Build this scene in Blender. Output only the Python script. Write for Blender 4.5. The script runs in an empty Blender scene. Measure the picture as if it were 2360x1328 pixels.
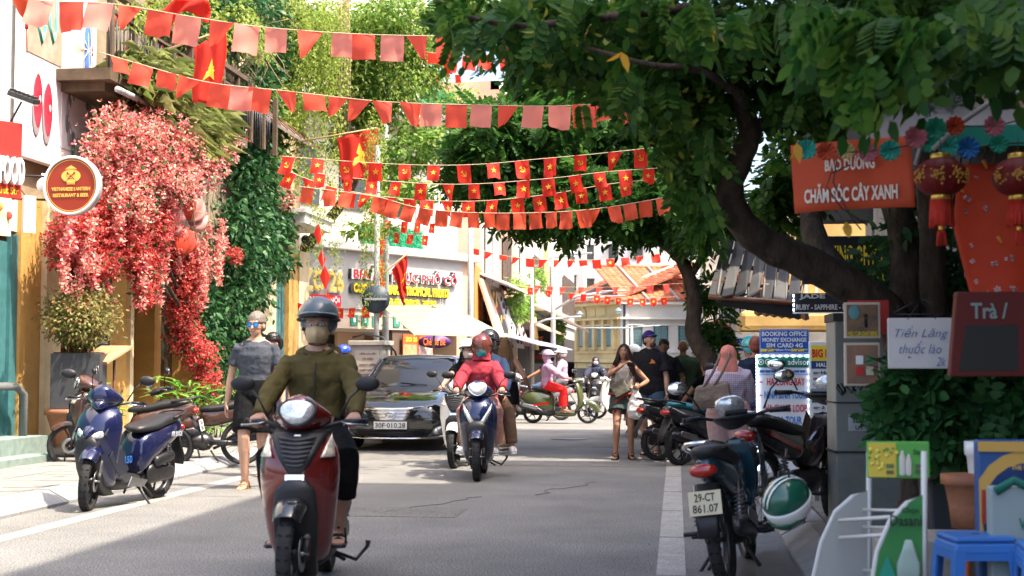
import bpy, bmesh, math, random
import numpy as np
from mathutils import Vector, Matrix, Euler
sc = bpy.context.scene
COL = sc.collection
R = math.radians
PI = math.pi
rnd = random.Random(7)
nr = np.random.RandomState(11)

# ------------------------------------------------------------------ camera, sky, sun, exposure
CAM_H = 1.30; FPX = 3278.0
YAW = R(6.56); PITCH = R(3.16)
cd = bpy.data.cameras.new('camera'); cam = bpy.data.objects.new('camera', cd); COL.objects.link(cam)
cam.location = (0, 0, CAM_H); cam.rotation_euler = (PI/2 + PITCH, 0, YAW)
cd.sensor_width = 36; cd.lens = FPX/2360*36; cd.clip_end = 3000
cd.dof.use_dof = True; cd.dof.focus_distance = 17.0; cd.dof.aperture_fstop = 3.2
sc.camera = cam
SUN_EL, SUN_AZ = R(60), R(111)     # azimuth measured from +Y towards +X
w = bpy.data.worlds.new('World'); sc.world = w; w.use_nodes = True
nt = w.node_tree; bg = nt.nodes['Background']; sky = nt.nodes.new('ShaderNodeTexSky')
sky.sky_type = 'NISHITA'; sky.sun_disc = False; sky.sun_elevation = SUN_EL; sky.sun_rotation = SUN_AZ
sky.air_density = .9; sky.dust_density = 5
nt.links.new(sky.outputs[0], bg.inputs[0]); bg.inputs[1].default_value = 0.15
sd = bpy.data.lights.new('sun', 'SUN'); sun = bpy.data.objects.new('sun', sd); COL.objects.link(sun)
sd.energy = 2.9; sd.angle = R(0.5); sd.color = (1, .90, .74)
sv = Vector((math.sin(SUN_AZ)*math.cos(SUN_EL), math.cos(SUN_AZ)*math.cos(SUN_EL), math.sin(SUN_EL)))
sun.rotation_euler = sv.to_track_quat('Z', 'Y').to_euler(); sun.location = (0, 0, 60)
sc.view_settings.view_transform = 'Standard'; sc.view_settings.look = 'None'
sc.view_settings.gamma = 1; sc.view_settings.use_curve_mapping = False; sc.view_settings.exposure = 2.05
sc.cycles.max_bounces = 6; sc.cycles.transparent_max_bounces = 8

# ------------------------------------------------------------------ pixel <-> place helpers (photo pixels, 2360 x 1328)
CM = Euler((PI/2 + PITCH, 0, YAW)).to_matrix()
def ray(px, py): return CM @ Vector(((px-1180)/FPX, -(py-664)/FPX, -1))
def at(px, py, Y):
    d = ray(px, py); return Vector((0, 0, CAM_H)) + d*(Y/d.y)
def atx(px, py, X):
    d = ray(px, py); return Vector((0, 0, CAM_H)) + d*(X/d.x)
def gp(px, py, z=0):
    d = ray(px, py); return Vector((0, 0, CAM_H)) + d*((z-CAM_H)/d.z)

# ------------------------------------------------------------------ materials
MC = {}
def mat(name, c=(.5, .5, .5), r=.6, m=0, var=0, vs=8, bump=0, bs=60, coat=0, spec=.32, emit=0, trans=0, c2=None, isl=0, stretch=None, sheen=0):
    if name in MC: return MC[name]
    M = bpy.data.materials.new(name); M.use_nodes = True; t = M.node_tree; n = t.nodes; b = n['Principled BSDF']; L = t.links.new
    b.inputs['Base Color'].default_value = (*c, 1); b.inputs['Roughness'].default_value = r; b.inputs['Metallic'].default_value = m
    b.inputs['Coat Weight'].default_value = coat; b.inputs['Coat Roughness'].default_value = .05; b.inputs['Specular IOR Level'].default_value = spec
    if sheen: b.inputs['Sheen Weight'].default_value = sheen
    if emit: b.inputs['Emission Color'].default_value = (*c, 1); b.inputs['Emission Strength'].default_value = emit
    tc = n.new('ShaderNodeTexCoord'); co = tc.outputs['Object']
    if stretch:
        mp = n.new('ShaderNodeMapping'); mp.inputs['Scale'].default_value = stretch; L(co, mp.inputs[0]); co = mp.outputs[0]
    col = None
    if var or c2:
        no = n.new('ShaderNodeTexNoise'); no.inputs['Scale'].default_value = vs; no.inputs['Detail'].default_value = 6; no.inputs['Roughness'].default_value = .65; L(co, no.inputs[0])
        rp = n.new('ShaderNodeValToRGB'); rp.color_ramp.elements[0].position = .32; rp.color_ramp.elements[1].position = .68
        a = c2 if c2 else tuple(x*(1-var) for x in c); d = c if c2 else tuple(min(1, x*(1+var)) for x in c)
        rp.color_ramp.elements[0].color = (*a, 1); rp.color_ramp.elements[1].color = (*d, 1); L(no.outputs[0], rp.inputs[0]); col = rp.outputs[0]
    if isl:
        g = n.new('ShaderNodeNewGeometry'); h = n.new('ShaderNodeHueSaturation'); mr = n.new('ShaderNodeMapRange'); mr.inputs[3].default_value = 1-isl; mr.inputs[4].default_value = 1+isl
        L(g.outputs['Random Per Island'], mr.inputs[0]); L(mr.outputs[0], h.inputs['Value'])
        if col: L(col, h.inputs['Color'])
        else: h.inputs['Color'].default_value = (*c, 1)
        col = h.outputs[0]
    if col: L(col, b.inputs['Base Color'])
    if bump:
        n2 = n.new('ShaderNodeTexNoise'); n2.inputs['Scale'].default_value = bs; n2.inputs['Detail'].default_value = 5; L(co, n2.inputs[0])
        bm_ = n.new('ShaderNodeBump'); bm_.inputs['Strength'].default_value = bump; bm_.inputs['Distance'].default_value = .02; L(n2.outputs[0], bm_.inputs['Height']); L(bm_.outputs[0], b.inputs['Normal'])
    if trans:
        tr = n.new('ShaderNodeBsdfTranslucent'); mx = n.new('ShaderNodeMixShader'); mx.inputs[0].default_value = trans
        if col: L(col, tr.inputs[0])
        else: tr.inputs[0].default_value = (*c, 1)
        L(b.outputs[0], mx.inputs[1]); L(tr.outputs[0], mx.inputs[2]); L(mx.outputs[0], n['Material Output'].inputs[0])
    MC[name] = M; return M

def leafmat(name, cols, trans=.4, r=.6):
    """leaf colours picked per leaf from a ramp"""
    if name in MC: return MC[name]
    M = bpy.data.materials.new(name); M.use_nodes = True; t = M.node_tree; n = t.nodes; b = n['Principled BSDF']; L = t.links.new
    g = n.new('ShaderNodeNewGeometry'); rp = n.new('ShaderNodeValToRGB'); cr = rp.color_ramp
    k = len(cols)
    while len(cr.elements) < k: cr.elements.new(.5)
    for i, c in enumerate(cols): cr.elements[i].position = i/(k-1); cr.elements[i].color = (*c, 1)
    L(g.outputs['Random Per Island'], rp.inputs[0]); L(rp.outputs[0], b.inputs['Base Color']); b.inputs['Roughness'].default_value = r; b.inputs['Specular IOR Level'].default_value = .2
    tr = n.new('ShaderNodeBsdfTranslucent'); mx = n.new('ShaderNodeMixShader'); mx.inputs[0].default_value = trans
    L(rp.outputs[0], tr.inputs[0]); L(b.outputs[0], mx.inputs[1]); L(tr.outputs[0], mx.inputs[2]); L(mx.outputs[0], n['Material Output'].inputs[0])
    MC[name] = M; return M

def glassy(name, c=(.02, .025, .03), r=.03, a=1.0):
    if name in MC: return MC[name]
    M = mat(name, c, r, spec=.8)
    if a < 1: M.node_tree.nodes['Principled BSDF'].inputs['Alpha'].default_value = a
    return M

black = mat('black_plastic', (.018, .018, .02), .45, bump=.1, bs=300)
rubber = mat('tyre_rubber', (.02, .02, .021), .8, var=.3, vs=20, bump=.3, bs=90)
steel = mat('bare_steel', (.35, .35, .36), .35, m=1, var=.2)
chrome = mat('chrome', (.8, .8, .8), .08, m=1)
darkmetal = mat('dark_metal', (.06, .06, .065), .4, m=.8, var=.3, vs=30)
grey_metal = mat('grey_painted_metal', (.33, .34, .35), .45, var=.15, vs=6)
white_paint = mat('white_paint', (.64, .62, .58), .5, var=.06, vs=3)
white_plastic = mat('white_plastic', (.75, .75, .74), .35)
lens_clear = mat('clear_lens', (.75, .77, .8), .12, m=.55, var=.4, vs=40, coat=1)
lens_red = mat('red_lens', (.35, .012, .008), .15, coat=1)
lens_orange = mat('orange_lens', (.7, .2, .03), .15, coat=1)
plate_white = mat('plate_white', (.72, .72, .68), .5, var=.08)
ink = mat('black_ink', (.012, .012, .015), .6)
mirror_m = mat('mirror_glass', (.85, .87, .9), .02, m=1)
skin = mat('skin', (.42, .235, .165), .5, var=.08, vs=12)
skin_tan = mat('tanned_skin', (.36, .18, .11), .5, var=.08, vs=12)
skin_dark = mat('brown_skin', (.20, .11, .07), .5, var=.08, vs=12)

# ------------------------------------------------------------------ objects
def tag(o, label=None, cat=None, group=None, kind=None):
    if label: o['label'] = label
    if cat: o['category'] = cat
    if group: o['group'] = group
    if kind: o['kind'] = kind
    return o
def thing(name, label, cat, loc=(0, 0, 0), rz=0, group=None):
    o = bpy.data.objects.new(name, None); COL.objects.link(o); o.location = loc; o.rotation_euler = (0, 0, rz); o.empty_display_size = .1
    return tag(o, label, cat, group)
def copy_tree(o, parent=None):
    c = o.copy(); COL.objects.link(c); c.parent = parent
    for ch in o.children: copy_tree(ch, c)
    return c

class MB:
    """collects shapes into one mesh object"""
    def __init__(s): s.v = []; s.f = []; s.m = []; s.sm = []; s.mats = []; s.M = Matrix.Identity(4)
    def mi(s, m):
        if m not in s.mats: s.mats.append(m)
        return s.mats.index(m)
    def add(s, vs, fs, m=0, smooth=False):
        o = len(s.v); s.v += [s.M @ Vector(v) for v in vs]; s.f += [tuple(o+i for i in f) for f in fs]; s.m += [m]*len(fs); s.sm += [smooth]*len(fs); return s
    def box(s, c, d, rot=None, m=0, taper=1):
        x, y, z = d[0]/2, d[1]/2, d[2]/2; t = taper
        vs = [Vector((a*x*(t if cc > 0 else 1), b*y*(t if cc > 0 else 1), cc*z)) for cc in (-1, 1) for b in (-1, 1) for a in (-1, 1)]
        if rot is not None:
            Rm = rot if isinstance(rot, Matrix) else Euler(rot).to_matrix(); vs = [Rm @ v for v in vs]
        c = Vector(c); return s.add([v+c for v in vs], [(0, 2, 3, 1), (4, 5, 7, 6), (0, 1, 5, 4), (2, 6, 7, 3), (0, 4, 6, 2), (1, 3, 7, 5)], m)
    def bx(s, x0, x1, y0, y1, z0, z1, m=0): return s.box(((x0+x1)/2, (y0+y1)/2, (z0+z1)/2), (abs(x1-x0), abs(y1-y0), abs(z1-z0)), m=m)
    def rings(s, rings, m=0, smooth=True, caps=True, closed=False):
        n = len(rings[0]); vs = [v for r in rings for v in r]; fs = []
        K = len(rings)
        for i in range(K if closed else K-1):
            a, b = i*n, ((i+1) % K)*n
            for j in range(n): k = (j+1) % n; fs.append((a+j, a+k, b+k, b+j))
        if caps and not closed: fs.append(tuple(range(n-1, -1, -1))); fs.append(tuple((K-1)*n+j for j in range(n)))
        return s.add(vs, fs, m, smooth)
    def tube(s, pts, r, n=8, m=0, side=None, caps=True, round_=False, smooth=True):
        """r: number or list of numbers / (across, other) pairs"""
        pts = [Vector(p) for p in pts]; K = len(pts)
        if not isinstance(r, (list, tuple)): r = [r]*K
        r = [(q, q) if not isinstance(q, (list, tuple)) else q for q in r]
        if round_:
            d0 = (pts[0]-pts[1]).normalized(); d1 = (pts[-1]-pts[-2]).normalized()
            a, b = r[0], r[-1]; q0 = (a[0]+a[1])/2; q1 = (b[0]+b[1])/2
            pts = [pts[0]+d0*q0*.95, pts[0]+d0*q0*.62] + pts + [pts[-1]+d1*q1*.62, pts[-1]+d1*q1*.95]
            r = [(a[0]*.3, a[1]*.3), (a[0]*.78, a[1]*.78)] + list(r) + [(b[0]*.78, b[1]*.78), (b[0]*.3, b[1]*.3)]
            K += 4
        rs = []; u = Vector(side) if side is not None else None
        for i, p in enumerate(pts):
            t = (pts[min(i+1, K-1)]-pts[max(i-1, 0)]);
            if t.length < 1e-9: t = Vector((0, 0, 1))
            t.normalize()
            if u is None: u = Vector((0, 0, 1)) if abs(t.z) < .9 else Vector((1, 0, 0))
            uu = u - t*u.dot(t)
            if uu.length < 1e-6: uu = t.orthogonal()
            uu.normalize(); vv = t.cross(uu)
            if side is None: u = uu
            rs.append([p + uu*(math.cos(2*PI*j/n)*r[i][0]) + vv*(math.sin(2*PI*j/n)*r[i][1]) for j in range(n)])
        return s.rings(rs, m, smooth, caps)
    def ell(s, c, r, n=12, k=8, rot=None, m=0, z0=-1.0, z1=1.0):
        """ellipsoid, possibly cut between z0 and z1 (unit sphere heights)"""
        c = Vector(c); r = r if isinstance(r, (tuple, list)) else (r, r, r); Rm = Euler(rot).to_matrix() if rot is not None and not isinstance(rot, Matrix) else rot
        a0, a1 = math.asin(max(-.995, z0)), math.asin(min(.995, z1)); rs = []
        for i in range(k+1):
            a = a0+(a1-a0)*i/k; ring = []
            for j in range(n):
                v = Vector((math.cos(a)*math.cos(2*PI*j/n)*r[0], math.cos(a)*math.sin(2*PI*j/n)*r[1], math.sin(a)*r[2]))
                ring.append((Rm @ v if Rm else v)+c)
            rs.append(ring)
        return s.rings(rs, m)
    def lathe(s, prof, n=16, c=(0, 0, 0), axis='z', m=0, closed=False, caps=True):
        """prof: (radius, along)"""
        c = Vector(c); rs = []
        for rr, z in prof:
            ring = []
            for j in range(n):
                a = 2*PI*j/n; x, y = rr*math.cos(a), rr*math.sin(a)
                v = {'z': (x, y, z), 'y': (x, z, y), 'x': (z, x, y)}[axis]; ring.append(Vector(v)+c)
            rs.append(ring)
        return s.rings(rs, m, True, caps, closed)
    def prism(s, poly, d, o=(0, 0, 0), U=(1, 0, 0), V=(0, 0, 1), m=0, smooth=False):
        """polygon in plane U,V extruded by vector d"""
        o, U, V, d = Vector(o), Vector(U), Vector(V), Vector(d); n = len(poly)
        a = [o+U*p[0]+V*p[1] for p in poly]
        s.add(a + [p+d for p in a], [tuple(range(n-1, -1, -1)), tuple(range(n, 2*n))] + [(i, (i+1) % n, n+(i+1) % n, n+i) for i in range(n)], m, smooth); return s
    def quad(s, a, b, c, d, m=0): return s.add([a, b, c, d], [(0, 1, 2, 3)], m)
    def mesh(s, name, mats):
        me = bpy.data.meshes.new(name); me.from_pydata([tuple(v) for v in s.v], [], s.f)
        for q in (mats if isinstance(mats, (list, tuple)) else [mats]): me.materials.append(q)
        me.polygons.foreach_set('material_index', s.m); me.polygons.foreach_set('use_smooth', s.sm)
        me.update(); return me
    def build(s, name, mats, parent=None, sub=0, bevel=0, recalc=True, loc=None, solid=0):
        me = s.mesh(name, mats); 
        if recalc:
            b = bmesh.new(); b.from_mesh(me); bmesh.ops.recalc_face_normals(b, faces=b.faces); b.to_mesh(me); b.free()
        o = bpy.data.objects.new(name, me); COL.objects.link(o)
        if parent is not None: o.parent = parent
        if loc is not None: o.location = loc
        if solid: q = o.modifiers.new('solid', 'SOLIDIFY'); q.thickness = solid; q.offset = 0
        if bevel:
            q = o.modifiers.new('bevel', 'BEVEL'); q.width = bevel; q.segments = 2; q.limit_method = 'ANGLE'; q.angle_limit = R(40)
        if sub: q = o.modifiers.new('sub', 'SUBSURF'); q.levels = sub; q.render_levels = sub
        return o

def np_obj(name, V, F, m, parent=None, smooth=False):
    """fast mesh from arrays; F (k, n) equal sized faces"""
    me = bpy.data.meshes.new(name); nv, (nf, k) = len(V), F.shape
    me.vertices.add(nv); me.vertices.foreach_set('co', V.astype(np.float32).ravel())
    me.loops.add(nf*k); me.loops.foreach_set('vertex_index', F.astype(np.int32).ravel())
    me.polygons.add(nf); me.polygons.foreach_set('loop_start', np.arange(0, nf*k, k, dtype=np.int32))
    if smooth: me.polygons.foreach_set('use_smooth', np.ones(nf, dtype=bool))
    me.materials.append(m); me.update(calc_edges=True); me.validate()
    o = bpy.data.objects.new(name, me); COL.objects.link(o)
    if parent is not None: o.parent = parent
    return o

def scatter(T, TF, P, N, U, S):
    """copies of template T (k,3) with faces TF at P; N normals (z), U long axis hint (x), S sizes"""
    N = N/np.linalg.norm(N, axis=1, keepdims=True); U = U - N*(U*N).sum(1, keepdims=True); U /= np.maximum(1e-6, np.linalg.norm(U, axis=1, keepdims=True)); W = np.cross(N, U)
    S = np.asarray(S).reshape(-1, 1, 1)
    V = (T[None, :, 0:1]*U[:, None] + T[None, :, 1:2]*W[:, None] + T[None, :, 2:3]*N[:, None])*S + P[:, None]
    F = TF[None] + (np.arange(len(P))*len(T))[:, None, None]
    return V.reshape(-1, 3), F.reshape(-1, TF.shape[1])

LEAF = np.array([(0, 0, 0), (.28, .20, .05), (.28, -.20, .05), (.66, .17, 0), (.66, -.17, 0), (1, 0, -.12)], float)
LEAF_F = np.array([(0, 2, 1), (1, 2, 4), (1, 4, 3), (3, 4, 5)])
PETAL = np.array([(0, 0, 0), (.5, .42, .16), (.5, -.42, .16), (1, 0, .02)], float); PETAL_F = np.array([(0, 2, 3), (0, 3, 1)])
def compound(npairs=6, lf=.32, w=.10, droop=.25, fold=.35):
    V = []; F = []
    for i in range(npairs):
        t = .16+.8*i/npairs; z = -droop*t*t
        for sg in (-1, 1):
            b = len(V); l = lf*(1-.35*abs(t-.45)); ca = .45
            p = np.array([t, 0, z]); d = np.array([ca, sg*.88, -fold*.6]); q = np.array([.88, -sg*ca, 0])
            V += [p, p+d*l*.3+q*w*.46, p+d*l*.3-q*w*.46, p+d*l*.68+q*w*.42, p+d*l*.68-q*w*.42, p+d*l]; F += [(b, b+1, b+2), (b+1, b+3, b+2), (b+2, b+3, b+4), (b+3, b+5, b+4)]
    b = len(V); p = np.array([.96, 0, -droop]); V += [p, p+(lf*.3, w*.46, -.02), p+(lf*.3, -w*.46, -.02), p+(lf*.68, w*.4, -.05), p+(lf*.68, -w*.4, -.05), p+(lf, 0, -.09)]; F += [(b, b+1, b+2), (b+1, b+3, b+2), (b+2, b+3, b+4), (b+3, b+5, b+4)]
    b = len(V); V += [np.array([0, .008, 0]), np.array([0, -.008, 0]), np.array([.5, .006, -droop*.25]), np.array([.5, -.006, -droop*.25]), np.array([1., 0, -droop])]
    F += [(b, b+1, b+3), (b, b+3, b+2), (b+2, b+3, b+4)]
    return np.array(V, float), np.array(F)
def rdir(n): 
    v = nr.normal(size=(n, 3)); return v/np.linalg.norm(v, axis=1, keepdims=True)
def blob_points(blobs, n, shell=.45, loose=.15):
    """points in ellipsoid blobs (cx,cy,cz,rx,ry,rz), biased to the outside"""
    B = np.array(blobs, float); vol = B[:, 3]*B[:, 4]*B[:, 5]; vol = vol**.75; k = nr.choice(len(B), size=n, p=vol/vol.sum())
    d = rdir(n); r = (shell + (1-shell)*nr.rand(n))**.7; r *= 1+loose*nr.normal(size=n)
    return B[k, :3] + d*B[k, 3:6]*r[:, None], d
def foliage(name, blobs, n, size, m, parent=None, T=None, up=.6, shell=.45, droop=.3, sv=.35, loose=.15):
    P, d = blob_points(blobs, n, shell, loose); T_, F_ = T if T else (LEAF, LEAF_F)
    N = rdir(n)*.7 + np.array([0, 0, up]) + d*.3; U = d + rdir(n)*.7 + np.array([0, 0, -droop])
    V, F = scatter(T_, F_, P, N, U, size*(1+sv*(nr.rand(n)*2-1)))
    return np_obj(name, V, F, m, parent)
def vines(name, tops, n_per_m, size, m, parent=None, sway=.06, T=None, spread=.05):
    """tops: (x,y,z,length)"""
    Ps = []
    for x, y, z, L in tops:
        k = max(2, int(L*n_per_m)); t = nr.rand(k)*L; a = rnd.random()*6
        Ps.append(np.stack([x+np.sin(t*1.3+a)*sway+nr.normal(size=k)*spread, y+np.cos(t*1.1+a)*sway+nr.normal(size=k)*spread, z-t], 1))
    P = np.concatenate(Ps); k = len(P); T_, F_ = T if T else (LEAF, LEAF_F)
    V, F = scatter(T_, F_, P, rdir(k)+np.array([.6, -.6, .3]), rdir(k)*.8+np.array([0, 0, -1]), size*(.6+.8*nr.rand(k)))
    return np_obj(name, V, F, m, parent)

# ------------------------------------------------------------------ writing
FC = {}
def text_mesh(body, name='lettering', depth=.004, bold=0, res=2, shear=0):
    key = (body, depth, bold, shear)
    if key in FC: return FC[key]
    cu = bpy.data.curves.new('t', 'FONT'); cu.body = body; cu.extrude = depth/2; cu.offset = bold; cu.resolution_u = res; cu.align_x = 'CENTER'; cu.align_y = 'CENTER'; cu.shear = shear
    o = bpy.data.objects.new('t', cu); COL.objects.link(o); dg = bpy.context.evaluated_depsgraph_get(); dg.update()
    me = bpy.data.meshes.new_from_object(o.evaluated_get(dg)); bpy.data.objects.remove(o); bpy.data.curves.remove(cu)
    n = len(me.vertices); co = np.zeros(n*3, np.float32); me.vertices.foreach_get('co', co); co = co.reshape(-1, 3)
    if n:
        lo, hi = co.min(0), co.max(0); ctr = (lo+hi)/2; ctr[2] = 0; co -= ctr; me.vertices.foreach_set('co', co.ravel()); me['w'] = float(hi[0]-lo[0]); me['h'] = float(hi[1]-lo[1])
    me.name = name; FC[key] = me; return me
def write(body, parent, m, pos, width=None, height=None, X=(1, 0, 0), Y=(0, 0, 1), depth=.004, bold=.012, name='lettering', shear=0):
    """flat lettering: centre pos, X along the writing, Y up"""
    me = text_mesh(body, name, 1, bold, shear=shear).copy(); me.materials.clear(); me.materials.append(m)
    tw, th = max(1e-3, me['w']), max(1e-3, me['h'])
    sx = width/tw if width else height/th; sy = height/th if height else sx
    X, Y = Vector(X).normalized(), Vector(Y).normalized(); Z = X.cross(Y)
    o = bpy.data.objects.new(name, me); COL.objects.link(o); o.parent = parent
    M = Matrix(((X.x*sx, Y.x*sy, Z.x*depth, pos[0]), (X.y*sx, Y.y*sy, Z.y*depth, pos[1]), (X.z*sx, Y.z*sy, Z.z*depth, pos[2]), (0, 0, 0, 1)))
    me.transform(M); return o

# ------------------------------------------------------------------ remeshed bodies
def fuse(mb, name, m, parent, voxel=.01, smooth=2, disp=0, dscale=.15):
    me = mb.mesh(name, m); o = bpy.data.objects.new(name, me); COL.objects.link(o)
    q = o.modifiers.new('r', 'REMESH'); q.mode = 'VOXEL'; q.voxel_size = voxel; q.use_smooth_shade = True
    if smooth: q = o.modifiers.new('s', 'SMOOTH'); q.factor = .5; q.iterations = smooth
    if disp:
        tx = bpy.data.textures.get('folds%.2f' % dscale) or bpy.data.textures.new('folds%.2f' % dscale, 'CLOUDS'); tx.noise_scale = dscale; tx.noise_depth = 1
        q = o.modifiers.new('d', 'DISPLACE'); q.texture = tx; q.strength = disp; q.mid_level = .5
    dg = bpy.context.evaluated_depsgraph_get(); dg.update(); ev = bpy.data.meshes.new_from_object(o.evaluated_get(dg)); ev.name = name
    bpy.data.objects.remove(o); bpy.data.meshes.remove(me); ev.polygons.foreach_set('use_smooth', [True]*len(ev.polygons))
    o = bpy.data.objects.new(name, ev); COL.objects.link(o); o.parent = parent
    return o
# ------------------------------------------------------------------ people (local frame: facing +X, left +Y, up Z)
def ik(a, b, l1, l2, pole):
    a, b, pole = Vector(a), Vector(b), Vector(pole); d = b-a; L = min(d.length, l1+l2-.003); u = d.normalized()
    x = (l1*l1-l2*l2+L*L)/(2*L); h = math.sqrt(max(0, l1*l1-x*x)); q = pole-u*pole.dot(u); q.normalize()
    return a+u*x+q*h, a+u*L
EYE_W = mat('eye_white', (.7, .68, .65), .2); EYE_D = mat('eye_dark', (.02, .012, .01), .15); LIP = mat('lips', (.36, .12, .1), .45)
def hand(mb, w, d, nrm, sgn, curl=.35, k=1):
    """palm at wrist w pointing along d, nrm = palm side normal, sgn = side the thumb leaves to"""
    d, nrm = Vector(d).normalized(), Vector(nrm); nrm = (nrm-d*nrm.dot(d)).normalized(); s = d.cross(nrm)*sgn
    mb.tube([w-d*.02*k, w+d*.03*k, w+d*.065*k, w+d*.09*k], [(.024*k, .019*k), (.034*k, .015*k), (.040*k, .0145*k), (.036*k, .012*k)], 10, side=s, round_=True)
    for i, (o, L) in enumerate([(.031, .074), (.0105, .083), (-.0105, .078), (-.031, .060)]):
        p = w+d*.088*k+s*o*k; pts = [p-d*.02*k]; a = curl*.7
        for j, q in enumerate((.45, .31, .24)):
            dd = d*math.cos(a)+nrm*math.sin(a)+s*(o*.8)*(1-curl*.6); p = p+dd*L*q*k; pts.append(p); a += curl
        mb.tube(pts, [.0098*k, .0092*k, .0085*k, .0068*k], 7, round_=True)
    p = w+d*.025*k+s*.03*k; dd = (s*.75+d*.75+nrm*.35*(1+curl)).normalized(); p2 = p+dd*.042*k; dd2 = (s*.25+d*.9+nrm*(.3+curl*.6)).normalized()
    mb.tube([p-dd*.015*k, p2, p2+dd2*.03*k], [.0135*k, .0105*k, .0085*k], 7, round_=True)

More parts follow.
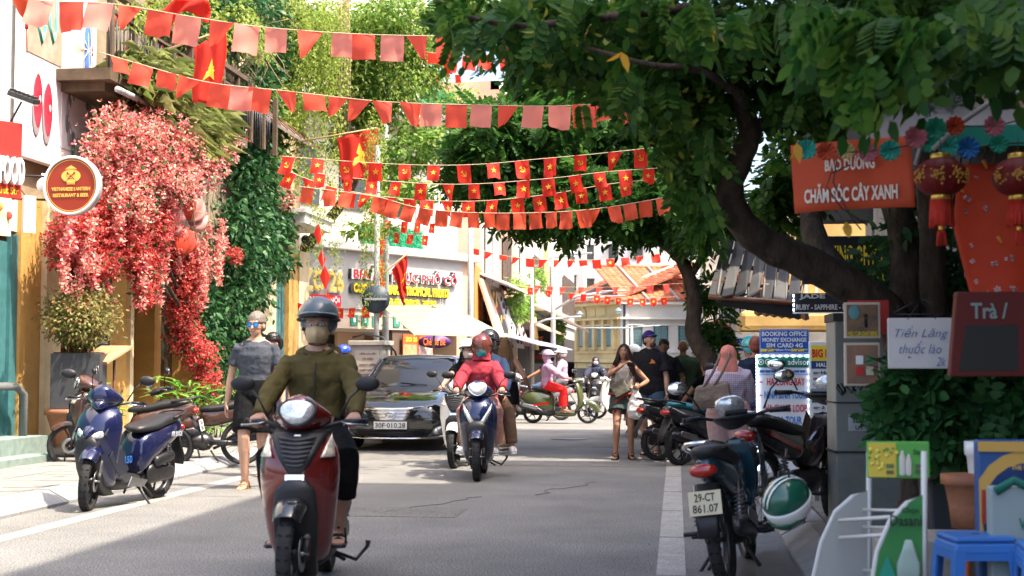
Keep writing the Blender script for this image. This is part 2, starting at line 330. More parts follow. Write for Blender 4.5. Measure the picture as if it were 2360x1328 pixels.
def person(label, loc, rz, H=1.7, skin_m=skin, pel=None, lean=0, handL=None, handR=None, footL=None, footR=None, twist=0, hy=0, hp=0, hr=0,
           top=None, bottom=None, vox=.012, fem=False, curl=.35, grip=False, build=1.0, kneepole=(1, 0, .3), elbowpole=None, group=None, shoe=None, palmL=None, palmR=None, toes=0, face=True, torso_tex=.022):
    P = thing('person', label, 'person', loc, rz, group); k = H/1.7; B = build; body = MB()
    pel = Vector(pel) if pel else Vector((0, 0, .93*k)); sw = (.155 if fem else .172)*k*B; hw = .092*k*B
    up = Vector((math.sin(lean), 0, math.cos(lean))); left = Vector((-math.sin(twist)*1.0, math.cos(twist), 0))
    T = lambda t: pel+up*t*k          # along the spine
    fx = [(-.09, .14, .095), (-.02, .172, .118), (.08, .158 if fem else .155, .11), (.17, .125 if fem else .145, .098), (.27, .14 if fem else .16, .108), (.37, .152 if fem else .175, .118), (.45, .135 if fem else .155, .1), (.50, .07, .068), (.56, .052, .055)]
    secs = [(T(t), (a*k*B, b*k*B)) for t, a, b in fx]
    body.tube([q[0] for q in secs], [q[1] for q in secs], 16, side=left, round_=True)
    neck = T(.53); hc0 = T(.50)+Vector((.0, 0, 0)); hd = Vector((math.sin(lean*.5+hp*.3), 0, math.cos(lean*.5+hp*.3)))
    Hc = T(.52)+hd*.145*k+Vector((.015*k, 0, 0)); body.tube([T(.48), Hc-hd*.04*k], [.054*k, .05*k], 12)
    HM = Matrix.Translation(Hc) @ Euler((0, 0, hy)).to_matrix().to_4x4() @ Euler((hr, hp, 0)).to_matrix().to_4x4() @ Matrix.Scale(k*(.97 if fem else 1), 4)
    body.M = HM
    body.ell((-.012, 0, .028), (.098, .078, .094), 18, 12); body.ell((.022, 0, -.042), (.066, .056, .076), 16, 10); body.ell((.045, 0, -.088), (.032, .034, .026))
    body.ell((.03, .028, -.018), (.055, .038, .04)); body.ell((.03, -.028, -.018), (.055, .038, .04))
    body.tube([(.078, 0, .012), (.093, 0, -.012), (.101, 0, -.032)], [.009, .011, .013], 8, round_=True)
    body.ell((.06, 0, .028), (.03, .055, .016)); body.ell((-.005, .079, -.012), (.02, .01, .031)); body.ell((-.005, -.079, -.012), (.02, .01, .031))
    body.M = Matrix.Identity(4)
    # arms
    J = {}
    for sd_, hnd, nm in ((1, handL, 'L'), (-1, handR, 'R')):
        sh = T(.435)+left*sd_*sw; tgt = Vector(hnd) if hnd else sh+Vector((.05*k, sd_*.07*k, -.52*k))
        ep = Vector(elbowpole) if elbowpole else Vector((-.6, sd_*.5, -.4)); ep = Vector((ep.x, abs(ep.y)*sd_, ep.z))
        el, wr = ik(sh, tgt, .285*k, .255*k, ep); J[nm] = (sh, el, wr)
        body.tube([T(.525), T(.455)+left*sd_*sw*.62], [.05*k*B, .048*k*B], 10, round_=True)
        body.tube([T(.42)+left*sd_*sw*.55, sh, sh.lerp(el, .35), sh.lerp(el, .7), el, el.lerp(wr, .3), el.lerp(wr, .7), wr], [q*k*B for q in (.052, .050, .045, .040, .036, .038, .031, .024)], 12, round_=True)
        f = (wr-el).normalized(); pn = Vector((palmL if nm == 'L' else palmR) or (0, -sd_, 0))
        hd_ = Vector((1, 0, -.15)) if grip else f
        hand(body, wr, hd_, Vector((0, 0, -1)) if grip else pn, sd_*(-1 if not grip else -1), 1.15 if grip else curl, k)
    # legs
    G = {}
    for sd_, ft, nm in ((1, footL, 'l'), (-1, footR, 'r')):
        hj = pel+left*sd_*hw+up*(-.02*k); tgt = Vector(ft) if ft else Vector((0, sd_*.1, .085*k)); kp = Vector(kneepole); kp.y *= sd_
        kn, an = ik(hj, tgt, .435*k, .425*k, kp); G[nm] = (hj, kn, an)
        body.tube([hj, hj.lerp(kn, .3), hj.lerp(kn, .75), kn, kn.lerp(an, .28), kn.lerp(an, .65), an], [q*k*B for q in (.092, .086, .064, .055, .057, .043, .036)], 14, round_=True)
        fd = Vector((1, sd_*.12, 0)).normalized(); pd = Vector((0, 0, -math.sin(toes)))
        s_ = Vector((0, 1, 0)); z0 = an.z-.062*k
        body.tube([Vector((an.x, an.y, z0))-fd*.045*k, Vector((an.x, an.y, z0+.012*k))+fd*.02*k, Vector((an.x, an.y, z0-.006*k))+fd*.10*k, Vector((an.x, an.y, z0-.014*k))+fd*.17*k], [(.032*k, .026*k), (.034*k, .034*k), (.042*k, .022*k), (.038*k, .011*k)], 12, side=s_, round_=True)
        body.tube([an, Vector((an.x, an.y, z0+.01))], [.036*k, .036*k], 10)
        if shoe:
            kind, sm = shoe; sb = MB(); A = Vector((an.x, an.y, z0-.024*k))
            if kind == 'sandal':
                ring = []
                for t, ww in ((-.08, .026), (-.05, .04), (.05, .04), (.12, .05), (.19, .042), (.225, .02)): ring.append([A+fd*t*k+s_*ww*q*k+Vector((0, 0, zz)) for q, zz in ((-1, -.012), (1, -.012), (1, .006), (-1, .006))])
                sb.rings(ring, smooth=False)
                sb.tube([A+fd*.06*k+s_*.045*k, A+fd*.09*k+s_*.02*k+Vector((0, 0, .05*k)), A+fd*.09*k-s_*.02*k+Vector((0, 0, .05*k)), A+fd*.06*k-s_*.045*k], [(.005, .012)]*4, 6, side=fd)
                sb.tube([A-fd*.03*k+s_*.042*k, Vector((an.x, an.y, an.z-.01*k))+s_*.037*k, Vector((an.x, an.y, an.z))+fd*.04*k, Vector((an.x, an.y, an.z-.01*k))-s_*.037*k, A-fd*.03*k-s_*.042*k], [(.005, .009)]*5, 6)
                sb.tube([A+fd*.12*k+s_*.05*k, A+fd*.13*k+Vector((0, 0, .038*k)), A+fd*.12*k-s_*.05*k], [(.005, .012)]*3, 6, side=fd)
                sb.build('sandal', sm, P)
            else:
                sb.tube([A-fd*.075*k+Vector((0, 0, .035)), A+Vector((0, 0, .04)), A+fd*.10*k+Vector((0, 0, .03)), A+fd*.20*k+Vector((0, 0, .02))], [(.036*k, .04*k), (.042*k, .05*k), (.05*k, .036*k), (.042*k, .024*k)], 12, side=s_, round_=True)
                sb.tube([A-fd*.085*k, A+fd*.08*k, A+fd*.215*k], [(.038*k, .012), (.05*k, .014), (.04*k, .012)], 10, side=s_, m=1, round_=True)
                if kind == 'sock': pass
                sb.build('shoe', [sm, white_plastic if kind == 'trainer' else black], P)
    fuse(body, 'body', skin_m, P, vox)
    # clothes
    if top:
        tm, sl, hem = top[:3]; g = (top[3] if len(top) > 3 else .016)*k; c = MB()
        pts = []; rr = []
        for t, a, b in fx:
            if t < hem or t > .515: continue
            pts.append(T(t)); fl = 1+max(0, .1-t)*.10; rr.append(((a*k*B+g)*fl, (b*k*B+g)*fl))
        c.tube(pts, rr, 20, side=left)
        if sl > 0 or True:
            for nm, sd_ in (('L', 1), ('R', -1)):
                sh, el, wr = J[nm]; inner = T(.42)+left*sd_*sw*.5
                if sl <= 0: continue
                q = [inner, sh]; r = [.052*k*B+g*.7, .051*k*B+g*.75]; c.tube([T(.50), T(.45)+left*sd_*sw*.6], [.05*k*B+g*.5, .05*k*B+g*.6], 12, round_=True)
                if sl <= 1: q += [sh.lerp(el, sl*.5), sh.lerp(el, sl)]; r += [.048*k*B+g*1.0, .046*k*B+g*1.35]
                else: q += [sh.lerp(el, .5), el, el.lerp(wr, .5), el.lerp(wr, min(1, sl-1))]; r += [.044*k*B+g*1.0, .040*k*B+g*1.15, .036*k*B+g*1.0, .028*k*B+g*.5]
                c.tube(q, r, 14)
        fuse(c, top[4] if len(top) > 4 else 'shirt', tm, P, vox, 2, torso_tex, .09)
    if bottom:
        bm_, ln = bottom[:2]; g = (bottom[2] if len(bottom) > 2 else .015)*k; c = MB()
        c.tube([T(t) for t in (-.10, -.02, .08, .13)], [((a*k*B+g), (b*k*B+g)) for a, b in ((.14, .1), (.174, .12), (.158, .112), (.14, .104))], 18, side=left)
        for nm in 'lr':
            hj, kn, an = G[nm]; q = [hj]; r = [.096*k*B+g*.7]
            fl = bottom[3] if len(bottom) > 3 else 1.0
            if ln <= 1: q += [hj.lerp(kn, ln*.5), hj.lerp(kn, ln)]; r += [.085*k*B+g*1.3, .075*k*B+g*2]
            else: q += [hj.lerp(kn, .5), kn, kn.lerp(an, (ln-1)*.5), kn.lerp(an, ln-1)]; r += [.077*k*B+g, .06*k*B+g, .056*k*B+g*fl, .045*k*B+g*1.2*fl]
            c.tube(q, r, 14, round_=False)
        fuse(c, bottom[4] if len(bottom) > 4 else 'trousers', bm_, P, vox, 2, .008, .1)
    if face and vox < .0105:
        for sgn in (1, -1):
            e = MB(); e.M = HM; e.ell((.079, sgn*.031, .002), (.012, .0145, .0085), 10, 6); e.ell((.088, sgn*.031, .002), (.005, .0065, .0065), 8, 5, m=1); e.build('eye', [EYE_W, EYE_D], P)
            e = MB(); e.M = HM; e.tube([(.084, sgn*.012, .022), (.085, sgn*.03, .028), (.07, sgn*.052, .021)], [(.004, .0035)]*3, 6, round_=True); e.build('eyebrow', mat('brow', (.04, .025, .02), .8), P)
        e = MB(); e.M = HM; e.tube([(.083, .024, -.062), (.093, 0, -.059), (.083, -.024, -.062)], [(.004, .003), (.006, .006), (.004, .003)], 8, round_=True); e.build('mouth', LIP, P)
    P['_'] = 0; del P['_']
    return P, HM, dict(J=J, G=G, T=T, up=up, left=left, k=k, B=B, pel=pel)

def hm(HM): b = MB(); b.M = HM; return b
def hair_short(P, HM, m, thick=.012, front=.02):
    b = hm(HM); b.ell((-.02, 0, .036), (.098+thick*.6, .078+thick, .094+thick), 18, 10, z0=-.15); b.ell((-.05, 0, -.01), (.062+thick, .07+thick, .07), 14, 8)
    o = fuse(b, 'hair', m, P, .009, 1, .012, .03); return o
def hair_long(P, HM, m, length=.45, back=True, wave=.015, n=170, spread=.1, fwd=.3):
    b = hm(HM); b.ell((-.025, 0, .036), (.108, .092, .106), 18, 10, z0=-.2); b.ell((-.06, 0, -.03), (.07, .08, .09), 14, 8)
    fuse(b, 'hair', m, P, .011, 1, .012, .04)
    b = hm(HM)
    for i in range(n):
        a = rnd.uniform(.28*PI, 1.72*PI) if not fwd else rnd.uniform(.2*PI, 1.8*PI); r = .088; x, y = math.cos(a)*r-.02, math.sin(a)*r; ph = rnd.random()*6; L = length*rnd.uniform(.7, 1.05)
        pts = []; z = rnd.uniform(-.02, .07)
        for j in range(8):
            t = j/7; pts.append((x*(1+t*spread*4)+math.sin(ph+t*9)*wave*t-(.03*t), y*(1+t*spread*7)+math.cos(ph+t*8)*wave*t, z-L*t))
        b.tube(pts, [(.011, .005)]*6+[(.008, .004), (.002, .002)], 5)
    b.build('hair_strands', m, P, recalc=False)
def helmet(P, HM, m, brim=None, visor=None, s=1.0, strap=True, full=False, stripe=None):
    b = hm(HM); b.M = HM @ Matrix.Translation((-.016, 0, .052)) @ Euler((0, -.10, 0)).to_matrix().to_4x4() @ Matrix.Scale(s, 4)
    prof = [(.126, .118), (.142, .128)]
    b.ell((0, 0, 0), (.138, .122, .125), 28, 12, z0=-.12 if not full else -.75, m=0)
    b.lathe([(1.0, -.02), (1.03, -.004), (1.0, .012)], 1) if False else None
    ring = [(.139*math.cos(2*PI*j/28), .1235*math.sin(2*PI*j/28), -.016) for j in range(29)]; b.tube(ring, [(.006, .009)]*29, 6, m=1)
    if not full: b.ell((-.035, 0, -.035), (.10, .112, .075), 20, 6, z0=-.8, z1=.5, m=0)
    o = b.build('helmet', [m, black], P)
    if brim:
        c = hm(HM); c.M = b.M; rs = []
        for i in range(13):
            a = -1.15+2.3*i/12; rs.append([Vector((math.cos(a)*q+x, math.sin(a)*(q*.9), z)) for q, x, z in ((.137, 0, .018), (.150, .055*math.cos(a)**2, .002), (.150, .055*math.cos(a)**2, -.003), (.137, 0, .006))])
        c.rings(rs, smooth=True); c.build('visor_peak', brim, o)
    if strap:
        c = MB(); c.M = HM
        for sg in (1, -1): c.tube([(-.0, sg*.088, .0), (.012, sg*.08, -.05), (.04, sg*.05, -.112), (.045, 0, -.125)], [(.009, .003)]*4, 5)
        c.build('chin_strap', black, o)
    if stripe:
        c = MB(); c.M = b.M
        for y in (-.018, .018): c.tube([(math.cos(a)*.139, y, math.sin(a)*.126) for a in [R(8+16*i) for i in range(11)]], [(.008, .002)]*11, 6, side=(0, 1, 0))
        c.build('stripe', stripe, o)
    if visor:
        c = MB(); c.M = HM; rs = []
        for i in range(15):
            a = -1.3+2.6*i/14; rs.append([Vector((math.cos(a)*.155*q+.0, math.sin(a)*.128*q, z)) for q, z in ((.93, .11), (1.03, .06), (1.06, 0), (1.0, -.055))])
        vs = [p for r_ in rs for p in r_]; fs = [(i*4+j, i*4+j+1, i*4+5+j, i*4+4+j) for i in range(14) for j in range(3)]; c.add(vs, fs, 0, True)
        c.build('visor', visor, o)
    return o
def facemask(P, HM, m, low=.0):
    b = hm(HM); n = 13; rs = []
    for i in range(n):
        a = -1.25+2.5*i/(n-1); ca, sa = math.cos(a), math.sin(a); f = max(0, ca)**1.3; rg = max(0, 1-abs(sa)*3.5)*.014
        rs.append([Vector((.012+ca*q+e*f+rg, sa*wy, z)) for q, wy, e, z in ((.078, .074, .022, -.014+.012*f), (.082, .078, .045, -.045), (.074, .07, .035, -.08), (.06, .052, .01, -.115+.006*f))])
    vs = [p for r_ in rs for p in r_]; b.add(vs, [(i*4+j, i*4+j+1, i*4+5+j, i*4+4+j) for i in range(n-1) for j in range(3)], 0, True)
    for sg in (1, -1): b.tube([(.03, sg*.076, -.02), (-.0, sg*.084, .0)], .002, 4); b.tube([(.03, sg*.066, -.09), (-.01, sg*.084, -.03)], .002, 4)
    b.build('face_mask', m, P, sub=1, solid=.003)
def glasses(P, HM, lens, frame, r=.024, rimless=False):
    b = hm(HM); o = None
    g = MB(); g.M = HM
    for sg in (1, -1):
        cx = Vector((.094, sg*.034, .003)); pts = [cx+Vector((-.012*abs(math.cos(a))*(1 if math.cos(a)*sg > 0 else 0), math.cos(a)*r*1.12, math.sin(a)*r*.82)) for a in [2*PI*i/14 for i in range(15)]]
        b.tube(pts, .0018, 5); b.tube([cx+Vector((-.004, sg*r*1.05, .006)), (0, sg*.084, .008)], .002, 5)
        g.add([cx]+pts[:-1], [(0, i+1, (i+1) % 14+1) for i in range(14)], 0, False)
    b.tube([(.097, .012, .008), (.097, -.012, .008)], .002, 5)
    o = b.build('glasses', frame, P); g.build('lens', lens, o)
def cap(P, HM, m, peak, back=False):
    b = hm(HM); b.ell((-.012, 0, .03), (.108, .092, .108), 20, 9, z0=.0); o = b.build('cap', m, P, solid=.003)
    c = hm(HM); rs = []
    for i in range(11):
        a = -.95+1.9*i/10; rs.append([Vector((.092*math.cos(a)+x*math.cos(a), .085*math.sin(a), z)) for x, z in ((0, .045), (.075, .03), (.075, .027), (0, .039))])
    c.rings(rs); c.build('cap_peak', peak, o)
def hood(P, HM, m, down=False, K=None):
    if down:
        T, left, k = K['T'], K['left'], K['k']; b = MB(); c0 = T(.475)
        pts = [c0+Vector((math.cos(a)*.085-.02, math.sin(a)*.115, .015-.035*math.cos(a)))*k for a in [R(25)+i*R(310)/14 for i in range(15)]]
        b.tube(pts, [(.018+.02*math.sin(PI*i/14)) for i in range(15)], 10, round_=True); b.ell(T(.42)+Vector((-.12, 0, 0))*k, (.05*k, .12*k, .07*k)); fuse(b, 'hood', m, P, .01, 2, .014, .06)
    else:
        b = hm(HM); b.ell((-.03, 0, .02), (.125, .108, .13), 20, 12); b.tube([(-.03, 0, -.06), (-.01, 0, -.17)], [(.11, .1), (.13, .11)], 14, side=(0, 1, 0)); b.ell((.02, 0, -.12), (.08, .075, .05))
        o = fuse(b, 'hood', m, P, .009, 2, .01, .06); me = o.data
        bm = bmesh.new(); bm.from_mesh(me); inv = HM.inverted(); kill = []
        for f in bm.faces:
            q = inv @ f.calc_center_median()
            if q.x > .035 and abs(q.y) < .062 and -.105 < q.z < .085: kill.append(f)
        bmesh.ops.delete(bm, geom=kill, context='FACES'); bm.to_mesh(me); bm.free()
def cloth(name, c, var=.12, vs=14, sheen=0): return mat(name, c, .85, var=var, vs=vs, bump=.7, bs=13, sheen=sheen, spec=.12)
# ------------------------------------------------------------------ scooters (local frame: forward +X, left +Y, rear wheel contact about x = -.65, front about x = .63)
def wheel(parent, x, r, w, rim_m, y=0, spokes=5, name='wheel', wire=False):
    b = MB(); rr = r-w*.52; prof = [(rr-.01, -w*.30), (rr+.005, -w*.42), (r-w*.22, -w*.5), (r-w*.06, -w*.36), (r, -w*.1), (r, w*.1), (r-w*.06, w*.36), (r-w*.22, w*.5), (rr+.005, w*.42), (rr-.01, w*.30)]
    b.lathe(prof, 32, axis='y', closed=True); o = b.build('tyre' if name == 'tyre' else name, rubber, parent, loc=(x, y, r))
    # tread grooves and rim are pieces of the wheel
    t = MB()
    for i in range(26):
        a = 2*PI*i/26
        for sg in (1, -1): t.box((math.cos(a)*(r-.004), sg*w*.24, math.sin(a)*(r-.004)), (.012, w*.3, .006), rot=Euler((0, -a+PI/2, 0)).to_matrix() @ Euler((0, 0, sg*.5)).to_matrix())
    tag(t.build('tread', mat('tread_groove', (.006, .006, .006), .9), o), kind='stuff')
    b = MB(); b.lathe([(rr, -w*.3), (rr, w*.3), (rr-.022, w*.26), (rr-.022, -w*.26)], 32, axis='y', closed=True)
    b.lathe([(.001, -.035), (.035, -.035), (.035, .035), (.001, .035)], 12, axis='y')
    if wire:
        for i in range(18):
            a = 2*PI*i/18; s = 1 if i % 2 else -1; b.tube([(math.cos(a+.5*s)*.03, s*.025, math.sin(a+.5*s)*.03), (math.cos(a)*rr*.97, 0, math.sin(a)*rr*.97)], .0022, 4)
    else:
        for i in range(spokes):
            a = 2*PI*i/spokes; b.tube([(math.cos(a)*.03, 0, math.sin(a)*.03), (math.cos(a+.14)*rr*.55, .006, math.sin(a+.14)*rr*.55), (math.cos(a)*rr*.97, 0, math.sin(a)*rr*.97)], [(.014, .018), (.01, .012), (.016, .01)], 6, side=(0, 1, 0))
    b.build('rim', rim_m, o); return o

def sect(x, zb, zt, wb, wm, wt, n=None):
    """cross section of a body shell at x: bottom/mid/top half widths"""
    zm = (zb+zt)/2; q = [(wb*.6, zb), (wb, zb+(zt-zb)*.12), (wm, zm), (wt, zt-(zt-zb)*.15), (wt*.55, zt)]
    return [Vector((x, y, z)) for y, z in q] + [Vector((x, -y, z)) for y, z in reversed(q)]

def mirror(P, base, tip, m=black, r=(.062, .042), turn=0):
    b = MB(); base, tip = Vector(base), Vector(tip); mid = base.lerp(tip, .55)+Vector((.02, 0, .03)); b.tube([base, mid, tip], .006, 6)
    b.ell(tip+Vector((.012, 0, .01)), (.02, r[0], r[1]), 14, 8, rot=(0, 0, turn)); o = b.build('mirror', m, P)
    c = MB(); c.ell(tip+Vector((-.006, 0, .01)), (.006, r[0]*.9, r[1]*.88), 16, 6, rot=(0, 0, turn)); c.build('mirror_glass', mirror_m, o)

def scooter(label, loc, rz, style='step', paint=None, trim=black, seat_m=None, rim_m=None, steer=0, roll=0, group=None, plate=None, plate_front=None, stand='none', lowd=False, name='scooter', mirrors=True, fend=None, accent=None, name2=None, wheel_r=.275, grilles=True):
    P = thing(name, label, 'scooter' if style != 'under' else 'motorbike', loc, rz, group); P.rotation_euler = (roll, 0, rz); seat_m = seat_m or mat('seat_vinyl', (.02, .02, .021), .42, bump=.15, bs=80)
    rim_m = rim_m or darkmetal; fend = fend or paint; r = wheel_r; und = style == 'under'; vespa = style == 'vespa'
    fx, rx = .64, -.62
    # ---- steered front assembly: an own empty would be one level too deep, so pivot by matrix
    S = Matrix.Translation((.46, 0, 0)) @ Euler((0, 0, steer)).to_matrix().to_4x4() @ Matrix.Translation((-.46, 0, 0))
    def st(o): o.matrix_basis = S @ o.matrix_basis; return o
    st(wheel(P, fx, r, .085 if not und else .07, rim_m, wire=und and not lowd))
    if und: wheel(P, rx, r+.01, .08, rim_m, wire=True)
    else: wheel(P, rx, r-.02, .10, rim_m)
    b = MB()     # fork
    for sg in (1, -1):
        b.tube([(fx-.01, sg*.072, r-.01), (fx-.09, sg*.072, r+.30)], [.019, .024], 8, m=0); b.tube([(fx-.005, sg*.072, r-.03), (fx-.03, sg*.072, r+.08)], .023, 8, m=1)
    b.tube([(fx, -.09, r), (fx, .09, r)], .012, 8); b.tube([(fx-.09, 0, r+.28), (.42, 0, .82)], .028, 8); b.lathe([(.1, .05), (.1, .054), (.05, .054), (.05, .05)], 20, c=(fx, 0, r), axis='y', closed=True, m=0)
    st(b.build('fork', [steel, black], P))
    b = MB(); rs = []   # front fender
    a0, a1 = (R(44), R(158)) if not vespa else (R(2), R(160))
    for i in range(13):
        a = a0+(a1-a0)*i/12; q = r+.028; ww = (.062 if und else .088)*(1-.35*abs(i-6)/8)
        rs.append([Vector((fx+math.cos(a)*(q+dq), y, r+math.sin(a)*(q+dq))) for y, dq in ((-ww-.012, -.05 if not vespa else -.10), (-ww, -.01), (-ww*.55, .018), (ww*.55, .018), (ww, -.01), (ww+.012, -.05 if not vespa else -.10))])
    vs = [p for q_ in rs for p in q_]; b.add(vs, [(i*6+j, i*6+j+1, i*6+7+j, i*6+6+j) for i in range(12) for j in range(5)], 0, True)
    st(b.build('front_fender', fend, P, sub=1, solid=.006))
    # ---- apron / leg shield
    b = MB()
    if und: heights = [(.34, .05, .10, .40), (.45, .10, .15, .44), (.58, .13, .17, .44), (.72, .12, .15, .42), (.84, .07, .1, .40)]
    elif vespa: heights = [(.24, .13, .06, .36), (.38, .185, .10, .46), (.55, .205, .11, .48), (.75, .20, .10, .44), (.90, .14, .08, .41), (.97, .07, .06, .39)]
    else: heights = [(.18, .14, .10, .34), (.30, .18, .15, .42), (.48, .205, .18, .45), (.66, .228, .20, .47), (.80, .232, .20, .46), (.90, .19, .15, .44), (.965, .10, .10, .42)]
    rs = []
    for z, wy, dp, xx in heights:
        n = 14; ring = []
        for j in range(n+1):
            a = -PI/2+PI*j/n; ring.append(Vector((xx-.02+math.cos(a)*dp, math.sin(a)*wy, z)))
        for j in range(n-1, 0, -1):
            a = -PI/2+PI*j/n; ring.append(Vector((xx-.06+math.cos(a)*dp*.25, math.sin(a)*wy*.92, z)))
        rs.append(ring)
    ap = b.rings(rs).build('leg_shield', paint, P, sub=1)
    # wheel well: dark hollow face around the front wheel
    b = MB()
    if not und and not vespa:
        rs = []
        for z, wy, xx in ((.12, .085, .40), (.22, .10, .53), (.36, .12, .60), (.50, .125, .645), (.62, .11, .66), (.68, .06, .65)):
            rs.append([Vector((xx+.035*math.cos(a)-.012, math.sin(a)*wy, z)) for a in [-PI/2+PI*j/10 for j in range(11)]]+[Vector((xx-.16, wy*.9, z)), Vector((xx-.16, -wy*.9, z))])
        b.rings(rs).build('wheel_well', black, P)
    # ---- floor, underbody, centre
    b = MB()
    if und:
        b.rings([sect(x, zb, zt, wb, wm, wt) for x, zb, zt, wb, wm, wt in ((.42, .50, .80, .05, .07, .05), (.25, .42, .66, .05, .08, .05), (.05, .40, .60, .05, .09, .06), (-.12, .45, .70, .06, .1, .08))])
        b.build('centre_cover', paint, P, sub=1)
        e = MB(); e.tube([(.12, 0, .33), (-.14, 0, .30)], [(.11, .10), (.12, .12)], 12, side=(0, 1, 0), round_=True); e.tube([(.16, 0, .35), (.30, 0, .37)], [(.06, .06), (.045, .045)], 10, round_=True)
        for i in range(5): e.lathe([(.066, -.003), (.066, .003)], 12, c=(.18+i*.022, 0, .35), axis='x')
        e.tube([(-.14, .08, .30), (rx, .08, r)], [(.02, .035)]*2, 8, side=(0, 1, 0)); e.build('engine', [darkmetal], P)
    else:
        e = MB(); zf = .27 if not vespa else .25
        e.rings([sect(x, zb, zt, wb, wm, wt) for x, zb, zt, wb, wm, wt in ((.40, .17, zf+.08, .10, .15, .15), (.28, .15, zf, .11, .16, .17), (.0, .15, zf, .11, .16, .17), (-.14, .17, zf+.05, .11, .15, .15))]).build('floorboard', paint if vespa else trim, P, sub=1)
    # ---- rear body and seat
    b = MB()
    if und: ss = [(-.05, .50, .70, .07, .10, .09), (-.2, .47, .72, .08, .12, .10), (-.4, .52, .74, .08, .12, .10), (-.62, .60, .78, .07, .10, .08), (-.82, .68, .80, .05, .07, .05)]
    elif vespa: ss = [(-.10, .25, .66, .12, .14, .13), (-.22, .24, .72, .17, .19, .14), (-.42, .28, .75, .19, .235, .15), (-.62, .34, .76, .17, .22, .14), (-.78, .42, .74, .12, .15, .10), (-.88, .52, .68, .05, .06, .05)]
    else: ss = [(-.08, .24, .60, .13, .15, .12), (-.18, .28, .70, .14, .17, .14), (-.38, .40, .74, .13, .185, .14), (-.6, .50, .77, .12, .165, .12), (-.78, .58, .80, .09, .12, .09), (-.92, .66, .80, .05, .06, .05)]
    rb = b.rings([sect(*q) for q in ss]).build('rear_body', paint, P, sub=1)
    b = MB(); dz = .03 if vespa else 0
    b.rings([sect(x, zb+dz, zt+dz, wb, wm, wt) for x, zb, zt, wb, wm, wt in ((.0-.06, .68, .72, .05, .06, .05), (-.12, .67, .765, .10, .115, .09), (-.3, .685, .775, .12, .145, .12), (-.42, .70, .80, .12, .145, .12), (-.5, .72, .835, .11, .135, .11), (-.72, .75, .85, .09, .115, .09), (-.84, .78, .83, .05, .07, .05))])
    b.build('seat', seat_m, P, sub=1)
    b = MB()       # grab rail
    b.tube([(-.62, .12, .81), (-.78, .12, .84), (-.90, .08, .86), (-.93, 0, .865), (-.90, -.08, .86), (-.78, -.12, .84), (-.62, -.12, .81)], [.013]*7, 8); b.build('grab_rail', chrome if (und or vespa) else black, P)
    b = MB(); b.ell((-.90, 0, .70), (.04, .085, .042), 14, 8); b.build('tail_light', lens_red, P)
    b = MB(); b.tube([(-.84, 0, .62), (-.97, 0, .42), (-.99, 0, .32)], [(.075, .012), (.07, .01), (.06, .008)], 8, side=(0, 1, 0)); rf = b.build('rear_fender', black, P)
    if plate:
        b = MB(); b.box((-.972, 0, .52), (.006, .19, .14), rot=(0, .22, 0)); o = b.build('number_plate', plate_white, P)
        u = Vector((-math.sin(.22)*-1, 0, 1)).normalized(); u = Vector((.218, 0, .976)); nrm = Vector((-.976, 0, .218))
        for i, tx in enumerate(plate): write(tx, o, ink, Vector((-.972, 0, .52))+nrm*.005+u*(.032-.064*i), width=.15 if i else .12, height=.048, X=(0, -1, 0), Y=u, depth=.002)
    # ---- engine, exhaust, shock, stands
    if not und:
        b = MB(); b.tube([(-.2, -.02, .25), (-.36, -.05, .28)], [(.12, .09), (.13, .10)], 12, side=(0, 1, 0), round_=True); b.tube([(-.3, .11, .28), (rx-.03, .12, r)], [(.035, .10), (.03, .07)], 10, side=(0, 1, 0), round_=True); b.tube([(-.36, .13, .40), (-.6, .13, .44)], [(.04, .06)]*2, 8, side=(0, 1, 0), round_=True); b.build('engine', darkmetal, P)
    b = MB(); b.tube([(-.25, -.13, .20), (-.40, -.15, .27)], .018, 8); b.tube([(-.40, -.155, .27), (-.52, -.16, .33), (-.84, -.165, .40 if not und else .36), (-.92, -.165, .42 if not und else .37)], [(.035, .045), (.045, .062), (.045, .06), (.03, .04)], 12, side=(0, 1, 0), round_=True)
    e = b.build('exhaust', darkmetal, P); b = MB(); b.tube([(-.52, -.215, .36), (-.82, -.22, .43)], [(.006, .045), (.006, .038)], 8, side=(0, 1, 0), round_=True); b.build('heat_shield', steel, e)
    b = MB()
    for sg in ((1, -1) if und else (1,)):
        b.tube([(rx+.02, sg*.125, r+.02), (rx+.10, sg*.13, .60)], .014, 8)
        pts = []
        for i in range(60): a = i*.9; t = i/59; c = Vector((rx+.035, sg*.125, r+.08)).lerp(Vector((rx+.09, sg*.13, .56)), t); pts.append(c+Vector((math.cos(a)*.028, math.sin(a)*.028, 0)))
        b.tube(pts, .006, 4, m=1)
    b.build('shock_absorber', [steel, mat('spring_paint', (.12, .12, .13), .4) if not accent else accent], P)
    b = MB()
    if stand in ('side', 'riding'):
        if stand == 'side': b.tube([(-.05, .10, .22), (-.10, .26, .02), (-.10, .285, .012)], .012, 6)
        else: b.tube([(-.05, .13, .20), (-.22, .24, .13), (-.30, .30, .20), (-.305, .305, .235)], [.011, .011, .012, .018], 6)
    if b.v: b.build('stand', black, P)
    for sg in (1, -1): b = MB(); b.tube([(-.22, sg*.08, .18), (-.3, sg*.16, .06 if stand != 'riding' else .12)], .012, 6); b.build('stand', black, P)
    # ---- handlebar
    b = MB(); b.tube([(.40, 0, .92), (.41, .14, .965), (.36, .22, .985), (.29, .34, .985)], .011, 8); b.tube([(.41, 0, .92), (.41, -.14, .965), (.36, -.22, .985), (.29, -.34, .985)], .011, 8); hb = st(b.build('handlebar', chrome if vespa else black, P))
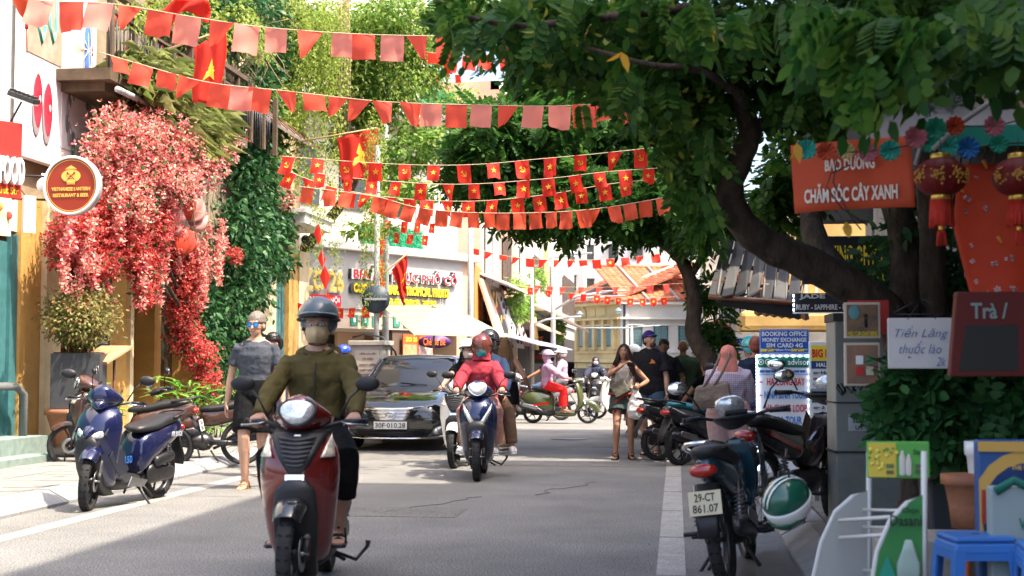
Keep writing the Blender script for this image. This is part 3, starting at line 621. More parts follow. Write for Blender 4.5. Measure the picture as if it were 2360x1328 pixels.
    for sg in (1, -1):
        b = MB(); b.tube([(.345, sg*.235, .985), (.288, sg*.345, .985)], .0175, 10); b.ell((.285, sg*.35, .985), (.022, .012, .022), 8, 6); b.build('grip', black, hb)
        b = MB(); b.tube([(.385, sg*.215, .985), (.40, sg*.26, .975), (.345, sg*.36, .965)], [(.006, .009)]*3, 6); b.ell((.345, sg*.362, .965), (.009, .009, .009), 6, 5); b.build('brake_lever', steel, hb)
    hc = MB()
    if und: hs = [(.25, .955, .985, .05, .12, .04), (.32, .94, 1.005, .10, .20, .09), (.42, .91, 1.0, .1, .17, .08), (.51, .88, .965, .06, .09, .05), (.55, .88, .93, .03, .04, .03)]
    elif vespa: hs = [(.28, .95, 1.0, .04, .05, .03), (.34, .93, 1.03, .1, .18, .06), (.42, .92, 1.05, .08, .12, .06), (.50, .92, 1.04, .06, .085, .06), (.54, .94, 1.02, .04, .06, .04)]
    else: hs = [(.26, .95, 1.02, .08, .10, .05), (.33, .93, 1.07, .12, .20, .08), (.40, .92, 1.12, .12, .23, .08), (.47, .93, 1.15, .10, .155, .08), (.53, .94, 1.14, .08, .12, .07), (.565, .96, 1.10, .05, .09, .05)]
    hco = st(hc.rings([sect(*q) for q in hs]).build('handlebar_cover', paint if not und else trim, P, sub=1))
    b = MB()      # head light
    if vespa: b.ell((.535, 0, .985), (.03, .065, .06), 18, 8)
    elif style == 'sharp': pass
    else: b.M = Matrix.Translation((.545, 0, 1.04)) @ Euler((0, -.35, 0)).to_matrix().to_4x4(); b.rings([[Vector((x, math.sin(a)*wy*(1+.22*math.cos(a)), math.cos(a)*wz)) for a in [2*PI*i/24 for i in range(24)]] for x, wy, wz in ((-.03, .098, .076), (.022, .095, .074), (.038, .078, .060), (.045, .04, .03))])
    if style != 'sharp':
        h = b.build('headlight', lens_clear, hco)
        if style == 'step': q_ = MB(); q_.M = b.M; q_.tube([(.012, math.sin(a)*.102*(1+.22*math.cos(a)), math.cos(a)*.080) for a in [2*PI*i/24 for i in range(25)]], .008, 6); q_.build('headlight_rim', black if trim is black else chrome, h)
    b = MB()
    for sg in (1, -1): b.tube([(.33, sg*.03, .985), (.26, sg*.03, 1.03)], [(.03, .05)]*2, 6, side=(0, 0, 1)) if False else None
    b.box((.30, 0, 1.03) if not und else (.31, 0, .998), (.09, .15, .02), rot=(0, .5 if not und else .15, 0)); b.build('instrument_panel', glassy('dark_glass'), hco)
    if mirrors:
        for sg in (1, -1):
            mb_ = MB(); base, tip = Vector((.37, sg*.20, 1.0)), Vector((.33, sg*.33, 1.19)); mb_.tube([base, base.lerp(tip, .5)+Vector((.02, 0, .03)), tip], .0065, 6)
            mb_.ell(tip+Vector((.014, sg*.03, .012)), (.028, .072, .046), 16, 8); o = mb_.build('mirror', black, hb)
            # glass seen from the rider
            c = MB(); c.ell(tip+Vector((-.012, sg*.03, .012)), (.008, .066, .041), 16, 6); c.build('mirror_glass', mirror_m, P) if False else c
            c.add([], [])
            g_ = c.build('mirror_glass', mirror_m, P); st(g_)
    # ---- faces by style
    if style == 'step':
        if grilles:
            b = MB()
            def apx(y, z):   # outside of the apron at y, z
                hs_ = heights
                for i in range(len(hs_)-1):
                    if hs_[i][0] <= z <= hs_[i+1][0]:
                        t = (z-hs_[i][0])/(hs_[i+1][0]-hs_[i][0]); q = [hs_[i][j]*(1-t)+hs_[i+1][j]*t for j in range(4)]; break
                else: q = hs_[-1] if z > .5 else hs_[0]
                sy = max(-.96, min(.96, y/q[1])); return q[3]-.02+math.sqrt(1-sy*sy)*q[2]
            # filled centre panel as a grid
            N = 10; vs = []; fs = []
            for i in range(N+1):
                z = .70+(.945-.70)*i/N; t = (z-.70)/(.245); hw_ = .022+.148*t**.8
                for j in range(N+1): y = -hw_+2*hw_*j/N; vs.append(Vector((apx(y, z)+.002, y, z)))
            fs = [(i*(N+1)+j, i*(N+1)+j+1, (i+1)*(N+1)+j+1, (i+1)*(N+1)+j) for i in range(N) for j in range(N)]
            b.add(vs, fs, 0, True); g = b.build('front_panel', accent or black, P, solid=.014)
            if trim is black:
                for i in range(7):
                    z = .89-.023*i; t = (z-.70)/.245; hw_ = (.022+.148*t**.8)*.74; b = MB(); b.tube([(apx(y, z)+.014, y, z+abs(y)*.16) for y in [hw_*q for q in (-1, -.6, -.2, .2, .6, 1)]], [(.007, .005)]*6, 6, side=(0, 0, 1)); b.build('grille_bar', mat('grille_bar', (.05, .05, .055), .35), g)
            for sg in (1, -1):
                b = MB(); pts = [(.17, .865), (.205, .80), (.185, .73), (.125, .77), (.12, .86)]
                vs = []; N = 6
                for i in range(N+1):
                    z = .80+(.93-.80)*i/N; y0 = .135+.045*(z-.80)/.13; y1 = .205-.03*(z-.80)/.13
                    for j in range(5): y = (y0+(y1-y0)*j/4); vs.append(Vector((apx(y, z)+.004, sg*y, z)))
                b.add(vs, [(i*5+j, i*5+j+1, i*5+6+j, i*5+5+j) for i in range(N) for j in range(4)], 0, True); b.build('turn_signal', mat('signal_lens', (.75, .62, .5), .12, m=.3, var=.4, vs=30, coat=1), P, solid=.012)
            b = MB(); b.box((apx(0, .69)+.008, 0, .69), (.012, .11, .035), rot=(0, -.2, 0)); b.box((apx(0, .92)+.014, 0, .915), (.008, .04, .014)); b.build('badge', [chrome], P, bevel=.003)
    if style == 'sharp':
        # pointed handlebar cowl, beak, split lamps
        for sg in (1, -1):
            b = MB(); b.prism([(.62, .70), (.50, .86), (.36, .90), (.40, .78), (.54, .66)], (0, sg*.012, 0), o=(0, sg*.155, 0)); b.build('side_fin', accent or paint, P, bevel=.004)
            b = MB(); b.tube([(.64, sg*.035, .66), (.60, sg*.11, .70), (.52, sg*.165, .755)], [(.03, .022), (.038, .03), (.012, .01)], 8, side=(0, 0, 1), round_=True); b.build('headlight', lens_clear, P)
            b = MB(); b.prism([(.55, .50), (.47, .62), (.30, .52), (.22, .36), (.36, .30)], (0, sg*.01, 0), o=(0, sg*.185, 0)); pn = b.build('side_panel', mat('dark_blue_graphite', (.02, .022, .035), .3, coat=.4), P, bevel=.004)
        b = MB(); b.rings([[Vector((x, y*s_, z)) for y, z in ((-.16, .80), (-.09, .90), (0, .93), (.09, .90), (.16, .80), (0, .70))] if False else [Vector((x, y, z)) for y, z in ((-w_, zb), (-w_*.5, zt), (w_*.5, zt), (w_, zb), (0, zb-.04))] for x, w_, zb, zt in ((.40, .15, .80, .90), (.54, .14, .74, .85), (.64, .09, .69, .77), (.70, .02, .67, .70))]).build('beak', paint, P, sub=1)
        b = MB(); b.rings([[Vector((x, y, z)) for y, z in ((-w_, zb), (-w_*.4, zt), (w_*.4, zt), (w_, zb), (0, zb-.03))] for x, w_, zb, zt in ((.34, .20, .97, 1.04), (.46, .17, .95, 1.06), (.56, .09, .93, 1.02), (.61, .02, .93, .96))]); st(b.build('cowl', paint, P, sub=1))
        b = MB(); b.box((.52, 0, 1.03), (.12, .07, .01), rot=(0, .55, 0)); st(b.build('windshield_trim', accent or black, P, bevel=.004))
        for sg in (1, -1): b = MB(); b.prism([(.18, .20), (-.10, .18), (-.16, .24), (.12, .29)], (0, sg*.012, 0), o=(0, sg*.165, 0)); b.build('floor_trim', steel, P, bevel=.004)
    if vespa:
        b = MB(); b.prism([(-.20, .50), (-.62, .44), (-.56, .40), (-.26, .44)], (0, .008, 0), o=(0, .232, 0)); b.prism([(-.20, .50), (-.62, .44), (-.56, .40), (-.26, .44)], (0, -.008, 0), o=(0, -.232, 0)); b.build('side_stripe', accent or lens_red, P)
        b = MB(); b.prism([(.505, .90), (.53, .70), (.56, .42), (.54, .40), (.49, .70), (.47, .90)], (0, .035, 0), o=(0, -.0175, 0)); b.build('horn_cover', paint, P, bevel=.006)
    if style == 'under':
        b = MB(); b.tube([(.28, .05, .97), (.30, -.05, .97)], .01, 6)
        b = MB(); b.prism([(.44, .84), (.56, .74), (.54, .50), (.42, .34), (.28, .34), (.34, .52), (.36, .72)], (0, .012, 0), o=(0, .15, 0)); b.prism([(.44, .84), (.56, .74), (.54, .50), (.42, .34), (.28, .34), (.34, .52), (.36, .72)], (0, -.012, 0), o=(0, -.15, 0)); b.build('leg_guard', paint, P, bevel=.005)
        for sg in (1, -1):
            [MB().tube([(x, sg*.12, z), (x, sg*.26, z)], .015, 8).build('foot_peg', black, P) for x, z in ((-.18, .26), (-.42, .30))]
    return P

# ------------------------------------------------------------------ saloon car (front faces +X)
def car(label, loc, rz, plate_t):
    P = thing('parked_car', label, 'car', loc, rz); pm = mat('black_car_paint', (.012, .013, .014), .12, coat=1, spec=.6); gl = glassy('car_glass', (.03, .035, .04))
    # half-profile cross sections along x
    def sec(x, zb, zs, zt, wb, ws, wt):
        q = [(wb*.9, zb), (wb, zb+.06), (ws, zs*.62+zb*.38), (ws, zs*.93), (ws*.985, zs), (wt, zt-.02), (wt*.8, zt), (0, zt+.012)]
        return [Vector((x, y, z)) for y, z in q]+[Vector((x, -y, z)) for y, z in reversed(q[:-1])]
    b = MB()
    S = [(2.38, .30, .50, .60, .55, .62, .52), (2.30, .22, .55, .72, .74, .80, .64), (2.1, .20, .66, .80, .82, .88, .72), (1.6, .2, .78, .90, .84, .905, .76), (1.1, .2, .86, .98, .85, .91, .76), (.95, .2, .88, 1.0, .85, .91, .76), (.2, .2, .93, 1.0, .85, .91, .80), (-1.2, .2, .95, 1.02, .85, .91, .80), (-1.7, .2, .95, 1.06, .84, .90, .76), (-2.2, .25, .90, 1.02, .8, .86, .7), (-2.4, .4, .7, .85, .7, .76, .6)]
    b.rings([sec(*s) for s in S]).build('body', pm, P, sub=2)
    def cab(x, z0, z1, w0, w1): return [Vector((x, y, z)) for y, z in ((w0, z0), (w1, z1-.03), (w1*.85, z1), (0, z1+.02), (-w1*.85, z1), (-w1, z1-.03), (-w0, z0))]
    b = MB(); b.rings([cab(1.0, .93, .99, .78, .74), (cab(.28, .95, 1.44, .80, .60)), cab(.05, .95, 1.475, .80, .62), cab(-.9, .96, 1.475, .80, .62), cab(-1.15, .96, 1.42, .80, .60), cab(-1.85, .98, 1.03, .78, .7)]).build('cabin', gl, P)
    b = MB(); b.rings([cab(.30, 1.41, 1.452, .625, .60), cab(.05, 1.42, 1.487, .635, .62), cab(-.9, 1.42, 1.487, .635, .62), cab(-1.17, 1.39, 1.43, .625, .6)]).build('roof', pm, P)
    b = MB()
    for sg in (1, -1): b.tube([(1.02, sg*.785, .95), (.28, sg*.645, 1.42)], [(.035, .02)]*2, 6); b.tube([(-1.87, sg*.78, .99), (-1.15, sg*.64, 1.40)], [(.05, .02)]*2, 6); b.tube([(-.4, sg*.80, .97), (-.42, sg*.65, 1.42)], [(.04, .012)]*2, 6, side=(1, 0, 0))
    b.build('pillar', pm, P)
    b = MB(); b.rings([[Vector((x, y, z)) for y, z in ((-.42, .63), (.42, .63), (.30, .465), (-.30, .465))] for x in (2.33, 2.37)]); g = b.build('grille', black, P)
    for i in range(7):
        z = .615-.022*i; hw = .41-.0145*i; b = MB(); b.tube([(2.345, -hw, z), (2.385, -hw*.5, z), (2.395, 0, z), (2.385, hw*.5, z), (2.345, hw, z)], [(.0085, .006)]*5, 6, side=(0, 0, 1)); b.build('grille_bar', chrome, g)
    b = MB(); b.tube([(2.30, -.50, .67), (2.37, -.25, .648), (2.385, 0, .645), (2.37, .25, .648), (2.30, .50, .67)], [(.022, .012)]*5, 8, side=(0, 0, 1)); b.build('chrome_strip', chrome, P)
    b = MB()    # oval badge of three ovals
    def oval(a_, b_, y0, z0, t=.007): b.tube([(2.408, y0+math.cos(q)*a_, z0+math.sin(q)*b_) for q in [2*PI*i/20 for i in range(21)]], t, 6)
    oval(.075, .05, 0, .55); oval(.026, .045, 0, .55); oval(.052, .02, 0, .578); b.build('badge', chrome, P)
    for sg in (1, -1):
        b = MB(); b.rings([[Vector((x, sg*y, z)) for x, y, z in ((2.34-d, .47, .56), (2.22-d, .70, .57), (2.0-d, .87, .72), (2.05-d, .84, .76), (2.24-d, .62, .70), (2.34-d, .50, .645))] for d in (0, .05)]); 
        h = b.build('headlight', lens_clear, P, bevel=.008); b = MB(); b.ell((2.285, sg*.60, .635), (.03, .045, .045)); b.build('lamp', chrome, h)
        b = MB(); b.rings([[Vector((x, sg*y, z)) for y, z in ((.56, .24), (.80, .26), (.84, .40), (.70, .38))] for x in (2.16, 2.345-.02)]); f = b.build('fog_lamp', steel, P); b = MB(); b.ell((2.33, sg*.70, .31), (.03, .045, .045)); b.build('lamp', lens_clear, f)
        b = MB(); b.tube([(.75, sg*.90, 1.0), (.76, sg*.98, 1.03)], .02, 6); b.ell((.74, sg*1.03, 1.06), (.06, .09, .065)); b.build('wing_mirror', pm, P)
        for x in (1.42, -1.38):
            w_ = MB(); w_.lathe([(.20, -.1), (.30, -.11), (.325, -.08), (.33, 0), (.325, .08), (.30, .11), (.20, .1)], 28, axis='y', closed=True); o = w_.build('wheel', rubber, P, loc=(x, sg*.80, .33))
            w_ = MB(); w_.lathe([(.20, -.09), (.20, .09), (.18, .09), (.18, -.09)], 24, axis='y', closed=True)
            for i in range(7): a = 2*PI*i/7; w_.tube([(0, sg*.07, 0), (math.cos(a)*.19, sg*.08, math.sin(a)*.19)], [.03, .018], 6)
            w_.build('rim', steel, o)
    b = MB(); b.box((2.385, 0, .40), (.02, .54, .135)); o = b.build('plate_holder', black, P); b = MB(); b.box((2.398, 0, .40), (.008, .52, .115)); o2 = b.build('number_plate', plate_white, P, bevel=.003); write(plate_t, o2, ink, (2.405, 0, .40), width=.47, height=.075, X=(0, 1, 0), Y=(0, 0, 1), depth=.002)
    b = MB(); b.rings([[Vector((x, y*s_, z)) for x, y, z in ((2.34, -.60, .33), (2.385, -.3, .31), (2.385, .3, .31), (2.34, .60, .33), (2.30, .55, .21), (2.36, .3, .20), (2.36, -.3, .20), (2.30, -.55, .21))] for s_ in (1,)]*1 if False else [[Vector((2.36, -.55, .33)), Vector((2.36, .55, .33)), Vector((2.34, .5, .23)), Vector((2.34, -.5, .23))], [Vector((2.372, -.55, .33)), Vector((2.372, .55, .33)), Vector((2.352, .5, .23)), Vector((2.352, -.5, .23))]]); li = b.build('lower_intake', black, P)
    for i in range(4): b = MB(); b.tube([(2.37, -.52, .315-.022*i), (2.385, 0, .315-.022*i), (2.37, .52, .315-.022*i)], .0045, 5); b.build('intake_bar', darkmetal, li)
    b = MB(); b.tube([(2.28, -.72, .215), (2.38, -.35, .20), (2.39, 0, .20), (2.38, .35, .20), (2.28, .72, .215)], [(.014, .008)]*5, 6); b.build('lip', chrome, P)
    for sg in (.3, -.35): b = MB(); b.tube([(1.04, sg, 1.0), (.98, sg*.5-.3, 1.035)], .007, 5); b.build('wiper', black, P)
    return P
# ================================================================== THE SETTING
asph = mat('asphalt', (.20, .195, .185), .85, c2=(.135, .132, .127), vs=.9, bump=.5, bs=160)
# finer speckle on the asphalt
def speckle(M, sc_=180, amt=.35):
    t = M.node_tree; n = t.nodes; L = t.links.new; b = n['Principled BSDF']; src = b.inputs['Base Color'].links[0].from_socket if b.inputs['Base Color'].links else None
    tc = n.new('ShaderNodeTexCoord'); no = n.new('ShaderNodeTexNoise'); no.inputs['Scale'].default_value = sc_; no.inputs['Detail'].default_value = 2; L(tc.outputs['Object'], no.inputs[0])
    mr = n.new('ShaderNodeMapRange'); mr.inputs[1].default_value = .3; mr.inputs[2].default_value = .7; mr.inputs[3].default_value = 1-amt; mr.inputs[4].default_value = 1+amt; L(no.outputs[0], mr.inputs[0])
    h = n.new('ShaderNodeHueSaturation'); L(mr.outputs[0], h.inputs['Value'])
    if src: L(src, h.inputs['Color'])
    else: h.inputs['Color'].default_value = b.inputs['Base Color'].default_value
    L(h.outputs[0], b.inputs['Base Color'])
speckle(asph, 75, .85)
b = MB(); b.bx(-300, 300, -60, 400, -.3, 0); tag(b.build('road', asph), kind='structure')
pave = mat('paving_stone', (.21, .20, .185), .8, var=.18, vs=3, bump=.3, bs=50, isl=.0); speckle(pave, 60, .12)
pave_d = mat('dark_paving_stone', (.09, .085, .08), .8, var=.25, vs=3, bump=.3, bs=50); speckle(pave_d, 60, .15)
kerbm = mat('kerb_granite', (.23, .23, .235), .75, var=.15, vs=5, bump=.35, bs=70); speckle(kerbm, 120, .2)
KL, KR = -5.72, .78
b = MB(); b.bx(-16, KL-.32, 4, 31.3, 0, .115); b.bx(-16, KL-.32, 4, 31.3, -.2, 0) if False else None; sl = tag(b.build('pavement_left', pave_d), kind='structure')
b = MB(); b.bx(KR+.32, 12, -3, 27, 0, .115); sr = tag(b.build('pavement_right', pave_d), kind='structure')
def tiles(parent, x0, x1, y0, y1, s, m, z=.115, lim=290):
    me = None; k = 0; ny = int((y1-y0)/s); nx = int((x1-x0)/s)
    for j in range(ny):
        for i in range(nx):
            if k >= lim: return
            k += 1
            if me is None:
                q = MB(); g = .014; q.box((0, 0, .0), (s-g, s-g, .03)); me = q.mesh('paving_tile', m)
            o = bpy.data.objects.new('paving_tile', me); COL.objects.link(o); o.parent = parent; o.location = (x0+s*(i+.5), y0+s*(j+.5), z+.003+rnd.uniform(-.003, .003)); o.rotation_euler = (rnd.uniform(-.006, .006), rnd.uniform(-.006, .006), 0)
tiles(sl, -8.6, KL-.34, 11.5, 31, .42, pave); tiles(sr, KR+.34, 3.4, 6.2, 26, .42, mat('grey_paving', (.15, .145, .135), .8, var=.25, vs=3, bump=.3, bs=50))
def kerb(parent, x, y0, y1, side, slope=True):
    y = y0; me = None
    q = MB(); w = .32; h = .125
    prof = [(0, 0), (side*w, 0), (side*w, h+.012), (side*.20, h+.01), (0, .03)]
    q.prism(prof, (0, .985, 0)); me = q.mesh('kerb_stone', kerbm)
    while y < y1:
        o = bpy.data.objects.new('kerb_stone', me); COL.objects.link(o); o.parent = parent; o.location = (x, y, rnd.uniform(-.004, .004)); o.rotation_euler = (0, 0, rnd.uniform(-.004, .004)); y += 1
kerb(sl, KL, 4, 31.3, -1); kerb(sr, KR, -2, 27, 1)
patchm = mat('asphalt_patch', (.15, .143, .132), .85, var=.2, vs=2, bump=.5, bs=120); speckle(patchm, 80, .7)
for i, (x0, x1, y0, y1) in enumerate(((-3.2, -1.9, 12.2, 13.0), (-1.35, -.75, 23, 24.4), (-2.6, -.6, 18.6, 19.0), (-4.6, -3.3, 19.5, 21.2))):
    b = MB(); b.bx(x0, x1, y0, y1, 0, .004); tag(b.build('road_patch', patchm), kind='structure')
b = MB()
for i in range(2):
    x, y = rnd.uniform(-4.5, 0), rnd.uniform(9, 18); p = [(x, y, .003)]
    for j in range(9): x += rnd.uniform(-.12, .16); y += rnd.uniform(.05, .3); p.append((x, y, .003))
    b.tube(p, [(.0045, .002)]*10, 4, side=(1, 0, 0))
tag(b.build('road_cracks', ink), kind='structure')
mh = thing('manhole_cover', 'round iron manhole cover set in the sunlit road near the crossing', 'manhole cover', (-1.9, 25.5, 0)); b = MB(); b.lathe([(.33, 0), (.33, .006)], 28); b.build('cover', darkmetal, mh)
# painted lines (separate worn stripes), drain strip
linem = mat('worn_line_paint', (.36, .345, .32), .7, c2=(.26, .25, .235), vs=5, bump=.2, bs=90); speckle(linem, 60, .3)
b = MB(); y = 3.0
while y < 27: b.bx(-.13, .055, y, min(y+1.95, 27), 0, .004); y += 2.0
tag(b.build('painted_edge_line', linem), kind='structure')
b = MB(); b.bx(-5.16, -4.98, 5, 27, 0, .004); tag(b.build('painted_edge_line', linem), kind='structure')
gut = mat('wet_gutter_asphalt', (.05, .052, .056), .45, c2=(.11, .105, .1), vs=4, bump=.5, bs=60)
b = MB(); b.bx(.30, KR+.01, 2, 27, 0, .003); tag(b.build('gutter', gut), kind='structure')
b = MB()   # scattered fallen leaves: nobody would count them
V = []; k = 420; P_ = np.stack([nr.uniform(-5.5, .7, k), 5+22*nr.rand(k), np.full(k, .008)], 1); P_[:260, 0] = nr.normal(.45, .22, 260)
Vv, Ff = scatter(LEAF, LEAF_F, P_, rdir(k)*.25+np.array([0, 0, 1]), rdir(k), nr.uniform(.02, .045, k)); tag(np_obj('fallen_leaves', Vv, Ff, leafmat('dry_leaves', [(.25, .16, .04), (.35, .28, .08), (.12, .13, .03)], .1)), 'small dry leaves scattered along the gutter and road', None, None, 'stuff')

# ------------------------------------------------------------------ left side, facade plane
XF = -8.5
def fy(px, X=XF): d = ray(px, 700); return d.y/d.x*X
def fz(px, py, X=XF): return atx(px, py, X).z
ochre = mat('ochre_plaster', (.52, .30, .09), .85, c2=(.40, .22, .06), vs=2.2, bump=.3, bs=20)
cream = mat('cream_plaster', (.66, .52, .32), .85, c2=(.52, .40, .24), vs=2.5, bump=.3, bs=25)
wood = mat('brown_varnished_wood', (.16, .06, .025), .35, c2=(.09, .032, .014), vs=6, stretch=(1, 1, .15), bump=.2, bs=30, coat=.3)
teal = mat('teal_paint', (.05, .16, .17), .5, var=.2, vs=5, bump=.1)
glass_d = glassy('shop_glass', (.03, .03, .028))
concrete = mat('weathered_concrete', (.36, .33, .29), .85, c2=(.22, .20, .17), vs=2.5, bump=.4, bs=30)
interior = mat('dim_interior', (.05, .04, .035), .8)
roofm = mat('rusty_roofing', (.20, .15, .12), .8, c2=(.1, .08, .07), vs=5, bump=.3)

# building 0: corner shop with poster wall
B0 = thing('shop_building', 'white walled shop at the left edge with jewellery posters above a teal door', 'building', (XF, 14, 0))
def part(mb, name, mats, root, **k):
    o = mb.build(name, mats, None, **k); o.parent = root; o.matrix_parent_inverse = Matrix.Translation(root.location).inverted(); return o
y0, y1 = 9.0, fy(36)
b = MB(); b.bx(XF-7, XF, y0, y1, 3.05, 13); b.bx(XF-7, XF-.35, y0, y1, 0, 3.05); part(b, 'wall', white_paint, B0)
b = MB(); b.bx(XF-.06, XF-.02, y0, y1, .3, 2.9); b.bx(XF-.03, XF+.03, y1-.22, y1-.02, 0, 3.0); b.bx(XF-.02, XF+.02, y1-.9, y1-.8, 0, 3.0)
for i in range(14): b.bx(XF-.02, XF, y0+1+i*.5, y0+1.3+i*.5, .4, 2.8)
part(b, 'teal_door', teal, B0)
b = MB(); b.bx(XF-.1, XF+.5, y1-2.6, y1-.02, 0, .42); b.bx(XF-.1, XF+.85, y1-2.2, y1-.6, .0, .22); part(b, 'step', mat('pale_green_concrete', (.17, .22, .20), .8, var=.2), B0)
b = MB(); b.tube([(XF+.25, y1-.25, .12), (XF+.25, y1-.25, .95), (XF+.22, y1-.4, 1.05), (XF-.1, y1-1.8, 1.05)], .055, 10); part(b, 'drain_pipe', mat('dull_grey_pipe', (.12, .13, .13), .5), B0)
# poster board, first floor, over the ochre pillar
XP = XF+.18
B0b = thing('poster_board', 'large white jewellery poster board with red beads blue gem ring and grey bracelet', 'sign', (XP, fy(130, XP), 4))
ya, yb = fy(43, XP), fy(213, XP); yc = fy(131, XP); zb_ = fz(54, 360, XP); zm = fz(51, 112, XP)
b = MB(); b.bx(XP-.12, XP, ya, yb, zb_, zb_+5); part(b, 'board', mat('poster_white', (.80, .79, .78), .55, var=.02), B0b, bevel=.01)
b = MB(); b.bx(XP, XP+.012, ya+.1, yc, zm, zm+3.2); part(b, 'photo_panel', mat('poster_brown', (.35, .19, .13), .5, c2=(.50, .36, .28), vs=3), B0b)
b = MB(); b.bx(XP, XP+.012, yc+.03, yb-.1, zm-.02, zm+3.2); part(b, 'photo_panel', mat('poster_pale', (.62, .60, .64), .5, c2=(.72, .70, .70), vs=2), B0b)
b = MB(); b.bx(XP, XP+.010, yc+.03, yb-.1, zb_+.28, zm-.08); part(b, 'photo_panel', mat('poster_pale2', (.66, .66, .70), .5, c2=(.74, .73, .72), vs=2), B0b)
tq = mat('turquoise_gloss', (.10, .48, .42), .3)
for px in (82, 108):
    b = MB(); Y = fy(px, XP); zc = fz(px, 75, XP); b.tube([(XP+.02, Y-.13, zc+.7), (XP+.02, Y-.10, zc+.1), (XP+.02, Y, zc-.12), (XP+.02, Y+.10, zc+.1), (XP+.02, Y+.12, zc+.7)], [(.035, .01)]*5, 8, side=(0, 1, 0)); part(b, 'printed_bangle', tq, B0b)
b = MB(); Y = fy(190, XP); zc = fz(190, 112, XP); b.ell((XP+.02, Y, zc), (.012, .11, .46), 18, 10); part(b, 'printed_gem', mat('blue_gem', (.03, .09, .42), .25, c2=(.1, .25, .6), vs=4), B0b)
b = MB()
for a in (.1, .9, 1.6, 2.3): b.box((XP+.034, Y, zc), (.004, .012, .5), rot=(a, 0, 0))
part(b, 'printed_sparkle', white_plastic, B0b)
b = MB(); b.tube([(XP+.012, Y+math.cos(a)*.16, zc-.05+math.sin(a)*.58) for a in [2*PI*i/24 for i in range(25)]], [(.02, .006)]*25, 6); b.box((XP+.012, Y-.1, zc+.02), (.006, .6, .1), rot=(.3, 0, 0)); part(b, 'printed_ring', mat('pink_gold', (.55, .36, .30), .5), B0b)
for px, py in ((76, 228), (100, 250)):
    b = MB(); Y = fy(px, XP); zc = fz(px, py, XP); b.ell((XP+.02, Y, zc), (.012, .13, .36), 18, 10); b.ell((XP+.035, Y+.03, zc+.02), (.006, .025, .05), 8, 6, m=2); b.ell((XP+.014, Y-.02, zc-.12), (.008, .135, .36), 18, 10, m=1)
    part(b, 'printed_bead', [mat('red_bead', (.50, .012, .03), .25, c2=(.7, .05, .08), vs=3), mat('bead_shadow', (.25, .2, .21), .6), white_plastic], B0b)
Y0 = fy(173, XP); zc0 = fz(173, 275, XP)
for i in range(15):
    a = 2*PI*i/15; f = .75+.3*(-math.sin(a)*.5+.5); b = MB(); c_ = (XP+.018, Y0+math.cos(a)*.40, zc0+math.sin(a)*.42); b.ell(c_, (.01, .07*f, .17*f), 10, 8); b.ell((c_[0]+.011, c_[1]+.02, c_[2]+.04), (.003, .014, .04), 6, 5, m=1)
    part(b, 'printed_bead', [mat('grey_bead%d' % (i % 2), (.16+.35*max(0, math.sin(a)),)*3, .3), white_plastic], B0b)
# red projecting sign, floodlight, small signs at the far left
redp = mat('red_sign_paint', (.46, .03, .025), .45, var=.08, vs=4)
S1 = thing('hanging_sign', 'tall red sign reading VEGAN FOOD with raised white letters at left edge', 'sign', (XF+.6, 15.6, 3))
p0, p1 = at(-75, 300, 15.4), at(52, 300, 16.0)
U = (p1-p0); U.z = 0; W = U.length; U.normalize(); Nn = Vector((U.y, -U.x, 0))
zt, zb2 = at(50, 285, 16).z, at(45, 460, 16).z; 
def pbox(root, name, p, U, w, z0, z1, t, m, off=0, **kw):
    """box of width w along U from p, thickness t behind the face"""
    Nn = Vector((U.y, -U.x, 0)); b = MB(); a = p+Nn*off; a = Vector((a.x, a.y, 0)); q = a+U*w
    b.add([Vector((v.x, v.y, z)) for z in (z0, z1) for v in (a, q, q-Nn*t, a-Nn*t)], [(0, 1, 2, 3), (4, 5, 6, 7), (0, 1, 5, 4), (1, 2, 6, 5), (2, 3, 7, 6), (3, 0, 4, 7)]); return part(b, name, m, root, **kw)
def pwrite(root, s, m, p, U, u, z, width, height, depth=.01, bold=.02, off=.0, shear=0, name='lettering'):
    Nn = Vector((U.y, -U.x, 0)); c = Vector((p.x, p.y, 0))+U*u+Nn*(off+depth/2); c.z = z
    o = write(s, None, m, c, width=width, height=height, X=U, Y=(0, 0, 1), depth=depth, bold=bold, shear=shear, name=name); o.parent = root; o.matrix_parent_inverse = Matrix.Translation(root.location).inverted(); return o
pbox(S1, 'board', p0, U, W, zb2, zt, .10, redp, bevel=.008)
zl = at(30, 395, 15.9).z
pwrite(S1, 'VEGAN FOOD', white_plastic, p0, U, W*.47, zl, W*1.06, .33, .07, .02)
pwrite(S1, '8 Dinh Liet Str', mat('yellow_print', (.75, .48, .04), .5), p0, U, W*.55, at(30, 440, 15.9).z, W*.8, .09, .004)
S1b = thing('menu_poster', 'white hanging poster with printed food dishes below the red sign', 'poster', (XF+.6, 15.6, 2.4))
pbox(S1b, 'poster', p0, U, W*.82, at(20, 545, 15.9).z, at(20, 458, 15.9).z, .03, mat('food_print', (.62, .60, .52), .5, c2=(.35, .36, .14), vs=5))
pbox(S1b, 'white_backing', p0+U*W*.84+Vector((0, .3, 0)), U, .16, at(50, 535, 16.2).z, at(50, 450, 16.2).z, .04, white_plastic)
for i in range(5):
    b = MB(); c_ = p0+U*W*(.08+.17*i)+Nn*.012; c_.z = at(20, 480+18*(i % 3), 15.9).z; b.ell(c_, (.05, .012, .05)); part(b, 'printed_dish', mat('dish%d' % (i % 3), [(.6, .3, .08), (.6, .08, .05), (.12, .35, .2)][i % 3], .5), S1b)
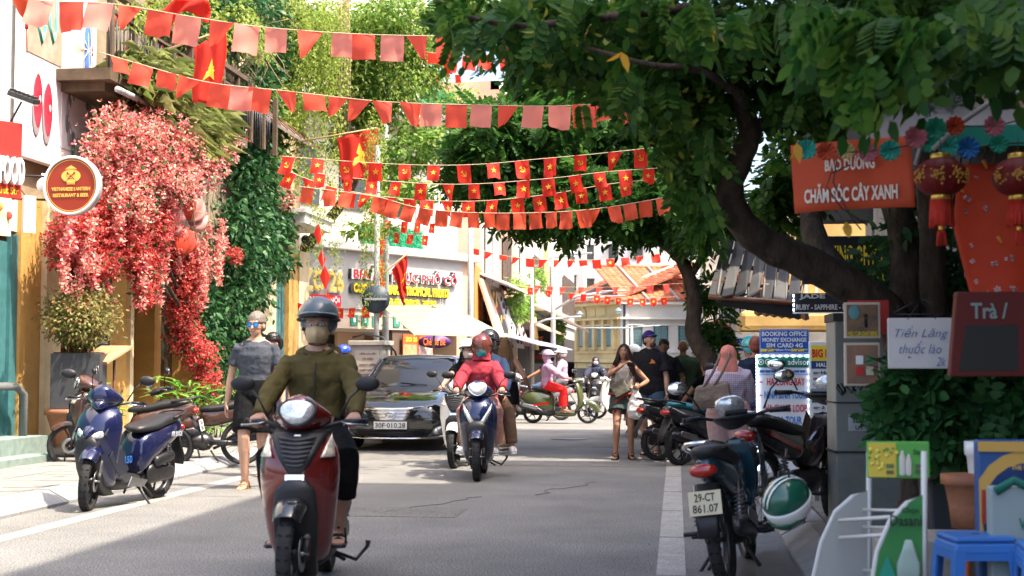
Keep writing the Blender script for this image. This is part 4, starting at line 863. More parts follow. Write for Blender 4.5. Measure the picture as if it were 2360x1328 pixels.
def floodlight(px, py, Y, label, s=1, arm=(-.5, 0, -.3)):
    c = at(px, py, Y); T_ = thing('floodlight', label, 'lamp', c); b = MB(); b.box((0, 0, 0), (.34*s, .2*s, .06*s), rot=(.15, .35, .1)); b.build('lamp_body', darkmetal, T_, bevel=.008*s); b = MB(); b.box((.01*s, -.01, -.045*s), (.29*s, .16*s, .02*s), rot=(.15, .35, .1)); b.build('lamp_glass', lens_clear, T_)
    b = MB(); b.tube([(0, 0, 0), tuple(q*s for q in arm)], .014*s, 6); b.build('arm', darkmetal, T_)
    b = MB()
    for i in range(6): b.box(((-.14+.055*i)*s, 0, (.04-.02*i+.05)*s), (.012*s, .18*s, .035*s), rot=(.15, .35, .1))
    b.build('cooling_fins', darkmetal, T_)
floodlight(55, 225, 16.0, 'grey floodlight on an arm in front of the red bead poster', 1.0, (-.25, 0, -.45))
# round sign
c = at(169, 429, 17.2); RS = thing('round_sign', 'round dark red hanging sign reading Vietnamese Lantern Restaurant and Beer', 'sign', c, R(-3)); rr = .375
b = MB(); b.lathe([(rr, .05), (rr, -.05)], 48, axis='y'); b.build('housing', grey_metal, RS, bevel=.006)
b = MB(); b.lathe([(rr+.004, -.075), (rr-.03, -.08), (rr-.03, -.05), (rr+.004, -.045)], 48, axis='y', closed=True); b.build('rim', white_plastic, RS)
b = MB(); b.lathe([(.001, -.062), (rr-.03, -.062)], 48, axis='y', caps=False); b.build('face', mat('maroon_face', (.26, .028, .012), .4), RS)
gold = mat('gold_print', (.72, .45, .10), .5)
b = MB(); b.lathe([(rr-.047, -.066), (rr-.055, -.066)], 48, axis='y', caps=False); b.build('gold_ring', gold, RS)
b = MB(); b.lathe([(.001, -.068), (.10, -.068)], 28, axis='y', caps=False); o = b.build('lantern_emblem', gold, RS); o.scale = (1.3, 1, .82); o.location = (0, 0, .12)
b = MB(); b.prism([(-.07, .215), (.07, .215), (0, .255)], (0, .003, 0), o=(0, -.071, 0)); b.bx(-.075, .075, -.071, -.068, .203, .212)
for i in range(9): b.bx(-.052+i*.0125, -.046+i*.0125, -.071, -.068, .01, .034)
b.bx(-.055, .055, -.071, -.068, .035, .042); b.build('lantern_trim', gold, RS)
b = MB()
for s in (1, -1): b.box((0, -.073, .12), (.008, .003, .115), rot=(0, s*.85, 0)); b.ell((-s*.045, -.073, .155), (.013, .002, .018))
b.lathe([(.088, -.072), (.092, -.072)], 28, axis='y', caps=False); b.build('spoon_and_fork', mat('maroon_face', (.26, .028, .012), .4), RS)
write('VIETNAMESE LANTERN', RS, gold, (0, -.068, -.045), width=.52, height=.046, bold=.03); write('RESTAURANT & BEER', RS, gold, (0, -.068, -.125), width=.48, height=.046, bold=.03)
b = MB()
for z in (.13, -.17): b.tube([(-.34, 0, z), (-1.25, .15, z+.06)], .014, 8)
b.tube([(-.9, .1, .14), (-.6, .05, -.2)], .008, 6); b.build('bracket', black, RS)
b = MB(); b.ell((-.46, .1, .03), (.07, .07, .09)); b.tube([(-.46, .1, .1), (-.46, .12, .18)], .02, 6); tag(b.build('camera_dome', white_plastic, None, loc=c), 'white dome security camera behind the round sign bracket', 'camera')

# building 1: ochre restaurant
B1 = thing('restaurant_building', 'ochre restaurant with brown wooden doors and balcony behind the bougainvillea', 'building', (XF, 22, 0))
ya, yb = fy(36), fy(545)
b = MB(); b.bx(XF-7, XF-.7, ya, yb, 0, 14); part(b, 'wall', cream, B1)
b = MB(); b.bx(XF-.7, XF, ya, yb, 3.55, 14); part(b, 'upper_wall', mat('aged_plaster', (.30, .24, .16), .85, c2=(.16, .13, .09), vs=1.5, bump=.4, bs=20), B1)
b = MB(); b.bx(XF-.75, XF+.15, ya+.1, yb, 0, .38); b.bx(XF, XF+.35, fy(250), yb, 0, .2) ; part(b, 'plinth', concrete, B1)
def fbox(px0, px1, zlo, zhi, x0, x1, name, m, root=B1, **k): b = MB(); b.bx(XF+x0, XF+x1, fy(px0), fy(px1), zlo, zhi); return part(b, name, m, root, **k)
fbox(36, 84, .38, 3.55, -.7, .06, 'pillar', ochre); fbox(84, 120, .38, 3.55, -.7, .14, 'pillar', cream, bevel=.01)
fbox(200, 207, .38, 3.55, -.3, .02, 'post', wood); fbox(240, 285, .38, 3.55, -.6, .06, 'pillar', ochre); fbox(285, 293, .38, 3.55, -.5, .12, 'pilaster', cream)
fbox(122, 240, 2.75, 3.56, -.5, -.1, 'lintel', ochre); w0 = fbox(124, 240, .5, 2.75, -.45, -.4, 'window', glass_d)
for px in (124, 160, 198): fbox(px, px+4, .4, 2.75, -.42, -.34, 'window_bar', wood)
for a, bb in ((293, 325), (326, 357), (372, 408), (409, 440), (452, 500)):
    d = fbox(a, bb, .4, 3.3, -.4, -.33, 'door_panel', wood, bevel=.006); q = MB(); q.bx(XF-.33, XF-.315, fy(a)+.08, fy(bb)-.08, 1.2, 2.9); part(q, 'door_glass', glass_d, B1); q = MB(); q.bx(XF-.33, XF-.30, fy(a)+.1, fy(bb)-.1, .5, 1.05); part(q, 'door_inset', wood, B1, bevel=.01)
fbox(357, 372, .38, 3.55, -.6, .0, 'pillar', ochre); fbox(440, 452, .38, 3.55, -.6, .0, 'pillar', ochre); fbox(500, 545, .38, 3.55, -.6, .0, 'pillar', ochre)
fbox(290, 500, 3.3, 3.56, -.5, -.2, 'lintel', wood)
# chalk board
cb = thing('menu_board', 'tall black menu board with white chalk writing beside the ochre wall', 'menu board', (XF+.1, fy(222), 1.9)); z0, z1 = fz(222, 800), fz(222, 628)
b = MB(); b.bx(XF+.06, XF+.1, fy(207), fy(240), z0, z1); part(b, 'board', mat('chalkboard', (.02, .022, .025), .7), cb, bevel=.006)
for i, (s, hh) in enumerate((('MONG CAT', .1), ('GUME MENU', .12), ('RESTAURANT', .05), ('LUNCH & DINNER', .05), ('PHO BUN', .07), ('COM RANG', .05), ('MI XAO', .07), ('CAFE', .05))):
    o = write(s, None, mat('chalk', (.55, .55, .53), .9), (XF+.104, fy(223), z1-.16-.155*i-(.1 if i > 3 else 0)), width=.38 if len(s) > 5 else .25, height=hh, X=(0, 1, 0), Y=(0, 0, 1), depth=.004); o.parent = cb; o.matrix_parent_inverse = Matrix.Translation(cb.location).inverted()
# balcony
bal = mat('balcony_wood', (.13, .09, .055), .8, c2=(.06, .04, .028), vs=4, bump=.3)
zB = fz(330, 225, XF+.9)
b = MB(); b.bx(XF, XF+.95, fy(238, XF+.9), fy(560, XF+.9), zB, zB+.16); b.bx(XF, XF+.8, fy(250, XF+.9), fy(560, XF+.9), zB-.12, zB); B1b = part(b, 'balcony_slab', bal, B1)
for i in range(11):
    y = fy(242, XF+.9)+i*.8; b = MB(); b.bx(XF+.86, XF+.94, y, y+.09, zB+.16, zB+1.25); part(b, 'balcony_post', bal, B1)
b = MB(); b.bx(XF+.84, XF+.96, fy(238, XF+.9), fy(560, XF+.9), zB+1.2, zB+1.28); b.bx(XF+.87, XF+.93, fy(238, XF+.9), fy(560, XF+.9), zB+.95, zB+.99); part(b, 'balcony_rail', bal, B1)
for i in range(60): 
    b = MB() if i == 0 else b; y = fy(242, XF+.9)+.13*i; b.tube([(XF+.9, y, zB+.16), (XF+.9, y, zB+.97)], .011, 5)
part(b, 'balcony_bars', darkmetal, B1)
b = MB(); b.bx(XF+.0, XF+.14, fy(330, XF), fy(330, XF)+1.2, zB+.3, zB+2.4); b.bx(XF+.0, XF+.14, fy(400, XF), fy(400, XF)+1.2, zB+.3, zB+2.4); part(b, 'balcony_door', wood, B1)
b = MB(); b.tube([(XF+1.05, fy(238, XF+.9), fz(240, 195, XF+1.0)), (XF+1.05, fy(335, XF+.9), fz(335, 240, XF+1.0))], .045, 8); o = tag(b.build('tube_lamp', grey_metal), 'grey tube lamp under the balcony edge above the bougainvillea', 'lamp')
b = MB(); b.ell(at(332, 246, 23), (.12, .12, .10)); tag(b.build('bulkhead_lamp', white_plastic), 'white round lamp at the balcony corner beside the ferns', 'lamp')
b = MB()
for i in range(26): y = fy(250, XF+.7)+rnd.random()*4.2; z = zB+.3+rnd.random()*.7; b.ell((XF+.6+rnd.random()*.2, y, z), (.05, .06, .09), 6, 5)
tag(b.build('balcony_lanterns', mat('lantern_red', (.5, .05, .02), .5)), 'cluster of small red and orange ornaments behind the balcony bars', None, None, 'stuff')

# building 2: ivy covered
B2 = thing('ivy_building', 'narrow cream building hidden by ivy with a teal shutter near the corner', 'building', (XF, 28, 0)); ya, yb = fy(545)+.02, fy(700)
b = MB(); b.bx(XF-7, XF-.1, ya, yb, 0, 12); part(b, 'wall', cream, B2)
for a, bb, m_ in ((590, 622, cream), (652, 672, ochre), (676, 699, cream)): fbox(a, bb, 0, 3.9, -.1, .14, 'pillar', m_, B2, bevel=.01)
for i in range(4): fbox(624+i*7, 630+i*7, .3, 3.6, -.1, .04, 'shutter_leaf', teal, B2)
fbox(560, 590, .9, 2.3, -.1, .0, 'window', glass_d, B2)
b = MB()
for i in range(22): b.bx(XF+.0, XF+.03, fy(560), fy(590), .95+i*.06, .98+i*.06)
part(b, 'louvre', wood, B2)
# slate canopy and awning over it
b = MB(); a = atx(640, 272, XF+.1); c_ = at(748, 352, 30.5)
b.add([(XF, 25.9, a.z+.2), (XF, 30.2, a.z+.2), (c_.x, 30.2, c_.z), (c_.x, 25.9, c_.z), (XF, 25.9, a.z+.14), (XF, 30.2, a.z+.14), (c_.x, 30.2, c_.z-.06), (c_.x, 25.9, c_.z-.06)], [(0, 1, 2, 3), (7, 6, 5, 4), (0, 3, 7, 4), (1, 5, 6, 2), (3, 2, 6, 7), (0, 4, 5, 1)]); o = tag(b.build('canopy', roofm), 'dark tiled canopy sloping out of the ivy above the first big flag', 'canopy')
for i in range(9):
    b = MB(); y = 25.95+i*.52; b.tube([(XF, y, a.z+.21), (c_.x, y, c_.z+.01)], .018, 5); q = b.build('canopy_rib', wood, o)
b = MB(); a = atx(665, 492, XF+.1); c_ = at(738, 525, 30.5); b.bx(XF, c_.x, 29.2, 31.6, c_.z-.02, c_.z+.2); b.bx(XF-.02, c_.x+.05, 29.1, 31.7, c_.z+.2, c_.z+.28); tag(b.build('porch_roof', white_paint, None), 'white concrete porch slab over the corner pillars', 'canopy')
b = MB(); b.ell(at(704, 552, 30.6), (.1, .1, .1)); tag(b.build('security_camera', black), 'black ball camera under the white porch slab', 'camera')

# ------------------------------------------------------------------ sign building across the side street (angled facade)
D = Vector((.49, .872, 0)).normalized(); N_ = Vector((D.y, -D.x, 0)); 
def on_line(px, P0=Vector((-9.25, 34, 0))):
    d = ray(px, 700); k = d.x/d.y; t = (P0.x-k*P0.y)/(k*D.y-D.x); return P0+D*t, t
PL, tL = on_line(560); P0, t0 = on_line(684); P1, t1 = on_line(1066); PE, tE = on_line(1090)
SB = thing('corner_restaurant', 'two storey corner restaurant with a grey sign fascia and open dark front', 'building', (P0.x, P0.y, 0))
def zat(px, py, P): return CAM_H + (ray(px, py).z/ray(px, py).y)*P.y
zt, zb_ = zat(690, 566, P0), zat(690, 706, P0)
greyf = mat('grey_fascia', (.33, .315, .31), .45, var=.06, vs=2)
L_ = (PE-PL).length
q = MB(); a, c_ = PL-N_*.9, PE-N_*.9
def wallbox(root, name, u0, u1, z0, z1, d0, d1, m, **k):
    """box along the angled facade: u from P0 along D, d outwards"""
    b = MB(); c4 = [P0+D*u+N_*d for u, d in ((u0, d0), (u1, d0), (u1, d1), (u0, d1))]
    b.add([Vector((v.x, v.y, z)) for z in (z0, z1) for v in c4], [(0, 1, 2, 3), (4, 5, 6, 7), (0, 1, 5, 4), (1, 2, 6, 5), (2, 3, 7, 6), (3, 0, 4, 7)]); return part(b, name, m, root, **k)
W1 = (P1-P0).length; W2 = (PE-P0).length; WL = -(P0-PL).length
wallbox(SB, 'sign_fascia', WL, W1, zb_, zt, -.35, 0, greyf)
wallbox(SB, 'cornice', WL-.1, W2+.25, zt, zt+.2, -.9, .18, white_paint, bevel=.02)
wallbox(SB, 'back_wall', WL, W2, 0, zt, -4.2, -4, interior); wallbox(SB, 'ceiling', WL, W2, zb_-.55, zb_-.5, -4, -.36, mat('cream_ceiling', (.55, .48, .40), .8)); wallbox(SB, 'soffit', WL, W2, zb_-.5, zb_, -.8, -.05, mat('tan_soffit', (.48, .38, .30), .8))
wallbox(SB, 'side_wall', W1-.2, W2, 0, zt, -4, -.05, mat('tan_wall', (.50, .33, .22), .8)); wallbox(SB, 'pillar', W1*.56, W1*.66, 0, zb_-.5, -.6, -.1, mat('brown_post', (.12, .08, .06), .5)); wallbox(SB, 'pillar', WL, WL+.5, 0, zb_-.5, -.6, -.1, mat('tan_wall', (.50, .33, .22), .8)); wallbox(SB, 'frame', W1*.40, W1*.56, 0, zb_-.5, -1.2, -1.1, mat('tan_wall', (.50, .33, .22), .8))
wallbox(SB, 'upper_wall', WL, W2-.1, zt+.2, 14, -5, -1.6, mat('pink_cream_plaster', (.68, .60, .52), .8, var=.1, vs=2))
for u, (wz, hz) in ((1.2, (1.2, 1.6)), (3.2, (1.0, 1.7)), (5.0, (1.2, 1.6))):
    for fl in (1.3, 4.9):
        wf = wallbox(SB, 'window', u, u+wz, zt+fl, zt+fl+hz, -1.62, -1.55, glass_d); wallbox(SB, 'window_hood', u-.15, u+wz+.15, zt+fl+hz, zt+fl+hz+.12, -1.6, -1.2, white_paint)
wallbox(SB, 'balcony_slab', WL, W2+.2, zt+3.9, zt+4.15, -1.6, -.2, white_paint, bevel=.02); wallbox(SB, 'balcony_wall', WL, W2+.2, zt+4.15, zt+4.5, -.4, -.25, white_paint)
wallbox(SB, 'floor_band', WL, W2, zt+3.4, zt+3.6, -1.62, -1.4, white_paint)
for i in range(12): wallbox(SB, 'curtain', W1-1.1+i*.16, W1-1.02+i*.16, zt+.2, zt+2.2, -.85+.03*(i % 2), -.78, mat('white_curtain', (.78, .76, .73), .8))
# ceiling lamps
lampm = mat('warm_lamp', (1, .82, .5), .5, emit=6)
for u, d in ((.9, -2.4), (3.0, -2.2), (1.7, -3.2)):
    b = MB(); v = P0+D*u+N_*d; b.lathe([(.22, zb_-.60), (.22, zb_-.56)], 16, c=(v.x, v.y, 0)); part(b, 'ceiling_lamp', lampm, SB)
redL = mat('red_letter', (.62, .02, .03), .4); yelL = mat('yellow_letter', (.85, .62, .04), .4); whiteL = white_plastic; sideL = mat('letter_side', (.05, .06, .08), .5)
hh = zt-zb_
def uof(px): return on_line(px)[1]-t0
for s, m_, u0, u1, zc, h_ in (('BIA ẨM THỰC PHỐ CỔ', redL, uof(808), uof(1046), zat(930, 634, P0+D*3.3), .42), ('CUISINE - DRINKS - TROPICAL FRUITS', yelL, uof(808), uof(1028), zat(918, 668, P0+D*3.2), .24)):
    mid, w_ = (u0+u1)/2, u1-u0
    pwrite(SB, s, sideL, P0, D, mid-.05, zc-.01, w_*1.02, h_*1.12, .08, .045, .0); 
    if m_ is redL: pwrite(SB, s, whiteL, P0, D, mid, zc, w_*1.03, h_*1.12, .10, .07)
    pwrite(SB, s, m_, P0, D, mid, zc, w_, h_, .115, .012 if m_ is redL else .03)
pwrite(SB, '음료-열대 과일', yelL, P0, D, uof(945), zat(940, 697, P0+D*3.5), 2.1, .22, .06, .02)
pwrite(SB, 'ZO 26', whiteL, P0, D, uof(737), zat(735, 645, P0+D*.6), 1.55, .62, .10, .06); pwrite(SB, 'ZO 26', mat('yellow_number', (.78, .48, .03), .45, c2=(.85, .65, .25), vs=4), P0, D, uof(737), zat(735, 645, P0+D*.6), 1.5, .56, .125, .03)
wallbox(SB, 'name_plate', WL+.4, uof(782), zat(730, 703, P0), zat(730, 676, P0), 0, .06, redL); pwrite(SB, 'TẠ HIỆN - HÀ NỘI', whiteL, P0, D, uof(722), zat(722, 687, P0), 1.75, .2, .01, .03, off=.065)
# string of green pennants inside the front
SP = thing('pennant_string', 'row of green printed pennants under the restaurant sign fascia', 'bunting', P0+N_*.12)
gp_ = mat('green_pennant', (.03, .22, .15), .7)
for i in range(13):
    u = .3+i*.42; 
    if i % 4 == 3: continue
    wallbox(SP, 'pennant', u, u+.27, zb_-.42, zb_-.14, -.03, -.02, gp_); wallbox(SP, 'pennant_mark', u+.1, u+.17, zb_-.34, zb_-.22, -.018, -.012, white_plastic)
wallbox(SP, 'cord', .2, 5.6, zb_-.14, zb_-.13, -.03, -.02, white_plastic)
# menu posters by the pillar
MP = thing('menu_poster', 'red and white menu posters with noodle dishes under the beige umbrella', 'poster', P0+D*3.6)
ua, ub = uof(928), uof(998); zz = [zat(960, y, P0+D*3.8) for y in (770, 792, 822)]
wallbox(MP, 'board', ua, ub, zz[2], zz[0], -.02, .02, mat('menu_red', (.55, .10, .03), .5)); wallbox(MP, 'photo', ua, (ua+ub)/2-.05, zz[2], zz[1]-.02, .02, .03, mat('noodle_photo', (.45, .13, .04), .5, c2=(.55, .35, .2), vs=9)); wallbox(MP, 'photo', (ua+ub)/2, ub, zz[2], zz[1]-.02, .02, .03, mat('plate_photo', (.6, .62, .66), .5, c2=(.5, .12, .05), vs=7))
pwrite(MP, 'ZO 26  ZO 26', yelL, P0, D, (ua+ub)/2, zz[1]+.12, (ub-ua)*.85, .12, .006, .02, off=.022)
OV = thing('oval_sign', 'purple oval sign with orange lettering below the umbrella', 'sign', P0+D*5.0+N_*.3); u = uof(1024); zc = zat(1024, 788, P0+D*5)
b = MB(); b.lathe([(.5, -.03), (.5, .03)], 28, axis='y'); o = b.build('board', mat('purple_sign', (.07, .025, .12), .4), None); o.parent = OV; o.scale = (.9, 1, .36); o.rotation_euler = (0, 0, math.atan2(D.y, D.x)*.3); o.location = (0, 0, zc); OV.location.z = 0
write('Chè Bê Bê', OV, mat('orange_letter', (.8, .2, .05), .5), (0, -.06, zc), width=.6, height=.2, X=(.95, .28, 0), depth=.02)
# artificial hedge mats on the balconies with flags
hedge = leafmat('plastic_hedge', [(.01, .16, .07), (.02, .28, .13), (.05, .42, .22)], .2)
def hedge_mat(label, u0, u1, z0, z1, d=-.55):
    k = int(4200*(u1-u0)*(z1-z0)); c = np.array(P0+N_*d)[None]+np.array(D)[None]*nr.uniform(u0, u1, k)[:, None]; c[:, 2] = nr.uniform(z0, z1, k); c += np.array(N_)*nr.rand(k)[:, None]*.1
    V, F = scatter(LEAF, LEAF_F, c, rdir(k)*.6+np.array(N_), rdir(k), nr.uniform(.05, .09, k)); return tag(np_obj('hedge_mat', V, F, hedge), label, 'hedge')
z0, z1 = zat(960, 572, P0+D*3.9), zat(960, 520, P0+D*3.9)
hedge_mat('bright green plastic hedge mat on balcony just above the grey sign', uof(868), uof(1004), z0, z1); wallbox(SB, 'balcony_wall', uof(868), uof(1006), z0, z1, -.66, -.6, white_paint)
z0, z1 = zat(1015, 235, P0+D*4.8), zat(1015, 198, P0+D*4.8)
hedge_mat('bright green plastic hedge mat on the upper balcony near the top', uof(970), uof(1050), z0, z1, -.1)
# orange side panel and pole
OP = thing('sign_panel', 'orange vertical shop panel beside the corner restaurant sign', 'sign', PE); b = MB(); a = PE+N_*.05; c2_ = at(1112, 700, 43)
b.add([(a.x, a.y, zb_-1.2), (c2_.x, c2_.y, zb_-1.2), (c2_.x, c2_.y, zt-.05), (a.x, a.y, zt), (a.x-.08, a.y+.03, zb_-1.2), (c2_.x-.08, c2_.y, zb_-1.2), (c2_.x-.08, c2_.y, zt-.05), (a.x-.08, a.y+.03, zt)], [(0, 1, 2, 3), (7, 6, 5, 4), (0, 4, 5, 1), (3, 2, 6, 7), (1, 5, 6, 2), (0, 3, 7, 4)]); part(b, 'board', mat('orange_panel', (.62, .20, .05), .5, var=.1, vs=1), OP)

# ------------------------------------------------------------------ row of shops down the left side of the far street
XR = -5.9
rowcol = [(.62, .54, .42), (.60, .34, .24), (.66, .60, .50), (.50, .44, .34), (.62, .50, .30), (.56, .50, .44)]
y = 43.0; names = ['first', 'second', 'third', 'fourth', 'fifth', 'sixth']
labs = ['white and glass fronted house behind the street pole', 'brick red house with iron window grilles over the slanted awning', 'cream house with barred upper balconies', 'weathered grey house with cables and an air conditioner', 'yellow stained house next to the palm leaves', 'pale far house before the colonial building']
for i in range(6):
    L = (4.5, 3.6, 5, 5.5, 7, 9)[i]; h = (9.5, 11, 10, 9, 8, 7.5)[i]; T_ = thing('shop_house', labs[i], 'building', (XR, y+L/2, 0)); xx = XR-.1*(i % 2)+(.1*i)
    m_ = mat('row_plaster%d' % i, rowcol[i], .85, c2=tuple(c*.7 for c in rowcol[i]), vs=1.2, bump=.3, bs=15)
    b = MB(); b.bx(xx-6, xx, y+.01, y+L-.01, 0, h); part(b, 'wall', m_, T_)
    b = MB(); b.bx(xx-.3, xx+.12, y+.01, y+L-.01, h-.3, h); b.bx(xx, xx+.1, y+.01, y+L-.01, 3.3, 3.45); part(b, 'cornice', white_paint, T_)
    b = MB(); b.bx(xx, xx+.03, y+.3, y+L-.3, .1, 2.7); part(b, 'dark_opening_sheet', interior, T_)  # flat dark sheet on the wall, shade of the open shop put into its colour
    k = max(2, int(L/1.7))
    for fl in range(2):
        for j in range(k):
            yy = y+.5+(L-1)/k*(j+.1); b = MB(); b.bx(xx, xx+.05, yy, yy+(L-1)/k*.75, 4+fl*3, 5.7+fl*3); wn = part(b, 'window', glass_d, T_); b = MB()
            for s in range(7): q = yy+(L-1)/k*.75*s/6; b.bx(xx+.06, xx+.09, q-.012, q+.012, 3.9+fl*3, 5.8+fl*3)
            part(b, 'window_bars', white_paint if i % 2 == 0 else roofm, T_)
    if i in (1, 2, 3):
        b = MB(); b.bx(xx, xx+.7, y+.2, y+L-.2, 3.5, 3.6); b.bx(xx+.66, xx+.7, y+.2, y+L-.2, 4.4, 4.45)
        for s in range(int(L/.18)): b.bx(xx+.67, xx+.69, y+.2+s*.18, y+.22+s*.18, 3.6, 4.4)
        part(b, 'balcony', white_paint, T_)
    y += L
# corrugated awnings and slanted shop boards
corr = mat('corrugated_sheet', (.60, .56, .50), .6, c2=(.42, .38, .33), vs=2)
def awning(label, y0, y1, x0, z0, x1, z1, m, t=.04, ribs=True, cat='awning', parent=None):
    b = MB(); b.add([(x0, y0, z0), (x0, y1, z0), (x1, y1, z1), (x1, y0, z1), (x0, y0, z0-t), (x0, y1, z0-t), (x1, y1, z1-t), (x1, y0, z1-t)], [(0, 1, 2, 3), (7, 6, 5, 4), (0, 4, 5, 1), (3, 2, 6, 7), (1, 5, 6, 2), (0, 3, 7, 4)])
    o = b.build('awning', m); tag(o, label, cat)
    if ribs:
        me = None; n = int((y1-y0)/.22)
        for i in range(n):
            if me is None: q = MB(); q.tube([(x0, 0, z0+.01), (x1, 0, z1+.01)], .02, 5); me = q.mesh('rib', m)
            r_ = bpy.data.objects.new('rib', me); COL.objects.link(r_); r_.parent = o; r_.location = (0, y0+.1+i*.22, 0)
    return o
awning('cream corrugated awning sloping over the jewellery boards', 42, 49, -6.1, 4.2, -4.9, 3.75, corr)
awning('long dark brown awning beyond the street poles on the left', 56, 70, -5.8, 3.9, -4.2, 3.0, mat('dark_brown_canvas', (.10, .07, .055), .8))
awning('lilac tarpaulin awning low behind the scooter riders', 40, 54, -5.9, 2.5, -3.9, 1.95, mat('lilac_tarp', (.42, .38, .48), .7), ribs=False)
awning('tan striped awning under the dark brown one', 50, 58, -5.8, 3.2, -4.5, 2.6, mat('tan_canvas', (.40, .30, .20), .8))
def board(label, y0, y1, x0, z1, x1, z0, m, cat='sign', extra=None):
    T_ = thing('shop_board', label, cat, ((x0+x1)/2, y0, z0)); b = MB(); b.add([(x0, y0, z1), (x0, y1, z1), (x1, y1, z0), (x1, y0, z0), (x0-.08, y0, z1), (x0-.08, y1, z1), (x1-.08, y1, z0), (x1-.08, y0, z0)], [(0, 1, 2, 3), (7, 6, 5, 4), (0, 4, 5, 1), (3, 2, 6, 7), (1, 5, 6, 2), (0, 3, 7, 4)]); part(b, 'board', m, T_)
    if extra: extra(T_, Vector((x0, y0, z1)), Vector((x0, y1, z1)), Vector((x1, y0, z0)))
    return T_
def orn(n, m, s=.12, seed=1):
    def f(T_, a, b_, c):
        r_ = random.Random(seed)
        for i in range(n):
            u, v = r_.uniform(.1, .9), r_.uniform(.08, .92); p = a+(b_-a)*u+(c-a)*v+Vector((.03, 0, .02)); q = MB(); q.ell(p, (.03, s*r_.uniform(.5, 1.6), s*r_.uniform(.5, 1.6)), 8, 5); part(q, 'printed_ornament', m, T_)
    return f
board('pale orange slanted poster board at the start of the shop row', 41.3, 43, -5.7, 3.9, -5.15, 2.2, mat('peach_board', (.58, .36, .20), .6, c2=(.50, .40, .32), vs=1.5))
board('black slanted board with gold leaf shapes', 43.1, 44.9, -5.7, 3.7, -5.1, 1.9, mat('black_board', (.02, .02, .022), .5), extra=orn(7, mat('gold_foil', (.55, .36, .10), .4), .12, 3))
board('grey board hung with dark and pink jewellery shapes', 45, 47.2, -5.7, 3.7, -5.0, 1.9, mat('grey_board', (.5, .47, .46), .6, var=.2, vs=3), extra=orn(26, mat('dark_jewels', (.03, .03, .035), .4), .08, 5))
board('pink striped board further along the jewellery shops', 47.3, 49, -5.6, 3.6, -5.0, 2.0, mat('pink_board', (.60, .30, .27), .6, c2=(.4, .35, .33), vs=4, stretch=(1, 5, 1)), extra=orn(14, mat('dark_jewels', (.03, .03, .035), .4), .07, 9))
board('yellow vertical banner hanging beside the street pole', 50.3, 51.2, -5.0, 3.1, -4.9, 1.9, mat('yellow_banner', (.66, .50, .18), .7))
MS = thing('hanging_sign', 'black hanging sign with orange lettering MASS beyond the poles', 'sign', at(1238, 800, 56)); b = MB(); b.box((0, 0, 0), (1.15, .1, 1.3)); b.build('board', black, MS, bevel=.01); write('MASS', MS, mat('orange_letter', (.8, .2, .05), .5), (-.1, -.055, .25), width=.7, height=.34); write('SILVER', MS, lens_red, (-.05, -.055, -.4), width=.6, height=.15)
# red flower clusters, palms on the row
redfl = leafmat('red_paper_flowers', [(.6, .02, .03), (.75, .06, .06), (.5, .01, .05)], .3)
tag(foliage('red_flower_garland', [(*at(1133, 740, 44), .15, .3, .35), (*at(1140, 720, 44), .15, .3, .3), (*at(1228, 790, 52), .12, .3, .45)], 700, .07, redfl), 'red artificial flower garland hanging before the black board', 'garland')
CMPD = compound(6); 
palm = leafmat('palm_green', [(.10, .22, .03), (.2, .35, .06), (.3, .42, .1)], .5)
tag(foliage('roof_plants', [(*at(1238, 648, 53), .35, .5, .5), (*at(1210, 700, 50), .3, .8, .6), (*at(1280, 760, 60), .4, .9, .6), (*at(1190, 690, 47), .3, .5, .8)], 2600, .16, palm), 'pale green climbing plants on the balconies of the far shop row', 'plants')
# ------------------------------------------------------------------ street poles
def pole(label, px, py_top, Y, r=.06, arms=()):
    g = at(px, 845, Y); z = at(px, py_top, Y).z; T_ = thing('street_lamp', label, 'street lamp', (g.x, g.y, 0)); b = MB(); b.tube([(0, 0, 0), (0, 0, z)], [r*1.2, r*.8], 10); b.build('pole', grey_metal, T_)
    for (dx, dz, z0) in arms:
        b = MB(); b.tube([(0, 0, z-z0), (dx*.4, 0, z-z0+dz*.75), (dx, 0, z-z0+dz)], r*.5, 8); b.build('arm', grey_metal, T_); b = MB(); b.tube([(dx*.85, 0, z-z0+dz), (dx*1.25, 0, z-z0+dz+.02)], [(.05, .03), (.09, .035)], 8, side=(0, 1, 0), round_=True); b.build('lamp_head', grey_metal, T_)
    return T_
pole('tall bare grey pole right of the corner restaurant', 1084, 480, 37.5, .085)
pole('grey street lamp pole in front of the awnings with one long arm', 1226, 600, 48, .07, ((1.6, .5, .3), (1.3, .25, 2.2)))
pole('second grey lamp pole just beyond with angled arms to the right', 1275, 560, 52, .09, ((2.1, .7, 2.5),))
pole('thin lamp pole in front of the colonial building', 1298, 690, 75, .07, ((2.6, .35, .2),))
pole('tall grey lamp post rising behind the bunting in the creepers', 888, 130, 36, .08, ())
pole('short horizontal armed pole before the white shuttered wing', 1456, 752, 78, .09, ((-3.6, .0, .1), (1.2, .1, .1)))
